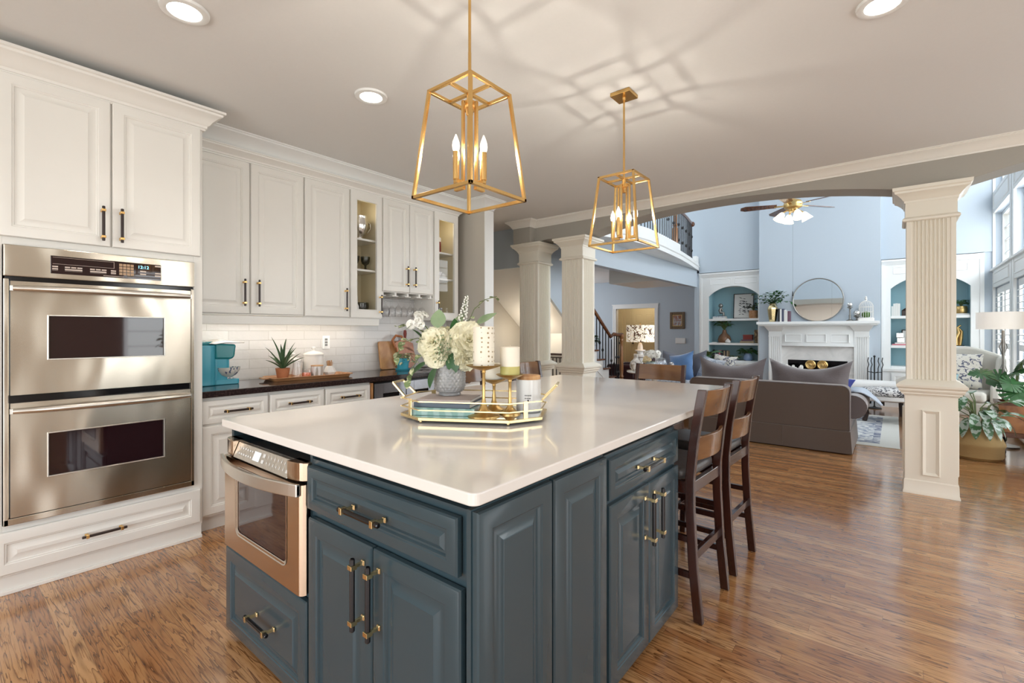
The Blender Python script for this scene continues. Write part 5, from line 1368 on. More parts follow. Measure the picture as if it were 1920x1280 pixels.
b.prism([(-0.105,0.16),(-0.02,0.21),(0.105,0.16),(0.10,0.26),(-0.02,0.31),(-0.13,0.27)], 'x', 0.0, 0.02)
b.tube([(0.01,-0.12,0.22),(0.01,-0.15,0.30),(0.01,-0.10,0.345),(0.01,-0.03,0.335),(0.01,0.0,0.29)], 0.014, 8)
obj('board', b.xf(Matrix.Rotation(R(-11), 4, 'Y')), M_BOARD2, t, bevel=0.003)
t = thing('rolling_pin', 'dark red wooden handle standing up behind the cutting boards', 'utensil', (-4.005, 3.155, Zc))
obj('handle', B().lathe((0,0,0), [(0,0),(0.024,0.0),(0.026,0.27),(0.012,0.29),(0.013,0.32),(0.018,0.36),(0.014,0.395),(0,0.40)], 14), M_BRICKRED, t, smooth=50)
t = thing('potted_ivy', 'trailing ivy in a turquoise pot and saucer on the dark counter', 'plant', (-3.80, 2.965, Zc))
obj('saucer', B().lathe((0,0,0), [(0,0),(0.066,0),(0.076,0.016),(0.072,0.018),(0.06,0.006),(0,0.006)], 28), M_TURQ, t, smooth=40)
obj('pot', B().lathe((0,0,0.0062), [(0,0),(0.052,0),(0.062,0.075),(0.068,0.077),(0.070,0.112),(0.062,0.112),(0.06,0.09),(0,0.09)], 28), M_TURQ, t, smooth=40)
st = B(); lv = B(); rg = random.Random(21)
for i in range(10):
    a = i*0.63+0.2; e = (0.09*math.cos(a)+0.02, 0.11*math.sin(a)+0.04, 0.06+0.1*rg.random())
    sprig(st, lv, [(0.02*math.cos(a), 0.02*math.sin(a), 0.095), (0.06*math.cos(a), 0.06*math.sin(a)+0.01, 0.16), e], 6, 0.036, 0.026, rg)
obj('stems', st, M_STEM, t); obj('leaves', lv, M_LEAFV, t, smooth=60)
t = thing('twig_branch', 'bare curled brown twig lying on the dark counter by the boards', 'twig', (-3.78, 3.20, Zc))
obj('twig', B().tube([(0,-0.12,0.004),(0.01,-0.05,0.012),(0.0,0.02,0.006),(0.03,0.09,0.016)], [0.005,0.005,0.004,0.002], 6).tube([(0.01,-0.05,0.012),(0.05,0.0,0.02),(0.06,0.05,0.01)], [0.004,0.003,0.002], 6), M_BRONZE, t)
# ------------------------------------------------------------------ living room: built-ins and fireplace
FYB = 10.45
def bookcase(label, x0, x1, o0, o1, knob):
    """arched built-in: face frame with arch, teal back, three shelf openings, doors below"""
    t = thing('bookcase', label, 'bookcase', ((x0+x1)/2, 10.6, 0), 0, 'built-in bookcases beside the fireplace')
    zs, zr, zt = 2.03, 2.235, 2.535
    n = 24; c = (o0+o1)/2; h = (o1-o0)/2
    arc = []
    rr_ = (h*h+(zr-zs)**2)/(2*(zr-zs)); zc = zr-rr_; a0 = math.asin(h/rr_)
    for i in range(n+1):
        a = -a0+2*a0*i/n; arc.append((c+rr_*math.sin(a), zc+rr_*math.cos(a)))
    b = B()
    b.prism([(x0, 0.66), (o0, 0.66)] + arc + [(o1, 0.66), (x1, 0.66), (x1, zt), (x0, zt)], 'y', FYB-0.022, FYB)
    obj('face_frame', b, M_TRIMW, t, world=True, bevel=0.002, seg=1)
    b = B().box(x0, o0-0.001, FYB, 10.845, 0.66, zt).box(o1+0.001, x1, FYB, 10.845, 0.66, zt).box(o0, o1, FYB, 10.845, zr+0.004, zt)
    obj('side_panels', b, M_TRIMW, t, world=True)
    obj('back_panel', B().box(o0, o1, 10.835, 10.845, 0.66, zr+0.004).box(o0-0.0005, o0+0.002, FYB+0.02, 10.835, 0.66, zr).box(o1-0.002, o1+0.0005, FYB+0.02, 10.835, 0.66, zr), M_TEAL, t, world=True, label='teal painted back')
    for z in (0.70, 1.06, 1.565): obj('shelf', B().box(o0+0.003, o1-0.003, FYB+0.004, 10.834, z-0.045, z), M_TRIMW, t, world=True, bevel=0.002)
    b = B()                                   # trim: pilaster strips, spandrel panels, cornice
    for a, c_ in ((x0, x0+0.05), (x1-0.05, x1)): b.box(a, c_, FYB-0.034, FYB-0.022, 0.66, zt)
    b.sweep([(x0, FYB-0.022), (x1, FYB-0.022)], [(0,2.44),(0.012,2.445),(0.03,2.49),(0.04,2.50),(0.04,2.53),(0,2.53)])
    b.panel((o0+0.03, FYB-0.022, 2.28), (1,0,0), (0,0,1), h-0.06, 0.12, [(0,0.001),(0.006,0.006),(0.014,0.001)], 0.0)
    b.panel((c+0.03, FYB-0.022, 2.28), (1,0,0), (0,0,1), h-0.06, 0.12, [(0,0.001),(0.006,0.006),(0.014,0.001)], 0.0)
    obj('mouldings', b, M_TRIMW, t, world=True, smooth=25)
    b = B().box(x0, x1, 10.40, 10.845, 0.0, 0.615)
    obj('lower_cabinet', b, M_TRIMW, t, world=True)
    obj('counter_ledge', B().box(x0, x1, 10.37, 10.845, 0.6155, 0.6595), M_TRIMW, t, world=True, bevel=0.004)
    w = (o1-o0)/2
    for i in range(2):
        d = front('door', t, '-y', 10.38, o0+i*w+0.004, o0+(i+1)*w-0.004, 0.10, 0.585, M_TRIMW)
        kx = o0+w+(0.05 if i else -0.05)
        obj('pull', B().lathe((0,0,0), [(0.0,-0.02),(0.03,-0.015),(0.036,0.0),(0.02,0.012),(0,0.014)], 14).xf(Matrix.Translation((kx, 10.352, 0.50)) @ Matrix.Rotation(R(90), 4, 'X') @ Matrix.Diagonal((1.3, 0.6, 1, 1))), M_PEWTER, d, world=True, smooth=50)
    return t
bookcase('arched white bookcase with teal back, left of the fireplace', -3.255, -2.065, -3.07, -2.10, 0)
bookcase('arched white bookcase with teal back, right of the fireplace behind the column', -0.175, 1.10, -0.048, 0.945, 0)
struct('trim_11', B().box(1.10, 1.19, 10.44, 10.84, 0, 2.545), M_DAYGREY)

# fireplace surround
t = thing('fireplace', 'white fireplace mantel with fluted pilasters, marble slab and dark firebox', 'fireplace', (-1.1, 10.2, 0))
YW = 10.249
obj('marble_slab', B().box(-1.66, -1.56, 10.20, YW, 0, 1.03).box(-0.64, -0.53, 10.20, YW, 0, 1.03).box(-1.56, -0.64, 10.20, YW, 0.77, 1.03), M_MARBLE, t, world=True)
obj('firebox', B().box(-1.559, -0.641, 10.60, 10.66, 0, 0.739).box(-1.559, -1.54, 10.215, 10.60, 0, 0.739).box(-0.66, -0.641, 10.215, 10.60, 0, 0.739).box(-1.54, -0.66, 10.215, 10.60, 0.73, 0.739).box(-1.56,-0.64,10.205,10.215,0.70,0.769), M_BLACK, t, world=True)
for x0, x1 in ((-1.875, -1.66), (-0.545, -0.335)):
    b = B(); n = 5; w = x1-x0; prof = [(x0, 10.16)]
    for i in range(n):
        a = x0+w*0.14+i*w*0.72/n; s = w*0.72/n
        prof += [(a+s*0.12, 10.16), (a+s*0.22, 10.172), (a+s*0.78, 10.172), (a+s*0.88, 10.16)]
    prof += [(x1, 10.16), (x1, YW), (x0, YW)]
    b.prism(prof, 'z', 0.16, 1.20)
    b.box(x0-0.01, x1+0.01, 10.145, YW, 0, 0.16).box(x0-0.006, x1+0.006, 10.15, YW, 1.20, 1.225).box(x0, x1, 10.155, YW, 1.225, 1.30)
    b.hexa([(x0,10.155,1.30),(x1,10.155,1.30),(x1,YW,1.30),(x0,YW,1.30)], [(x0-0.06,10.03,1.40),(x1+0.06,10.03,1.40),(x1+0.06,YW,1.40),(x0-0.06,YW,1.40)])
    obj('pilaster', b, M_TRIMW, t, world=True)
b = B(); n = 20; pl_ = []
for i in range(n+1):
    s = -1+2*i/n; pl_.append((-1.1025+0.556*s, 10.165-0.055*(1-s*s)))
b.prism(pl_+[(-0.5465, YW), (-1.6585, YW)], 'z', 1.03, 1.398)
b.prism([(x, y-0.012) for x, y in pl_]+[(-0.5465, 10.2), (-1.6585, 10.2)], 'z', 1.03, 1.065)
obj('frieze', b, M_TRIMW, t, world=True)
b = B()
for a, w in ((-1.60, 0.27), (-1.255, 0.31), (-0.88, 0.27)):
    yb = 10.165-0.055*(1-(((a+w/2)+1.1025)/0.556)**2)
    for q0, q1, z0, z1 in ((a, a+w, 1.10, 1.112), (a, a+w, 1.238, 1.25), (a, a+0.012, 1.112, 1.238), (a+w-0.012, a+w, 1.112, 1.238)): b.box(q0, q1, yb-0.016, yb+0.03, z0, z1)
obj('frieze_panels', b, M_TRIMW, t, world=True, bevel=0.003)
obj('mantel_shelf', B().box(-2.05, -0.19, 9.955, YW, 1.432, 1.48).box(-2.03, -0.21, 9.975, YW, 1.412, 1.432).box(-2.01, -0.23, 9.995, YW, 1.40, 1.412), M_TRIMW, t, world=True, bevel=0.003)
ZM = 1.4805
for i, x in enumerate((-1.192, -1.010)):
    o = obj('brass_medallion', B().lathe((0,0,0), [(0,0.0),(0.082,0.0),(0.086,0.006),(0.070,0.020),(0.058,0.014),(0.050,0.022),(0.036,0.018),(0.030,0.028),(0.0,0.032)], 12).xf(Matrix.Rotation(R(90), 4, 'X')), M_ANTIQUE, smooth=30)
    o.location = (x, 10.165, 0.690)
    b = B().cyl((0,0.01,-0.05), (0,0.01,-0.685), 0.008, None, 8).box(-0.05,0.05,-0.03,0.05,-0.69,-0.675)
    obj('stand', b, M_BLACKM, o)
    tag(o, 'round brass disc before the firebox, the one %s' % ('beside the white flowers' if i == 0 else 'nearer the fire tools'), 'andiron', 'brass discs before the firebox')
t = thing('flower_bunch', 'small white flowers in front of the dark firebox', 'flowers', (-1.48, 10.10, 0))
obj('vase', B().lathe((0,0,0), [(0,0),(0.07,0),(0.09,0.2),(0.05,0.42),(0.06,0.48),(0,0.44)], 16), M_WHITECER, t, smooth=50)
b = B(); rg = random.Random(9)
for i in range(22): bloom(b, (rg.uniform(-0.14,0.16), rg.uniform(-0.03,0.06), 0.60+rg.uniform(-0.06,0.07)), 0.034, (rg.uniform(-1,1), -1, rg.uniform(0,1)), 2, 0.1, rg)
obj('blossoms', b, M_PETALW, t, smooth=60)
b = B()
for i in range(9): b.cyl((0,0,0.43), (rg.uniform(-0.12,0.14), 0, 0.58), 0.003, None, 5)
obj('stems', b, M_STEM, t)
# mirror
t = thing('round_mirror', 'round thin-framed mirror leaning on the fireplace mantel', 'mirror', (-1.09, 10.222, 1.875))
t.rotation_euler = (R(-3.2), 0, 0)
M90 = Matrix.Rotation(R(90), 4, 'X')
obj('glass', B().lathe((0,0,0), [(0,-0.003),(0.386,-0.003),(0.386,0.0),(0,0.0)], 64).xf(M90), M_MIRROR, t)
obj('frame', B().tube([(0.392*math.cos(2*PI*i/64), 0, 0.392*math.sin(2*PI*i/64)) for i in range(64)], 0.010, 8, True), M_PEWTER, t, smooth=60)
# mantel ornaments
t = thing('mantel_vase', 'tall faceted gold vase full of leafy greenery on the mantel', 'vase', (-1.80, 10.10, ZM))
obj('vase', B().lathe((0,0,0), [(0,0),(0.055,0),(0.065,0.04),(0.092,0.24),(0.085,0.27),(0.052,0.325),(0.062,0.345),(0.05,0.345),(0,0.30)], 8), M_GOLD, t)
st = B(); lv = B(); rg = random.Random(2)
for i in range(22):
    a = rg.uniform(0, 2*PI); r_ = rg.uniform(0.12, 0.36); e = (math.cos(a)*r_, -0.03+math.sin(a)*0.11, 0.35+rg.uniform(0.08, 0.34)-r_*0.25)
    sprig(st, lv, curve((0,0,0.33), e, 0.04, 4), 8, 0.075, 0.034, rg, 0.0018)
obj('stems', st, M_STEM, t); obj('leaves', lv, M_LEAF, t, smooth=60)
def upright_books(base, ax, specs, label_fn, group, name='book'):
    """row of standing books; specs = (thickness, height, depth, cover)"""
    x, y, z = base
    for i, (w, h, d, m) in enumerate(specs):
        t = thing(name, label_fn(i), 'book', (x+w/2, y, z), 0, group)
        obj('cover', B().box(-w/2, -w/2+0.003, -d/2, d/2, 0, h).box(w/2-0.003, w/2, -d/2, d/2, 0, h).box(-w/2+0.003, w/2-0.003, -d/2, -d/2+0.004, 0, h), m, t)
        obj('pages', B().box(-w/2+0.0032, w/2-0.0032, -d/2+0.0042, d/2-0.004, 0.003, h-0.004), M_PAPER, t)
        x += w+0.0012
M_BK = paint('black_cover', (0.02,0.02,0.025), 0.5, 0.05); M_BW = paint('white_cover', (0.72,0.71,0.68), 0.5, 0.03); M_BN = paint('navy_cover', (0.06,0.07,0.12), 0.5, 0.05)
M_BP = paint('pink_cover', (0.62,0.20,0.24), 0.5, 0.05); M_BT = paint('tan_cover', (0.36,0.27,0.16), 0.5, 0.1); M_BG = paint('plum_cover', (0.13,0.06,0.09), 0.5, 0.1)
ordn = ['first', 'second', 'third', 'fourth', 'fifth', 'sixth', 'seventh', 'eighth']
upright_books((-1.700, 10.10, ZM), 'x', [(0.035,0.245,0.16,M_BK),(0.030,0.235,0.16,M_BW),(0.034,0.24,0.16,M_BN),(0.022,0.22,0.15,M_BW),(0.034,0.20,0.15,M_BW),(0.036,0.195,0.15,M_BG)],
              lambda i: '%s standing book on the mantel, %s from the gold vase' % (('black','white','navy','thin white','short white','plum')[i], ordn[i]), 'books standing on the mantel')
t = thing('candlestick', 'silver candlestick with a ball top on the mantel', 'candlestick', (-0.60, 10.10, ZM))
obj('stick', B().lathe((0,0,0), [(0,0),(0.055,0),(0.055,0.012),(0.02,0.03),(0.012,0.06),(0.018,0.09),(0.011,0.12),(0.011,0.20),(0.02,0.22),(0.045,0.235),(0.045,0.243),(0.01,0.245),(0,0.245)], 20), M_PEWTER, t, smooth=45)
obj('ball', B().sphere((0,0,0.285), 0.042, 18), M_SILVER, t, smooth=60)
t = thing('decor_orb', 'small dark silver orb on a low stand beside the candlestick', 'ornament', (-0.50, 10.10, ZM))
obj('stand', B().lathe((0,0,0), [(0,0),(0.045,0),(0.04,0.012),(0.015,0.025),(0.02,0.06),(0.05,0.08),(0.05,0.09),(0,0.085)], 18), M_PEWTER, t, smooth=45)
obj('orb', B().sphere((0,0,0.135), 0.052, 18), M_SILVER, t, smooth=60)
t = thing('birdcage', 'white wire birdcage holding a green moss ball on the mantel', 'birdcage', (-0.375, 10.10, ZM))
b = B().prism(rrect(-0.115, 0.115, -0.10, 0.10, 0.03), 'z', 0.0, 0.045)
for i in range(20):
    a = 2*PI*i/20; p = [(0.10*math.cos(a), 0.088*math.sin(a), 0.045), (0.10*math.cos(a), 0.088*math.sin(a), 0.235)]
    for j in range(1, 6): g = j/5*PI/2; p.append((0.10*math.cos(a)*math.cos(g), 0.088*math.sin(a)*math.cos(g), 0.235+0.11*math.sin(g)))
    b.tube(p, 0.003, 5)
for z in (0.05, 0.15, 0.235): b.tube([(0.101*math.cos(2*PI*i/28), 0.089*math.sin(2*PI*i/28), z) for i in range(28)], 0.0045, 5, True)
b.lathe((0,0,0.335), [(0,0),(0.02,0),(0.012,0.02),(0.02,0.04),(0.012,0.06),(0.016,0.075),(0,0.09)], 12)
obj('cage', b, M_WHITECER, t)
obj('moss_ball', B().sphere((0,0,0.105), 0.062, 18), paint('moss', (0.07,0.16,0.03), 0.9, 0.4, 0.6, 70), t, smooth=60)
# fire tools
t = thing('fireplace_tools', 'black iron fireplace tool set standing right of the mantel', 'fire tools', (-0.26, 10.05, 0))
obj('stand', B().lathe((0,0,0), [(0,0),(0.10,0),(0.10,0.012),(0.02,0.03),(0.010,0.05),(0.010,0.86),(0.02,0.88),(0,0.90)], 14), M_BLACKM, t, smooth=45)
for i, x in enumerate((-0.09, -0.045, 0.05, 0.10)):
    b = B().tube([(x,-0.03,0.10),(x,-0.03,0.68),(x+0.015,-0.03,0.74),(x,-0.03,0.80),(x+0.01,-0.03,0.86)], 0.008, 6)
    b.tube([(x,-0.03,0.62),(0,0,0.60)], 0.006, 6)
    if i == 0: b.box(x-0.05, x+0.05, -0.04, -0.02, 0.08, 0.26)
    if i == 3: b.box(x-0.035, x+0.035, -0.05, -0.01, 0.06, 0.20)
    obj('tool', b, M_BLACKM, t)

# ------------------------------------------------------------------ things on the left bookcase
ZA, ZB, ZC = 1.5655, 1.0605, 0.7005
GL = 'left bookcase ornaments'
def lying_book(label, x, y, z, L, Wd, h, rz, m, group): return book('book', label, x, y, z, L, Wd, h, rz, m, group)
lying_book('pale book lying lowest on the top shelf of the left bookcase', -2.885, 10.62, ZA, 0.26, 0.19, 0.028, R(4), M_BW, 'books lying on the top left shelf')
lying_book('pale grey book lying upper under the silver figure, left bookcase', -2.89, 10.62, ZA+0.0285, 0.24, 0.17, 0.026, R(-3), M_SILVERFAB, 'books lying on the top left shelf')
t = thing('figurine', 'small silver thinker-like figure on books on the top left shelf', 'figurine', (-2.865, 10.62, ZA+0.055))
obj('figure', B().tube([(0.05,0,0.0),(0.05,-0.01,0.07),(-0.01,0,0.075),(-0.025,0,0.12),(0.0,0,0.19)], [0.022,0.024,0.034,0.036,0.018], 10).tube([(-0.02,0,0.15),(0.035,-0.01,0.115),(0.0,-0.01,0.185)], 0.013, 8).sphere((-0.01,0,0.225), 0.048, 14), M_PEWTER, t, smooth=60)
obj('plinth', B().box(-0.06,0.075,-0.045,0.045,-0.0005,0.012), M_BLACK, t)
t = thing('framed_print', 'black-framed leafy botanical print leaning on the top left shelf', 'picture', (-2.46, 10.75, ZA), 0)
k_ = Matrix.Rotation(R(-6), 4, 'X')
b = B()
for x0, x1, z0, z1 in ((-0.195,-0.18,0,0.53),(0.18,0.195,0,0.53),(-0.18,0.18,0,0.015),(-0.18,0.18,0.515,0.53)): b.box(x0, x1, -0.02, 0.0, z0, z1)
obj('frame', b.xf(k_), M_BLACK, t)
obj('paper', B().box(-0.18, 0.18, -0.012, -0.004, 0.015, 0.515).xf(k_), M_BW, t)
b = B(); rg = random.Random(4)
for (x0, x1, za, zb) in ((-0.04,-0.02,0.10,0.42),(0.07,0.02,0.12,0.36)):
    for i in range(9):
        s = i/8; z = za+(zb-za)*s; x = x0+(x1-x0)*s
        for sg in (-1, 1):
            dx, dz = sg*rg.uniform(0.05,0.08), rg.uniform(-0.03,0.05)
            b.add([(x,-0.0135,z),(x+dx*0.5,-0.0135,z+dz*0.5+0.010),(x+dx,-0.0135,z+dz),(x+dx*0.5,-0.0135,z+dz*0.5-0.006)], [(0,1,2,3)])
obj('ink_leaves', b.xf(k_), M_BK, t)
def small_plant(name, label, x, y, z, pot_prof, pot_mat, n, L, Wd, spread, up, leaf_mat, seed, pn=20, trail=0.0):
    t = thing(name, label, 'plant', (x, y, z))
    obj('pot', B().lathe((0,0,0), pot_prof, pn), pot_mat, t, smooth=45)
    zt = max(p[1] for p in pot_prof); st = B(); lv = B(); rg = random.Random(seed)
    for i in range(n):
        a = i*2.4; r_ = spread*rg.uniform(0.4, 1.0)
        e = Vector((math.cos(a)*r_, math.sin(a)*r_*0.7, zt+up*rg.uniform(0.4, 1)-trail*r_))
        st.tube([(0,0,zt-0.01), (e.x*0.4, e.y*0.4, zt+(e.z-zt)*0.8), e], 0.003, 5)
        d = Vector((math.cos(a), math.sin(a)*0.8, rg.uniform(-0.3, 0.5)))
        leaf(lv, e-d*L*0.3, d, L*rg.uniform(0.8, 1.2), Wd, 0.8, rg.uniform(-.5,.5), 0.2)
    obj('stems', st, M_STEM, t); obj('leaves', lv, leaf_mat, t, smooth=60)
    return t
M_DKLEAF = paint('near_black_leaf', (0.025,0.022,0.018), 0.5, 0.3)
small_plant('potted_plant', 'dark-leaved plant in a wooden pot at the end of the top left shelf', -2.235, 10.60, ZA, [(0,0),(0.075,0),(0.085,0.04),(0.085,0.16),(0.078,0.16),(0,0.14)], M_TRAYWOOD, 26, 0.11, 0.04, 0.13, 0.14, M_DKLEAF, 31)
small_plant('bonsai_plant', 'bushy green plant in a brown gourd pot on the middle left shelf', -2.80, 10.62, ZB, [(0,0),(0.11,0),(0.135,0.06),(0.11,0.14),(0.05,0.20),(0.035,0.25),(0.04,0.27),(0,0.26)], paint('brown_gourd_glaze', (0.20,0.10,0.05), 0.3, 0.4, 0, 8), 60, 0.085, 0.04, 0.19, 0.22, M_LEAF, 32)
t = thing('decor_shell', 'white shell lying before the gourd plant on the middle left shelf', 'shell', (-2.70, 10.50, ZB))
obj('shell', B().lathe((0,0,0), [(0,0),(0.04,0.005),(0.05,0.03),(0.03,0.06),(0.01,0.085),(0,0.09)], 12, 1.2, 0.7), M_WHITECER, t, smooth=50)
lying_book('thin pale board under the gourd plant shell on the middle left shelf', -2.98, 10.6, ZB, 0.10, 0.15, 0.012, 0, M_BW, None)
lying_book('brown book lying beneath the red box, middle left shelf', -2.345, 10.60, ZB, 0.26, 0.17, 0.04, R(3), M_BT, 'books under the red box')
lying_book('dark brown book lying upper, directly below the red box', -2.335, 10.60, ZB+0.0405, 0.22, 0.15, 0.03, R(-2), M_BG, 'books under the red box')
t = thing('red_box', 'small brick red box on brown books, middle left shelf', 'box', (-2.335, 10.60, ZB+0.071))
obj('box_base', B().box(-0.085,0.085,-0.06,0.06,0,0.075), M_BRICKRED, t, bevel=0.003); obj('box_lid', B().box(-0.088,0.088,-0.063,0.063,0.0755,0.10), M_BRICKRED, t, bevel=0.004)
t = thing('art_tile', 'gold and brown square art panel leaning at the right end of the middle left shelf', 'picture', (-2.175, 10.72, ZB))
k_ = Matrix.Rotation(R(-8), 4, 'X')
obj('panel', B().box(-0.075,0.07,-0.015,0.0,0,0.27).xf(k_), two_tone('gilded_print', (0.16,0.08,0.03), (0.62,0.42,0.18), 9, 'noise', 0.4, 0.6, 0.5, (1,1,1), 1.5), t)
obj('edge', B().box(-0.078,0.073,0.0005,0.012,0,0.273).xf(k_), M_BRONZE, t)
upright_books((-2.945, 10.60, ZC), 'x', [(0.030,0.20,0.14,M_BK),(0.026,0.195,0.14,M_BG),(0.028,0.20,0.14,M_BP),(0.030,0.19,0.14,M_BK),(0.034,0.20,0.14,M_BK),(0.026,0.19,0.14,M_BT),(0.030,0.20,0.14,M_BK),(0.026,0.19,0.14,M_BT)],
              lambda i: '%s standing book on the lowest left shelf, %s from the black bookend' % (('black','plum','pink','dark','wide black','tan','black','brown')[i], ordn[i]), 'books on the lowest left shelf')
t = thing('bookend', 'black figure bookend on the lowest shelf of the left bookcase', 'bookend', (-3.005, 10.60, ZC))
obj('figure', B().lathe((0,0,0), [(0,0),(0.05,0),(0.05,0.01),(0.02,0.02),(0.03,0.05),(0.05,0.10),(0.04,0.14),(0.015,0.16),(0.028,0.18),(0.028,0.20),(0,0.215)], 12), M_BLACKM, t, smooth=50)
small_plant('potted_pothos', 'trailing green plant in a pale blue pot on the lowest left shelf', -2.33, 10.58, ZC, [(0,0),(0.06,0),(0.085,0.03),(0.08,0.09),(0.06,0.13),(0.065,0.15),(0,0.13)], paint('pale_blue_glaze', (0.25,0.36,0.55), 0.25, 0.1), 42, 0.10, 0.06, 0.20, 0.13, M_LEAF, 33, trail=0.35)
small_plant('low_plant', 'small low green plant beside the books on the lowest left shelf', -2.58, 10.56, ZC, [(0,0),(0.04,0),(0.05,0.03),(0,0.03)], M_WHITECER, 22, 0.08, 0.04, 0.10, 0.06, M_LEAFG, 34)
# right bookcase
t = None
upright_books((-0.04, 10.60, ZA), 'x', [(0.026,0.17,0.15,M_BW),(0.030,0.215,0.15,M_BW),(0.030,0.22,0.15,M_BW),(0.030,0.215,0.15,M_BW)],
              lambda i: 'white standing book on the top right-bookcase shelf, %s from the fireplace side' % ordn[i], 'white books on the top right shelf')
t = thing('keepsake_box', 'dark carved box with peaked lid next to white books, right bookcase', 'box', (0.165, 10.60, ZA))
obj('box_base', B().box(-0.065,0.075,-0.06,0.06,0,0.09), M_BRONZE, t, bevel=0.003); obj('lid', B().hexa([(-0.07,-0.065,0.0905),(0.08,-0.065,0.0905),(0.08,0.065,0.0905),(-0.07,0.065,0.0905)], [(-0.02,-0.02,0.135),(0.03,-0.02,0.135),(0.03,0.02,0.135),(-0.02,0.02,0.135)]), M_BRONZE, t)
lying_book('pinkish book lying lowest on the middle shelf of the right bookcase', 0.10, 10.60, ZB, 0.26, 0.18, 0.022, 0, M_BP, 'books on the middle right shelf')
lying_book('white book lying upper on the middle shelf of the right bookcase', 0.115, 10.60, ZB+0.0225, 0.22, 0.16, 0.022, R(3), M_BW, 'books on the middle right shelf')
t = thing('stacked_cubes', 'two silver-white cube ornaments stacked on books, right bookcase', 'ornament', (0.08, 10.59, ZB+0.045))
obj('cube', B().box(-0.045,0.055,-0.05,0.05,0,0.085), M_SILVER, t, bevel=0.008); obj('cube', B().box(-0.055,0.045,-0.05,0.05,0.0855,0.17), M_SILVER, t, bevel=0.008)
t = thing('framed_photo', 'small black-framed white print behind the column, right bookcase', 'picture', (0.20, 10.72, ZB))
k_ = Matrix.Rotation(R(-7), 4, 'X'); b = B()
for x0, x1, z0, z1 in ((-0.10,-0.085,0,0.27),(0.085,0.10,0,0.27),(-0.085,0.085,0,0.015),(-0.085,0.085,0.255,0.27)): b.box(x0, x1, -0.015, 0, z0, z1)
obj('frame', b.xf(k_), M_BLACK, t); obj('print', B().box(-0.085,0.085,-0.010,-0.004,0.015,0.255).xf(k_), M_BW, t)
lying_book('pale flat book under the gold pot on the top right shelf', 0.855, 10.60, ZA, 0.17, 0.19, 0.026, 0, M_BW, None)
small_plant('potted_fern', 'dark fern in a hammered gold pot on the top right shelf', 0.845, 10.60, ZA+0.0265, [(0,0),(0.070,0),(0.085,0.03),(0.08,0.11),(0.07,0.12),(0,0.11)], M_ANTIQUE, 40, 0.10, 0.025, 0.10, 0.10, M_LEAF, 35)
t = thing('gold_sculpture', 'gold abstract figure on the middle shelf of the right bookcase', 'sculpture', (0.815, 10.60, ZB))
obj('figure', B().tube([(-0.02,0,0.0),(-0.03,0,0.12),(0.01,0,0.22),(-0.01,0,0.30),(0.03,0,0.34)], [0.03,0.035,0.03,0.02,0.012], 10).tube([(0.02,0,0.0),(0.035,0,0.14),(0.045,0,0.24),(0.0,0,0.30)], [0.02,0.025,0.015,0.012], 8), M_ANTIQUE, t, smooth=60)
obj('plinth', B().box(-0.06,0.07,-0.05,0.05,-0.0005,0.012), M_BLACK, t)

# ------------------------------------------------------------------ upholstery
def pillow_mesh(w, h, th, pinch=0.10, n=14, sag=0.0, wr=0.0, seed=0):
    """knife-edge cushion standing in x (width) and z (height), thickness along y"""
    rg = random.Random(seed); b = B(); fr = []; bk = []
    ph = [rg.uniform(0, 6) for _ in range(4)]
    def P(u, v, s):
        a, c = abs(u), abs(v)
        x = u*(1-pinch*(1-c**2.0)); z = v*(1-pinch*(1-a**2.0))
        t_ = ((1-a**2.6)*(1-c**2.6))**0.55
        wv = wr*(math.sin(7*u+ph[0])*math.cos(5*v+ph[1])+math.sin(11*u*v+ph[2]))*t_
        z -= sag*(1-a*a)*(0.5+0.5*v)
        return (x*w/2, s*(th/2*t_+wv)+0.0, (z+1)*h/2)
    for i in range(n+1):
        for j in range(n+1): fr.append(P(-1+2*i/n, -1+2*j/n, -1))
    for i in range(n+1):
        for j in range(n+1): bk.append(P(-1+2*i/n, -1+2*j/n, 1))
    fs = []; N1 = (n+1)*(n+1)
    for i in range(n):
        for j in range(n):
            o = i*(n+1)+j; q = (o, o+1, o+n+2, o+n+1); fs.append(q); fs.append(tuple(N1+k for k in reversed(q)))
    for i in range(n):
        for (o, o2) in ((i*(n+1), (i+1)*(n+1)), (i*(n+1)+n, (i+1)*(n+1)+n), (i, i+1), (n*(n+1)+i, n*(n+1)+i+1)): fs.append((o, o2, N1+o2, N1+o))
    return b.add(fr+bk, fs)
def pillow(name, label, loc, rot, w, h, th, mat, group=None, seed=0, pinch=0.12, cat='pillow', sag=0.0):
    o = obj(name, pillow_mesh(w, h, th, pinch, 14, sag, 0.006, seed), mat, smooth=70)
    o.location = loc; o.rotation_euler = rot
    return tag(o, label, cat, group)
# sofa seen from behind
t = thing('sofa', 'brown-grey skirted sofa with its back to the kitchen', 'sofa', (-1.18, 6.55, 0))
X0, X1, Y0, Y1 = -2.02, -0.36, 6.075, 7.10
def rback(x0, x1, z0, z1, r, n=8):
    p = [(x0, z0), (x1, z0)]
    for i in range(n+1): a = R(90*i/n); p.append((x1-r+r*math.cos(a), z1-r+r*math.sin(a)))
    for i in range(n+1): a = R(90+90*i/n); p.append((x0+r+r*math.cos(a), z1-r+r*math.sin(a)))
    return p
obj('backrest', B().prism(rback(X0, X1, 0.24, 0.725, 0.07), 'y', Y0, Y0+0.20), M_SOFA, t, world=True, bevel=0.018, seg=3, smooth=40)
obj('piping', B().tube([(x, Y0+0.004, z) for x, z in rback(X0+0.004, X1-0.004, 0.26, 0.722, 0.07)[1:]], 0.006, 6), M_SOFAC, t, world=True, smooth=60)
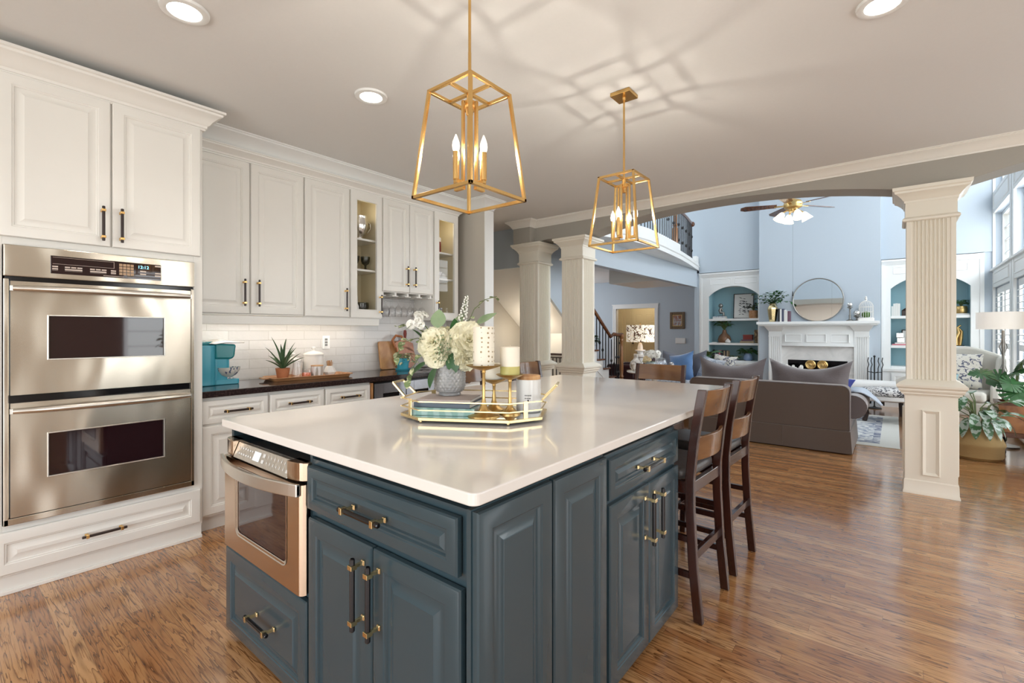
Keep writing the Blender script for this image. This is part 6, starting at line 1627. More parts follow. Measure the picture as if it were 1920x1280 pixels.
b = B().hexa([(X0-0.015,Y0-0.015,0.012),(X1+0.02,Y0-0.015,0.012),(X1+0.02,Y1+0.01,0.012),(X0-0.015,Y1+0.01,0.012)], [(X0-0.002,Y0-0.006,0.245),(X1+0.004,Y0-0.006,0.245),(X1+0.004,Y1,0.245),(X0-0.002,Y1,0.245)])
for x in (X0+0.55, X1-0.62): b.box(x-0.002, x+0.002, Y0-0.016, Y0-0.004, 0.02, 0.24)
obj('skirt', b, M_SOFA, t, world=True, bevel=0.004)
obj('seat_base', B().box(X0+0.02, X1-0.02, Y0+0.2, Y1-0.02, 0.246, 0.30), M_SOFA, t, world=True)
for s, xa in ((1, X1), (-1, X0)):
    xc = xa+s*0.015
    b = B().box(min(xa-s*0.17, xa-s*0.01), max(xa-s*0.17, xa-s*0.01), Y0+0.2, Y1-0.03, 0.246, 0.50)
    b.cyl((xc, Y0+0.14, 0.49), (xc, Y1-0.02, 0.475), 0.125, 0.12, 24)
    obj('arm', b, M_SOFAC, t, world=True, smooth=50)
for i in range(2):
    a = X0+0.20+i*0.635; obj('seat_cushion', B().box(a, a+0.625, Y0+0.30, Y1-0.02, 0.301, 0.44), M_SOFAC, t, world=True, bevel=0.03, seg=3, smooth=50)
for i, (xc, w) in enumerate(((-1.615, 0.80), (-0.775, 0.84))):
    c = obj('back_cushion', pillow_mesh(w, 0.545, 0.24, 0.10, 16, 0.34, 0.010, 40+i), M_SOFAC, t, smooth=70)
    c.location = (xc+1.18, 6.40-6.55, 0.437); c.rotation_euler = (R(-8), 0, R(-2 if i else 2))
b = B(); vs = []; fs = []; n = 14; m = 8
for i in range(n+1):                                # throw draped over the arm roll
    a = R(-75+150*i/n); 
    for j in range(m+1):
        y = Y1-0.52+0.54*j/m; r_ = 0.137+0.006*math.sin(5*y*7+i)
        px, pz = X1+0.015+r_*math.sin(a), 0.48+r_*math.cos(a)
        if i > n*0.7: k_ = (i-n*0.7)/(n*0.3); px += 0.10*k_; pz -= 0.10*k_*(0.4+0.6*j/m)
        vs.append((px, y+0.03*math.sin(i*0.6), pz))
for i in range(n):
    for j in range(m): o = i*(m+1)+j; fs.append((o, o+1, o+m+2, o+m+1))
b.add(vs, fs)
th = obj('throw_blanket', b, M_THROW, smooth=70); md = th.modifiers.new('thick', 'SOLIDIFY'); md.thickness = 0.012
tag(th, 'pale blue-grey throw draped over the end arm of the brown sofa', 'blanket')
pillow('throw_pillow', 'royal blue satin pillow at the arm end of the brown sofa', (-0.63, 6.60, 0.46), (R(-20), R(12), R(-18)), 0.40, 0.36, 0.12, M_ROYAL, None, 3)
# love seat at the left with its pillows
t = thing('loveseat', 'silver-blue patterned loveseat along the left side of the living room', 'sofa', (-2.62, 7.85, 0))
obj('seat_base', B().box(-2.98, -2.19, 7.0, 8.7, 0.10, 0.42), M_SILVERFAB, t, world=True, bevel=0.03, seg=3, smooth=50)
obj('backrest', B().box(-3.02, -2.84, 7.0, 8.7, 0.10, 0.82), M_SILVERFAB, t, world=True, bevel=0.05, seg=3, smooth=50)
for y in (6.96, 8.62): obj('arm', B().box(-3.0, -2.22, y-0.02, y+0.16, 0.10, 0.58), M_SILVERFAB, t, world=True, bevel=0.05, seg=3, smooth=50)
for y in (7.15, 7.89): obj('seat_cushion', B().box(-2.83, -2.19, y, y+0.72, 0.421, 0.52), M_SILVERFAB, t, world=True, bevel=0.03, seg=3, smooth=50)
for x in (-2.96, -2.25):
    for y in (7.03, 8.66): obj('leg', B().box(x-0.025, x+0.025, y-0.025, y+0.025, 0, 0.10), M_BRONZE, t, world=True)
GP = 'pillows on the loveseat'
pillow('throw_pillow', 'bright blue velvet pillow at the front of the loveseat', (-2.52, 7.22, 0.525), (R(-14), R(-12), R(-18)), 0.46, 0.46, 0.16, M_BLUEFAB, GP, 11)
pillow('throw_pillow', 'slate grey pillow with a tall point, left of the bright blue pillow', (-2.76, 7.50, 0.525), (R(-16), R(10), R(22)), 0.46, 0.45, 0.15, M_GREYFAB, GP, 12)
pillow('throw_pillow', 'slate grey pillow right behind the bright blue pillow', (-2.48, 7.78, 0.525), (R(-16), R(-14), R(-8)), 0.46, 0.45, 0.15, M_GREYFAB, GP, 13)
pillow('throw_pillow', 'silver crinkled pillow between the blue pillow and the brown sofa', (-2.24, 7.46, 0.525), (R(-20), R(8), R(-30)), 0.46, 0.40, 0.16, M_SILVERFAB, GP, 14)
pillow('throw_pillow', 'pale patterned pillow right beside the left end of the brown sofa', (-2.18, 7.95, 0.525), (R(-16), R(6), R(-25)), 0.44, 0.42, 0.15, M_IKAT, GP, 15)
small_plant('potted_plant', 'dark green leaves showing above the loveseat pillows', -2.62, 8.95, 0.0, [(0,0),(0.10,0),(0.13,0.30),(0.14,0.70),(0.12,0.70),(0,0.66)], M_BRONZE, 14, 0.20, 0.13, 0.12, 0.22, M_LEAF, 36)
# side table with vases behind the far stool
t = thing('side_table', 'pale oval side table carrying vases between stools and loveseat', 'table', (-2.70, 6.62, 0))
obj('tabletop', B().lathe((0,0,0.69), [(0,0),(0.40,0),(0.42,0.012),(0.40,0.024),(0,0.024)], 40, 1.0, 0.62), M_TRIMW, t, smooth=40)
obj('pedestal', B().lathe((0,0,0), [(0,0),(0.20,0),(0.20,0.02),(0.05,0.06),(0.04,0.60),(0.10,0.689),(0,0.689)], 24), M_TRIMW, t, smooth=40)
ZS_ = 0.7145
M_MERC = two_tone('mottled_mercury_glass', (0.28,0.24,0.20), (0.80,0.77,0.73), 13, 'noise', 0.40, 0.60, 0.2, (1,1,1), 0.8)
g = obj('round_vase', B().lathe((0,0,0), [(0,0),(0.04,0),(0.055,0.008),(0.085,0.05),(0.092,0.09),(0.075,0.14),(0.036,0.175),(0.03,0.21),(0.034,0.255),(0.03,0.255),(0.026,0.21),(0,0.18)], 28), M_MERC, smooth=60)
g.location = (-2.955, 6.55, ZS_); tag(g, 'round mottled silver vase with narrow neck on the side table', 'vase')
M_TEALPAT = two_tone('teal_lattice_glaze', (0.62,0.66,0.68), (0.07,0.16,0.20), 34, 'wave', 0.35, 0.6, 0.3, (1,1,1), 4.0)
t = thing('flower_pot', 'teal patterned pot of white flowers between silver vase and cloche', 'flowers', (-2.775, 6.66, ZS_))
obj('pot', B().lathe((0,0,0), [(0,0),(0.07,0),(0.08,0.02),(0.085,0.13),(0.08,0.14),(0,0.12)], 24), M_TEALPAT, t, smooth=45)
b = B(); b2 = B(); rg = random.Random(8)
for i in range(16):
    a = i*2.4; r_ = 0.11*math.sqrt(i/16)
    bloom(b, (r_*math.cos(a)+0.02, r_*math.sin(a)*0.6, 0.24+0.08*rg.random()-r_*0.4), 0.055, (math.cos(a), math.sin(a)-0.6, 1.0), 3, 0.15, rg)
for i in range(7): bloom(b2, (-0.03+rg.uniform(-.05,.05), -0.085, 0.155+rg.uniform(0,.07)), 0.035, (rg.uniform(-.5,.5), -1, 0.4), 3, 0.1, rg)
obj('white_blooms', b, M_PETALW, t, smooth=60); obj('cream_blooms', b2, paint('peach_petal', (0.80,0.66,0.42), 0.6, 0.1), t, smooth=60)
b = B()
for i in range(8): leaf(b, (0.03*math.cos(i), 0.03*math.sin(i)-0.05, 0.14), (math.cos(i*0.8), -0.7, 0.3), 0.09, 0.04, 0.6, 0, 0.2)
obj('leaves', b, M_LEAFG, t, smooth=60)
def cloche(label, x, y, r, h):
    t = thing('glass_cloche', label, 'cloche', (x, y, ZS_), 0, 'glass cloches on the side table')
    obj('base', B().lathe((0,0,0), [(0,0),(r*1.08,0),(r*1.08,0.012),(0,0.014)], 28), M_WHITECER, t, smooth=45)
    obj('dome', B().lathe((0,0,0.0145), [(r,0),(r,h-r),(r*0.92,h-r*0.6),(r*0.7,h-r*0.28),(r*0.35,h-r*0.06),(0,h),(0,h-0.003),(r*0.34,h-r*0.06-0.003),(r*0.68,h-r*0.28-0.003),(r*0.9,h-r*0.6-0.002),(r-0.003,h-r),(r-0.003,0)], 28), M_GLASSW, t, smooth=60)
    obj('moss', B().sphere((0,0,0.05), r*0.5, 14, 0.5), M_LEAFG, t, smooth=60)
    obj('pedestal', B().lathe((0,0,0.0145), [(0,0),(r*0.5,0),(r*0.15,0.01),(r*0.15,0.02),(r*0.6,0.03),(0,0.032)], 18), M_WHITECER, t, smooth=45)
cloche('taller glass cloche over moss on the side table', -2.60, 6.62, 0.075, 0.20)
cloche('shorter glass cloche left of the taller one on the side table', -2.68, 6.46, 0.055, 0.12)
t = thing('photo_frame', 'white lattice patterned upright block right of the cloches on the side table', 'ornament', (-2.455, 6.62, ZS_), R(-30))
obj('block', B().prism([(-0.07,0),(0.08,0),(0.055,0.07),(0.0,0.15),(-0.05,0.08)], 'y', -0.03, 0.03), M_DAMASK, t, bevel=0.004)
# table lamp with printed shade on its own small table, armchair beside it
t = thing('lamp_table', 'small round dark table under the printed-shade lamp', 'table', (-3.36, 7.62, 0))
obj('tabletop', B().lathe((0,0,0.62), [(0,0),(0.22,0),(0.23,0.015),(0,0.03)], 28), M_BRONZE, t, smooth=45)
obj('pedestal', B().lathe((0,0,0), [(0,0),(0.16,0),(0.14,0.03),(0.03,0.06),(0.03,0.6),(0.07,0.619),(0,0.619)], 20), M_BRONZE, t, smooth=45)
t = thing('table_lamp', 'lit table lamp with leaf-printed drum shade before the tan door', 'lamp', (-3.36, 7.62, 0.6505))
obj('lamp_base', B().lathe((0,0,0), [(0,0),(0.09,0),(0.09,0.03),(0.05,0.05),(0.045,0.20),(0.09,0.22),(0.09,0.25),(0.05,0.26),(0.05,0.30),(0.085,0.315),(0.085,0.335),(0.045,0.345),(0.04,0.40),(0.025,0.45),(0,0.46)], 28), M_WHITECER, t, smooth=40)
def shade_mat():
    m, nt, p = newmat('printed_lamp_shade'); L = nt.links
    tc = N(nt, 'ShaderNodeTexCoord'); wv = N(nt, 'ShaderNodeTexNoise'); wv.inputs['Scale'].default_value = 8; wv.inputs['Distortion'].default_value = 2.0; wv.inputs['Detail'].default_value = 0.5
    cr = N(nt, 'ShaderNodeValToRGB'); e = cr.color_ramp.elements; e[0].position = 0.47; e[0].color = (1,0.88,0.70,1); e[1].position = 0.57; e[1].color = (1,0.88,0.70,1)
    k1 = e.new(0.49); k1.color = (0.10,0.05,0.03,1); k2 = e.new(0.55); k2.color = (0.10,0.05,0.03,1)
    L.new(tc.outputs['Object'], wv.inputs['Vector']); L.new(wv.outputs['Fac'], cr.inputs[0]); L.new(cr.outputs[0], p.inputs['Base Color']); L.new(cr.outputs[0], p.inputs['Emission Color'])
    p.inputs['Emission Strength'].default_value = 0.45; p.inputs['Roughness'].default_value = 0.8
    return m
def drum(b, r, z0, z1, n=40):
    return b.lathe((0,0,0), [(r, z0), (r, z1), (r-0.004, z1), (r-0.004, z0), (r, z0)], n)
obj('lamp_shade', drum(B(), 0.232, 0.47, 0.755), shade_mat(), t, smooth=60)
obj('finial', B().lathe((0,0,0.45), [(0,0),(0.006,0),(0.006,0.32),(0.014,0.33),(0,0.345)], 10), M_ANTIQUE, t, smooth=50)
obj('bulb', B().sphere((0,0,0.60), 0.03, 12), M_BULB, t, smooth=60)
t = thing('leather_armchair', 'oxblood leather armchair with pale nail-trimmed arm, left of the lamp', 'armchair', (-4.12, 8.86, 0), R(-90))
obj('seat', B().box(-0.30, 0.30, -0.30, 0.30, 0.18, 0.46), M_OXBLOOD, t, bevel=0.05, seg=3, smooth=50)
obj('backrest', B().prism(rback(-0.33, 0.33, 0.18, 0.86, 0.16), 'y', 0.26, 0.40), M_OXBLOOD, t, bevel=0.04, seg=3, smooth=50)
for s in (-1, 1): obj('arm', B().box(s*0.36-0.07, s*0.36+0.07, -0.32, 0.30, 0.18, 0.66), M_OXBLOOD, t, bevel=0.05, seg=3, smooth=50)
for x in (-0.34, 0.34):
    for y in (-0.27, 0.33): obj('leg', B().lathe((x, y, 0), [(0,0),(0.02,0),(0.03,0.178),(0,0.178)], 10), M_BRONZE, t)
# bench, footstool, rug
t = thing('upholstered_bench', 'white upholstered bench in front of the fire tools', 'bench', (-0.32, 9.50, 0))
obj('seat', B().prism(rrect(-0.52, 0.50, -0.22, 0.22, 0.08), 'z', 0.20, 0.51), M_WHITEFAB, t, bevel=0.09, seg=5, smooth=60)
for x in (-0.42, 0.40):
    for y in (-0.15, 0.15): obj('leg', B().lathe((x, y, 0), [(0,0),(0.02,0),(0.03,0.21),(0,0.21)], 10), M_BRONZE, t)
t = thing('footstool', 'oval black and white damask footstool with curved dark legs on the rug', 'footstool', (-0.06, 8.66, 0.0135))
b = B().lathe((0,0,0), [(0,0.37),(0.36,0.37),(0.39,0.39),(0.395,0.42),(0.37,0.455),(0.25,0.475),(0,0.482)], 40, 1.0, 0.72)
obj('cushion', b, M_DAMASK, t, smooth=60)
obj('apron', B().lathe((0,0,0), [(0.37,0.31),(0.385,0.32),(0.385,0.369),(0.34,0.369),(0.34,0.31),(0.37,0.31)], 40, 1.0, 0.72), M_WHITEFAB, t, smooth=40)
for sx, sy in ((-1,-1),(1,-1),(1,1),(-1,1)):
    x, y = sx*0.25, sy*0.17
    obj('leg', B().tube([(x,y,0.33),(x*1.12,y*1.12,0.26),(x*1.08,y*1.08,0.15),(x*1.0,y*1.0,0.07),(x*1.08,y*1.08,0.03),(x*1.1,y*1.1,0.001)], [0.04,0.045,0.028,0.022,0.034,0.026], 10), M_BRONZE, t, smooth=60)
t = thing('area_rug', 'blue-grey and cream patterned rug in front of the brown sofa', 'rug', (-0.98, 7.95, 0.0), R(0.0))
M_RUGP = two_tone('rug_scroll_pattern', (0.20,0.23,0.31), (0.62,0.63,0.62), 5.5, 'noise', 0.44, 0.52, 0.95, (1, 2.0, 1), 2.2)
M_RUGB = paint('rug_cream_border', (0.62,0.62,0.58), 0.95, 0.06, 0.3, 120)
M_RUGL = two_tone('rug_guard_stripe', (0.16,0.18,0.25), (0.50,0.51,0.53), 9, 'noise', 0.42, 0.58, 0.95, (1,1,1), 1.0)
obj('border', B().box(-1.07, 1.03, -1.235, 1.235, 0.0, 0.010), M_RUGB, t, bevel=0.004)
obj('stripe', B().box(-0.90, 0.85, -1.09, 1.09, 0.0102, 0.0112), M_RUGL, t)
obj('field', B().box(-0.83, 0.78, -1.02, 1.02, 0.0113, 0.0122), M_RUGP, t)
# wing chair and its pillows
t = thing('wing_chair', 'pale sage wing chair by the window behind the column', 'armchair', (0.73, 9.06, 0), R(-14))
obj('seat_base', B().box(-0.33, 0.33, -0.32, 0.30, 0.16, 0.36), M_LINEN, t, bevel=0.03, seg=3, smooth=50)
obj('seat_cushion', B().box(-0.29, 0.29, -0.36, 0.20, 0.361, 0.50), M_LINEN, t, bevel=0.045, seg=3, smooth=50)
b = B(); top = []; n = 24
for i in range(n+1):
    s = -1+2*i/n; top.append((0.37*s, 0.97+0.11*math.cos(s*PI/2)**1.3 if abs(s) < 1 else 0.97))
b.prism([(-0.33,0.16),(0.33,0.16)]+[(x, z) for x, z in reversed(top)], 'y', 0.24, 0.36)
obj('backrest', b, M_LINEN, t, bevel=0.035, seg=3, smooth=50)
for s in (-1, 1):
    b = B().prism([(0.30,0.36),(0.30,0.97),(0.12,0.94),(0.04,0.80),(0.02,0.62),(-0.30,0.60),(-0.33,0.36)], 'x', s*0.37-0.05, s*0.37+0.05)
    obj('wing', b, M_LINEN, t, bevel=0.03, seg=3, smooth=50)
for x in (-0.30, 0.30):
    for y in (-0.28, 0.28): obj('leg', B().lathe((x, y, 0), [(0,0),(0.018,0),(0.03,0.16),(0,0.16)], 10), M_BRONZE, t)
pillow('throw_pillow', 'large ikat pillow in navy and cream on the wing chair', (0.68, 9.09, 0.505), (R(-14), 0, R(-14)), 0.52, 0.50, 0.20, M_IKAT, None, 21, 0.05)
pillow('throw_pillow', 'small pale teal pillow peeking past the column on the wing chair', (0.55, 8.87, 0.505), (R(-20), 0, R(-14)), 0.26, 0.22, 0.12, paint('pale_teal_fabric', (0.30,0.46,0.50), 0.8, 0.1), None, 22)
# floor lamp
t = thing('floor_lamp', 'floor lamp with pale drum shade and diamond wire stem by the window', 'lamp', (0.955, 7.62, 0))
obj('base', B().lathe((0,0,0), [(0,0),(0.13,0),(0.13,0.02),(0.02,0.035),(0,0.035)], 28), M_PEWTER, t, smooth=45)
obj('pole', B().lathe((0,0,0.03), [(0,0),(0.016,0),(0.010,0.2),(0.018,0.35),(0.010,0.55),(0.018,0.78),(0.010,0.95),(0.018,1.10),(0.014,1.28),(0,1.28)], 12), M_PEWTER, t, smooth=60)
for z in (0.62, 0.85, 1.12) :
    b = B()
    for s in (-1, 1): b.tube([(0,0,z+0.11),(s*0.045*0.74,s*0.045*-0.67*-1,z+0.01),(s*0.047*0.74,s*0.047*0.67,z),(0,0,z-0.11)], 0.004, 6)
    obj('wire_diamond', b, M_PEWTER, t)
obj('lamp_shade', drum(B(), 0.222, 1.325, 1.515), M_SHADE, t, smooth=60)
obj('bulb', B().sphere((0,0,1.41), 0.03, 12), M_DOWN, t, smooth=60)
obj('harp', B().bar((-0.218,0,1.335), (0.218,0,1.335), 0.005).bar((0,-0.218,1.335), (0,0.218,1.335), 0.005), M_PEWTER, t)
c = B(); vs = []; n = 18
for i in range(n+1):
    y = 7.42+0.22*i/n; vs.append((1.145+0.016*math.sin(i*1.9), y))
cu = obj('curtain', B().prism(vs+[(x+0.006, y) for x, y in reversed(vs)], 'z', 0.02, 2.02), paint('cream_curtain', (0.72,0.66,0.56), 0.9, 0.03), smooth=50)
tag(cu, 'cream curtain panel hanging at the window beside the floor lamp', 'curtain')
# basket plant
t = thing('basket_plant', 'silver-leaved plant in a folded seagrass basket beside the right column', 'plant', (0.66, 6.79, 0))
b = B().lathe((0,0,0), [(0,0),(0.17,0),(0.20,0.03),(0.205,0.13),(0.215,0.15),(0.212,0.165),(0.19,0.22),(0.14,0.33),(0.13,0.345),(0.12,0.335),(0.15,0.22),(0,0.20)], 36)
obj('basket', b, M_BASKET, t, smooth=40)
st = B(); lv = B(); rg = random.Random(6)
for i in range(26):
    a = i*2.4; r_ = rg.uniform(0.08, 0.26); z = 0.44+rg.uniform(0.0, 0.24)-r_*0.15
    e = Vector((math.cos(a)*r_, math.sin(a)*r_, z)); st.tube([(0,0,0.22), (e.x*0.4, e.y*0.4, z*0.9), e], 0.005, 5)
    leaf(lv, e, (math.cos(a), math.sin(a), rg.uniform(-0.6, 0.35)), rg.uniform(0.17, 0.25), rg.uniform(0.07, 0.10), 1.0, rg.uniform(-.4,.4), 0.2, 8)
for i in range(5):
    a = -2.2+i*0.5; leaf(lv, (math.cos(a)*0.13, math.sin(a)*0.13, 0.42), (math.cos(a)*0.5, math.sin(a)*0.5, -0.9), 0.22, 0.085, 0.3, 0, 0.2, 8)
obj('stems', st, M_STEM, t); obj('leaves', lv, M_LEAF2, t, smooth=60)
# planter stand with monstera
t = thing('planter_box', 'square burl wood planter box on turned dark legs by the window', 'planter', (1.005, 7.28, 0))
h_ = 0.145
b = B(); holes = B()
b.box(-h_, h_, -h_, -h_+0.02, 0.24, 0.55).box(-h_, h_, h_-0.02, h_, 0.24, 0.55).box(-h_, -h_+0.02, -h_+0.02, h_-0.02, 0.24, 0.55).box(h_-0.02, h_, -h_+0.02, h_-0.02, 0.24, 0.55)
obj('box_sides', b, M_PLANTER, t)
obj('base_rail', B().box(-h_-0.01, h_+0.01, -h_-0.01, h_+0.01, 0.185, 0.239), M_RAIL, t, bevel=0.006)
obj('top_rim', B().sweep(square(0,0,h_), [(-0.022,0.52),(0.008,0.52),(0.010,0.555),(-0.022,0.557)], True), M_RAIL, t, bevel=0.003)
for sx in (-1, 1):
    for sy in (-1, 1): obj('leg', B().lathe((sx*0.115, sy*0.115, 0), [(0,0),(0.026,0),(0.032,0.03),(0.022,0.05),(0.034,0.09),(0.026,0.13),(0.036,0.15),(0.036,0.1845),(0,0.1845)], 16), M_BLACK, t, smooth=45)
def monstera_leaf(b, c, d, up, L):
    """heart blade with slits to the edge"""
    d = Vector(d).normalized(); up = Vector(up); s = d.cross(up).normalized(); nn = s.cross(d).normalized(); c = Vector(c)
    pts = []; n = 96
    for i in range(n+1):
        a = -PI+2*PI*i/n; th_ = abs(a)
        r_ = 0.56*(1-0.25*math.cos(a))*(1 - 0.45*max(0, (th_-2.5)/0.64)) + 0.10*max(0, 1-th_/0.5)
        r_ *= 1.02 if True else 1
        if 0.45 < th_ < 2.5:
            f = (th_-0.45)/0.40; q = abs(f-round(f))
            if q < 0.13 and 0.5 < f: r_ *= 0.55
        pts.append((r_*math.cos(a), r_*math.sin(a)*0.92))
    vs = [c]; fs = []
    for x, y in pts: vs.append(c+d*(x*L)+s*(y*L)-nn*(0.30*(x*x+1.3*y*y)*L)+nn*abs(y)*0.12*L)
    for i in range(1, n+1): fs.append((0, i, i+1))
    b.add(vs, fs)
t2 = thing('monstera_plant', 'large split-leaf monstera growing in the burl planter box', 'plant', (1.005, 7.28, 0.45))
obj('soil', B().box(-0.12, 0.12, -0.12, 0.12, 0.0, 0.045), M_SOIL, t2)
st = B()
for i, (e, d, L) in enumerate((((-0.02,-0.22,0.21),(0.10,-0.55,-0.80),0.27), ((-0.28,-0.12,0.40),(-1,-0.1,-0.12),0.20), ((0.0,-0.06,0.42),(0.55,-0.55,0.25),0.25), ((-0.13,-0.02,0.33),(-0.65,-0.35,-0.25),0.22), ((0.05,0.02,0.52),(0.2,-0.5,0.6),0.22), ((-0.06,-0.22,0.30),(-0.6,-0.7,-0.5),0.2))):
    b = B(); up = (0.05, -1.0, 0.35) if i in (0, 3, 5) else (0, -0.55, 1)
    monstera_leaf(b, e, d, up, L); obj('leaf', b, M_LEAF, t2, smooth=60)
    st.tube([(0,0,0.04), (e[0]*0.4, e[1]*0.4, e[2]*0.75), e], 0.006, 6)
obj('stems', st, M_STEM, t2)
# ceiling fan
t = thing('ceiling_fan', 'ceiling fan with brown blades and four lit tulip shades', 'ceiling fan', (-1.10, 7.6, 3.01))
obj('downrod', B().cyl((0,0,0.12), (0,0,2.685), 0.012, None, 10).lathe((0,0,2.61), [(0,0),(0.03,0),(0.07,0.06),(0.07,0.078),(0,0.078)], 20), M_ANTIQUE, t, smooth=45)
obj('motor', B().lathe((0,0,0), [(0,-0.04),(0.05,-0.04),(0.06,0.0),(0.11,0.02),(0.12,0.07),(0.10,0.11),(0.03,0.14),(0,0.14)], 28), M_ANTIQUE, t, smooth=45)
for i in range(5):
    a = R(196)+2*PI*i/5; k_ = Matrix.Rotation(a, 4, 'Z') @ Matrix.Rotation(R(12), 4, 'X')
    bl = B().prism([(0.20,-0.05),(0.60,-0.075),(0.66,-0.04),(0.66,0.04),(0.60,0.075),(0.20,0.05)], 'z', 0.055, 0.063).xf(k_)
    o = obj('blade', bl, M_RAIL, t, bevel=0.002)
    obj('blade_iron', B().box(0.10, 0.23, -0.018, 0.018, 0.048, 0.0545).xf(k_), M_ANTIQUE, o)
for i in range(4):
    a = 2*PI*i/4+0.5; c, s = math.cos(a), math.sin(a)
    ar = obj('lamp_arm', B().tube([(0,0,-0.03),(c*0.08,s*0.08,-0.02),(c*0.13,s*0.13,-0.05)], 0.010, 8), M_ANTIQUE, t, smooth=60)
    kk = Matrix.Translation((c*0.13, s*0.13, -0.05)) @ Matrix.Rotation(a, 4, 'Z') @ Matrix.Rotation(R(-28), 4, 'Y') @ Matrix.Rotation(PI, 4, 'X')
    obj('tulip_shade', B().lathe((0,0,0), [(0.02,0.0),(0.035,0.02),(0.05,0.06),(0.075,0.12),(0.072,0.12),(0.046,0.06),(0.03,0.02),(0.0,0.01)], 20).xf(kk), M_TULIP, ar, smooth=60)
obj('pull_chain', B().cyl((0.0,-0.02,-0.05), (0.0,-0.02,-1.15), 0.0009, None, 5).lathe((0.0,-0.02,-1.22), [(0,0),(0.008,0.0),(0.006,0.06),(0,0.075)], 8), M_BLACKM, t)
# framed picture and panel on the foyer wall
t = thing('framed_art', 'small picture in a heavy carved gold-brown frame on the foyer wall', 'picture', (-4.505, 12.598, 1.59))
b = B(); fw = 0.075
for x0, x1, z0, z1 in ((-0.2,-0.2+fw,-0.225,0.225),(0.2-fw,0.2,-0.225,0.225),(-0.2+fw,0.2-fw,-0.225,-0.225+fw),(-0.2+fw,0.2-fw,0.225-fw,0.225)): b.box(x0, x1, -0.03, -0.001, z0, z1)
obj('frame', b, paint('carved_bronze_gilt', (0.14,0.085,0.04), 0.45, 0.5, 0.6, 60), t, bevel=0.012)
obj('liner', B().box(-0.127,0.127,-0.022,-0.012,-0.152,0.152), M_ANTIQUE, t)
obj('painting', B().box(-0.11,0.11,-0.024,-0.0222,-0.135,0.135), two_tone('rust_grey_painting', (0.25,0.09,0.05), (0.42,0.44,0.46), 7, 'noise', 0.42, 0.60, 0.6, (1,1,1), 1.5), t)
t = thing('wall_panel', 'white double switch panel on the foyer wall under the picture', 'switch', (-4.42, 12.598, 1.05))
obj('plate', B().box(-0.135,0.135,-0.02,-0.001,-0.075,0.075), M_WHITECER, t, bevel=0.004)
obj('cover_lip', B().box(-0.125,0.125,-0.026,-0.0205,-0.06,0.066), M_TRIMW, t, bevel=0.003)
# ------------------------------------------------------------------ staircase
RUN, RISE, Y0S, NS = 0.22, 0.165, 8.29, 13
t = thing('staircase', 'staircase with white risers and dark treads climbing behind the columns', 'stairs', (-4.45, 7.0, 0)); t['kind'] = 'thing'
XL, XR = -4.945, -3.955
b = B(); poly = [(Y0S, 0.0)]
for i in range(NS):
    y = Y0S-RUN*i
    poly += [(y, RISE*(i+1)-0.03), (y-RUN, RISE*(i+1)-0.03)]
ye = Y0S-RUN*NS
sl = RISE/RUN
def noz(y): return (Y0S-y)*sl+RISE
poly += [(ye, noz(5.2)-0.06), (5.2, noz(5.2)-0.06), (5.2, noz(5.2)-0.28), (6.45, noz(6.45)-0.28), (6.45, 0.0)]
obj('carriage', b.prism(poly, 'x', XL, XR), M_TRIMW, t, world=True)
for i in range(NS):
    y = Y0S-RUN*i
    obj('tread', B().box(XL, XR+(0.03 if i < 7 else 0.0), y-RUN-0.001, y+0.025, RISE*(i+1)-0.0295, RISE*(i+1)), M_RAIL, t, world=True, bevel=0.006)
sl = RISE/RUN
def noz(y): return (Y0S-y)*sl+RISE
obj('stringer_moulding', B().hexa([(XR,8.2,0.0),(XR+0.012,8.2,0.0),(XR+0.012,6.45,noz(6.45)-0.46),(XR,6.45,noz(6.45)-0.46)], [(XR,8.2,0.035),(XR+0.012,8.2,0.035),(XR+0.012,6.45,noz(6.45)-0.42),(XR,6.45,noz(6.45)-0.42)]), M_TRIMW, t, world=True)
pts = [(-3.99, 8.24, 1.235), (-3.99, 8.02, 1.235), (-3.99, 7.88, 1.25)]
y = 7.76
while y > 6.74: pts.append((-3.99, y, noz(y)+0.80-0.16)); y -= 0.2
obj('handrail', B().tube(pts, 0.033, 10, False, (1.0, 0.8)), M_RAIL, t, world=True, smooth=60)
nw = [(0,0),(0.048,0),(0.048,0.40),(0.030,0.42),(0.045,0.45),(0.030,0.48),(0.038,0.60),(0.030,1.0),(0.026,1.10),(0.040,1.13),(0.030,1.16),(0.05,1.20),(0.05,1.24),(0,1.25)]
obj('newel_post', B().lathe((-3.99, 8.20, 0.0), nw, 16), M_NEWEL, t, world=True, smooth=40)
def baluster(x, y, z0, z1, knots):
    b = B().bar((x, y, z0), (x, y, z1), 0.013)
    for f in knots:
        z = z0+(z1-z0)*f; b.lathe((x, y, z-0.035), [(0,0),(0.008,0.0),(0.022,0.03),(0.022,0.04),(0.008,0.07),(0,0.07)], 8)
    return b
for i in range(1, 7):
    y = Y0S-RUN*i
    for j, dy in enumerate((-0.055, -0.165)):
        z0 = RISE*(i+1); z1 = noz(y+dy)+0.62 if y+dy < 7.8 else 1.225
        obj('baluster', baluster(-3.99, y+dy, z0, z1, (0.42,) if (i+j) % 2 == 0 else ()), M_BLACKM, t, world=True)
for dy in (0.0, -0.09): obj('baluster', baluster(-3.99, 8.08+dy, RISE, 1.225, (0.35, 0.62)), M_BLACKM, t, world=True)
struct('wall_stair', B().prism([(5.36,noz(5.36)-0.31),(6.74,noz(6.74)-0.31),(6.74,H),(5.36,H)], 'x', -3.945, -3.90), M_DAYGREY)
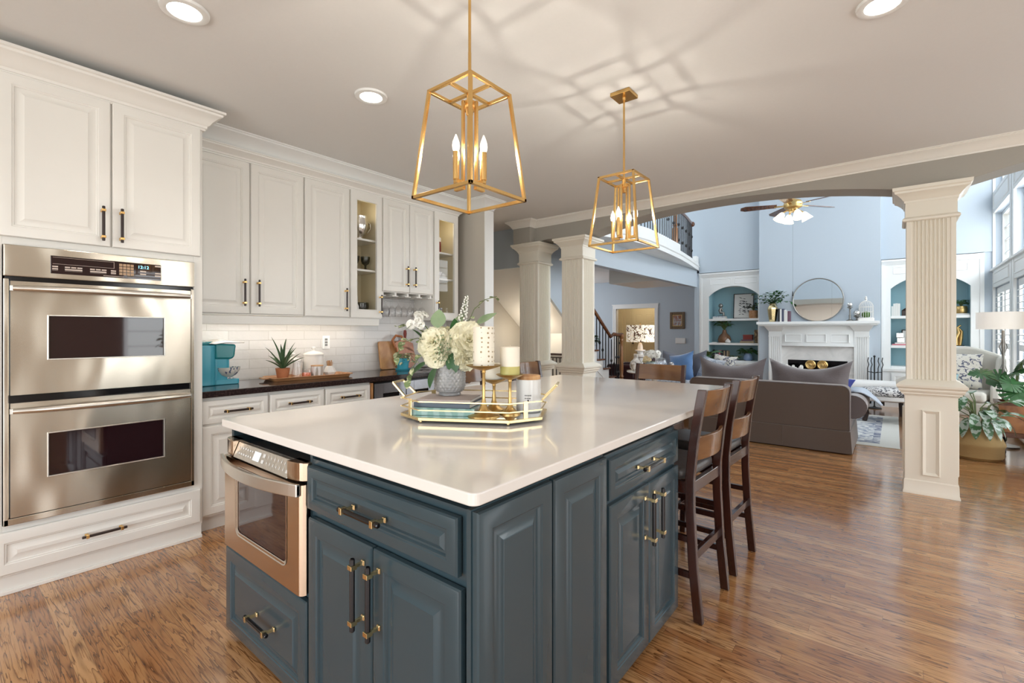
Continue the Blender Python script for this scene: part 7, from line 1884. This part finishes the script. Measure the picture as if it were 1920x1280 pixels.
# low railing under the stairs, seen between the two left columns
t = thing('stair_guard', 'low black metal guard rail under the stairs, between the left columns', 'railing', (-4.45, 6.38, 0))
obj('top_rail', B().box(-4.93, -3.96, 6.36, 6.40, 0.915, 0.945), M_BRONZE, t, world=True)
obj('lower_rail', B().box(-4.93, -3.96, 6.37, 6.39, 0.87, 0.885).box(-4.93, -3.96, 6.37, 6.39, 0.08, 0.095), M_BLACKM, t, world=True)
for x in (-4.92, -3.975): obj('post', B().box(x-0.015, x+0.015, 6.365, 6.395, 0.0, 0.914), M_BLACKM, t, world=True)
for i in range(13): obj('baluster', B().box(-4.855+i*0.068-0.006, -4.855+i*0.068+0.006, 6.374, 6.386, 0.0955, 0.8695), M_BLACKM, t, world=True)
# balcony railing
t = thing('balcony_railing', 'black iron balcony railing with wooden handrail above the foyer', 'railing', (-3.0, 7.8, 2.75))
def at_len(path, s):
    for (a, c) in zip(path, path[1:]):
        L = math.dist(a, c)
        if s <= L: return (a[0]+(c[0]-a[0])*s/L, a[1]+(c[1]-a[1])*s/L)
        s -= L
    return path[-1]
pr = [(x-0.045, y) for x, y in PB[1:-1]] + [(-3.245, 9.9)]
Lt = sum(math.dist(a, c) for a, c in zip(pr, pr[1:]))
n = int(Lt/0.108)
for i in range(n+1):
    x, y = at_len(pr, Lt*i/n)
    z0 = 2.863 if y < 8.5 else 2.753
    obj('baluster', baluster(x, y, z0, 3.50, ((0.55,) if i % 3 == 0 and y < 8.5 else (0.28, 0.66) if i % 3 == 0 else ())), M_BLACKM, t, world=True)
obj('handrail', B().tube([(x, y, 3.52) for x, y in pr], 0.032, 10, False, (1.0, 0.8)).sphere((pr[-1][0], pr[-1][1]+0.02, 3.51), 0.055, 14), M_RAIL, t, world=True, smooth=60)
obj('newel_post', B().lathe((-3.055, 8.42, 2.863), [(0,0),(0.05,0),(0.05,0.28),(0.03,0.31),(0.045,0.34),(0.03,0.37),(0.036,0.60),(0,0.62)], 14), M_NEWEL, t, world=True, smooth=40)
small_plant('stair_plant', 'dark leafy potted plant standing on a stair tread behind the balusters', -4.10, 7.30, RISE*5, [(0,0),(0.055,0),(0.075,0.10),(0.08,0.13),(0.07,0.13),(0,0.11)], M_BRASS, 26, 0.12, 0.05, 0.10, 0.26, M_LEAF, 51)
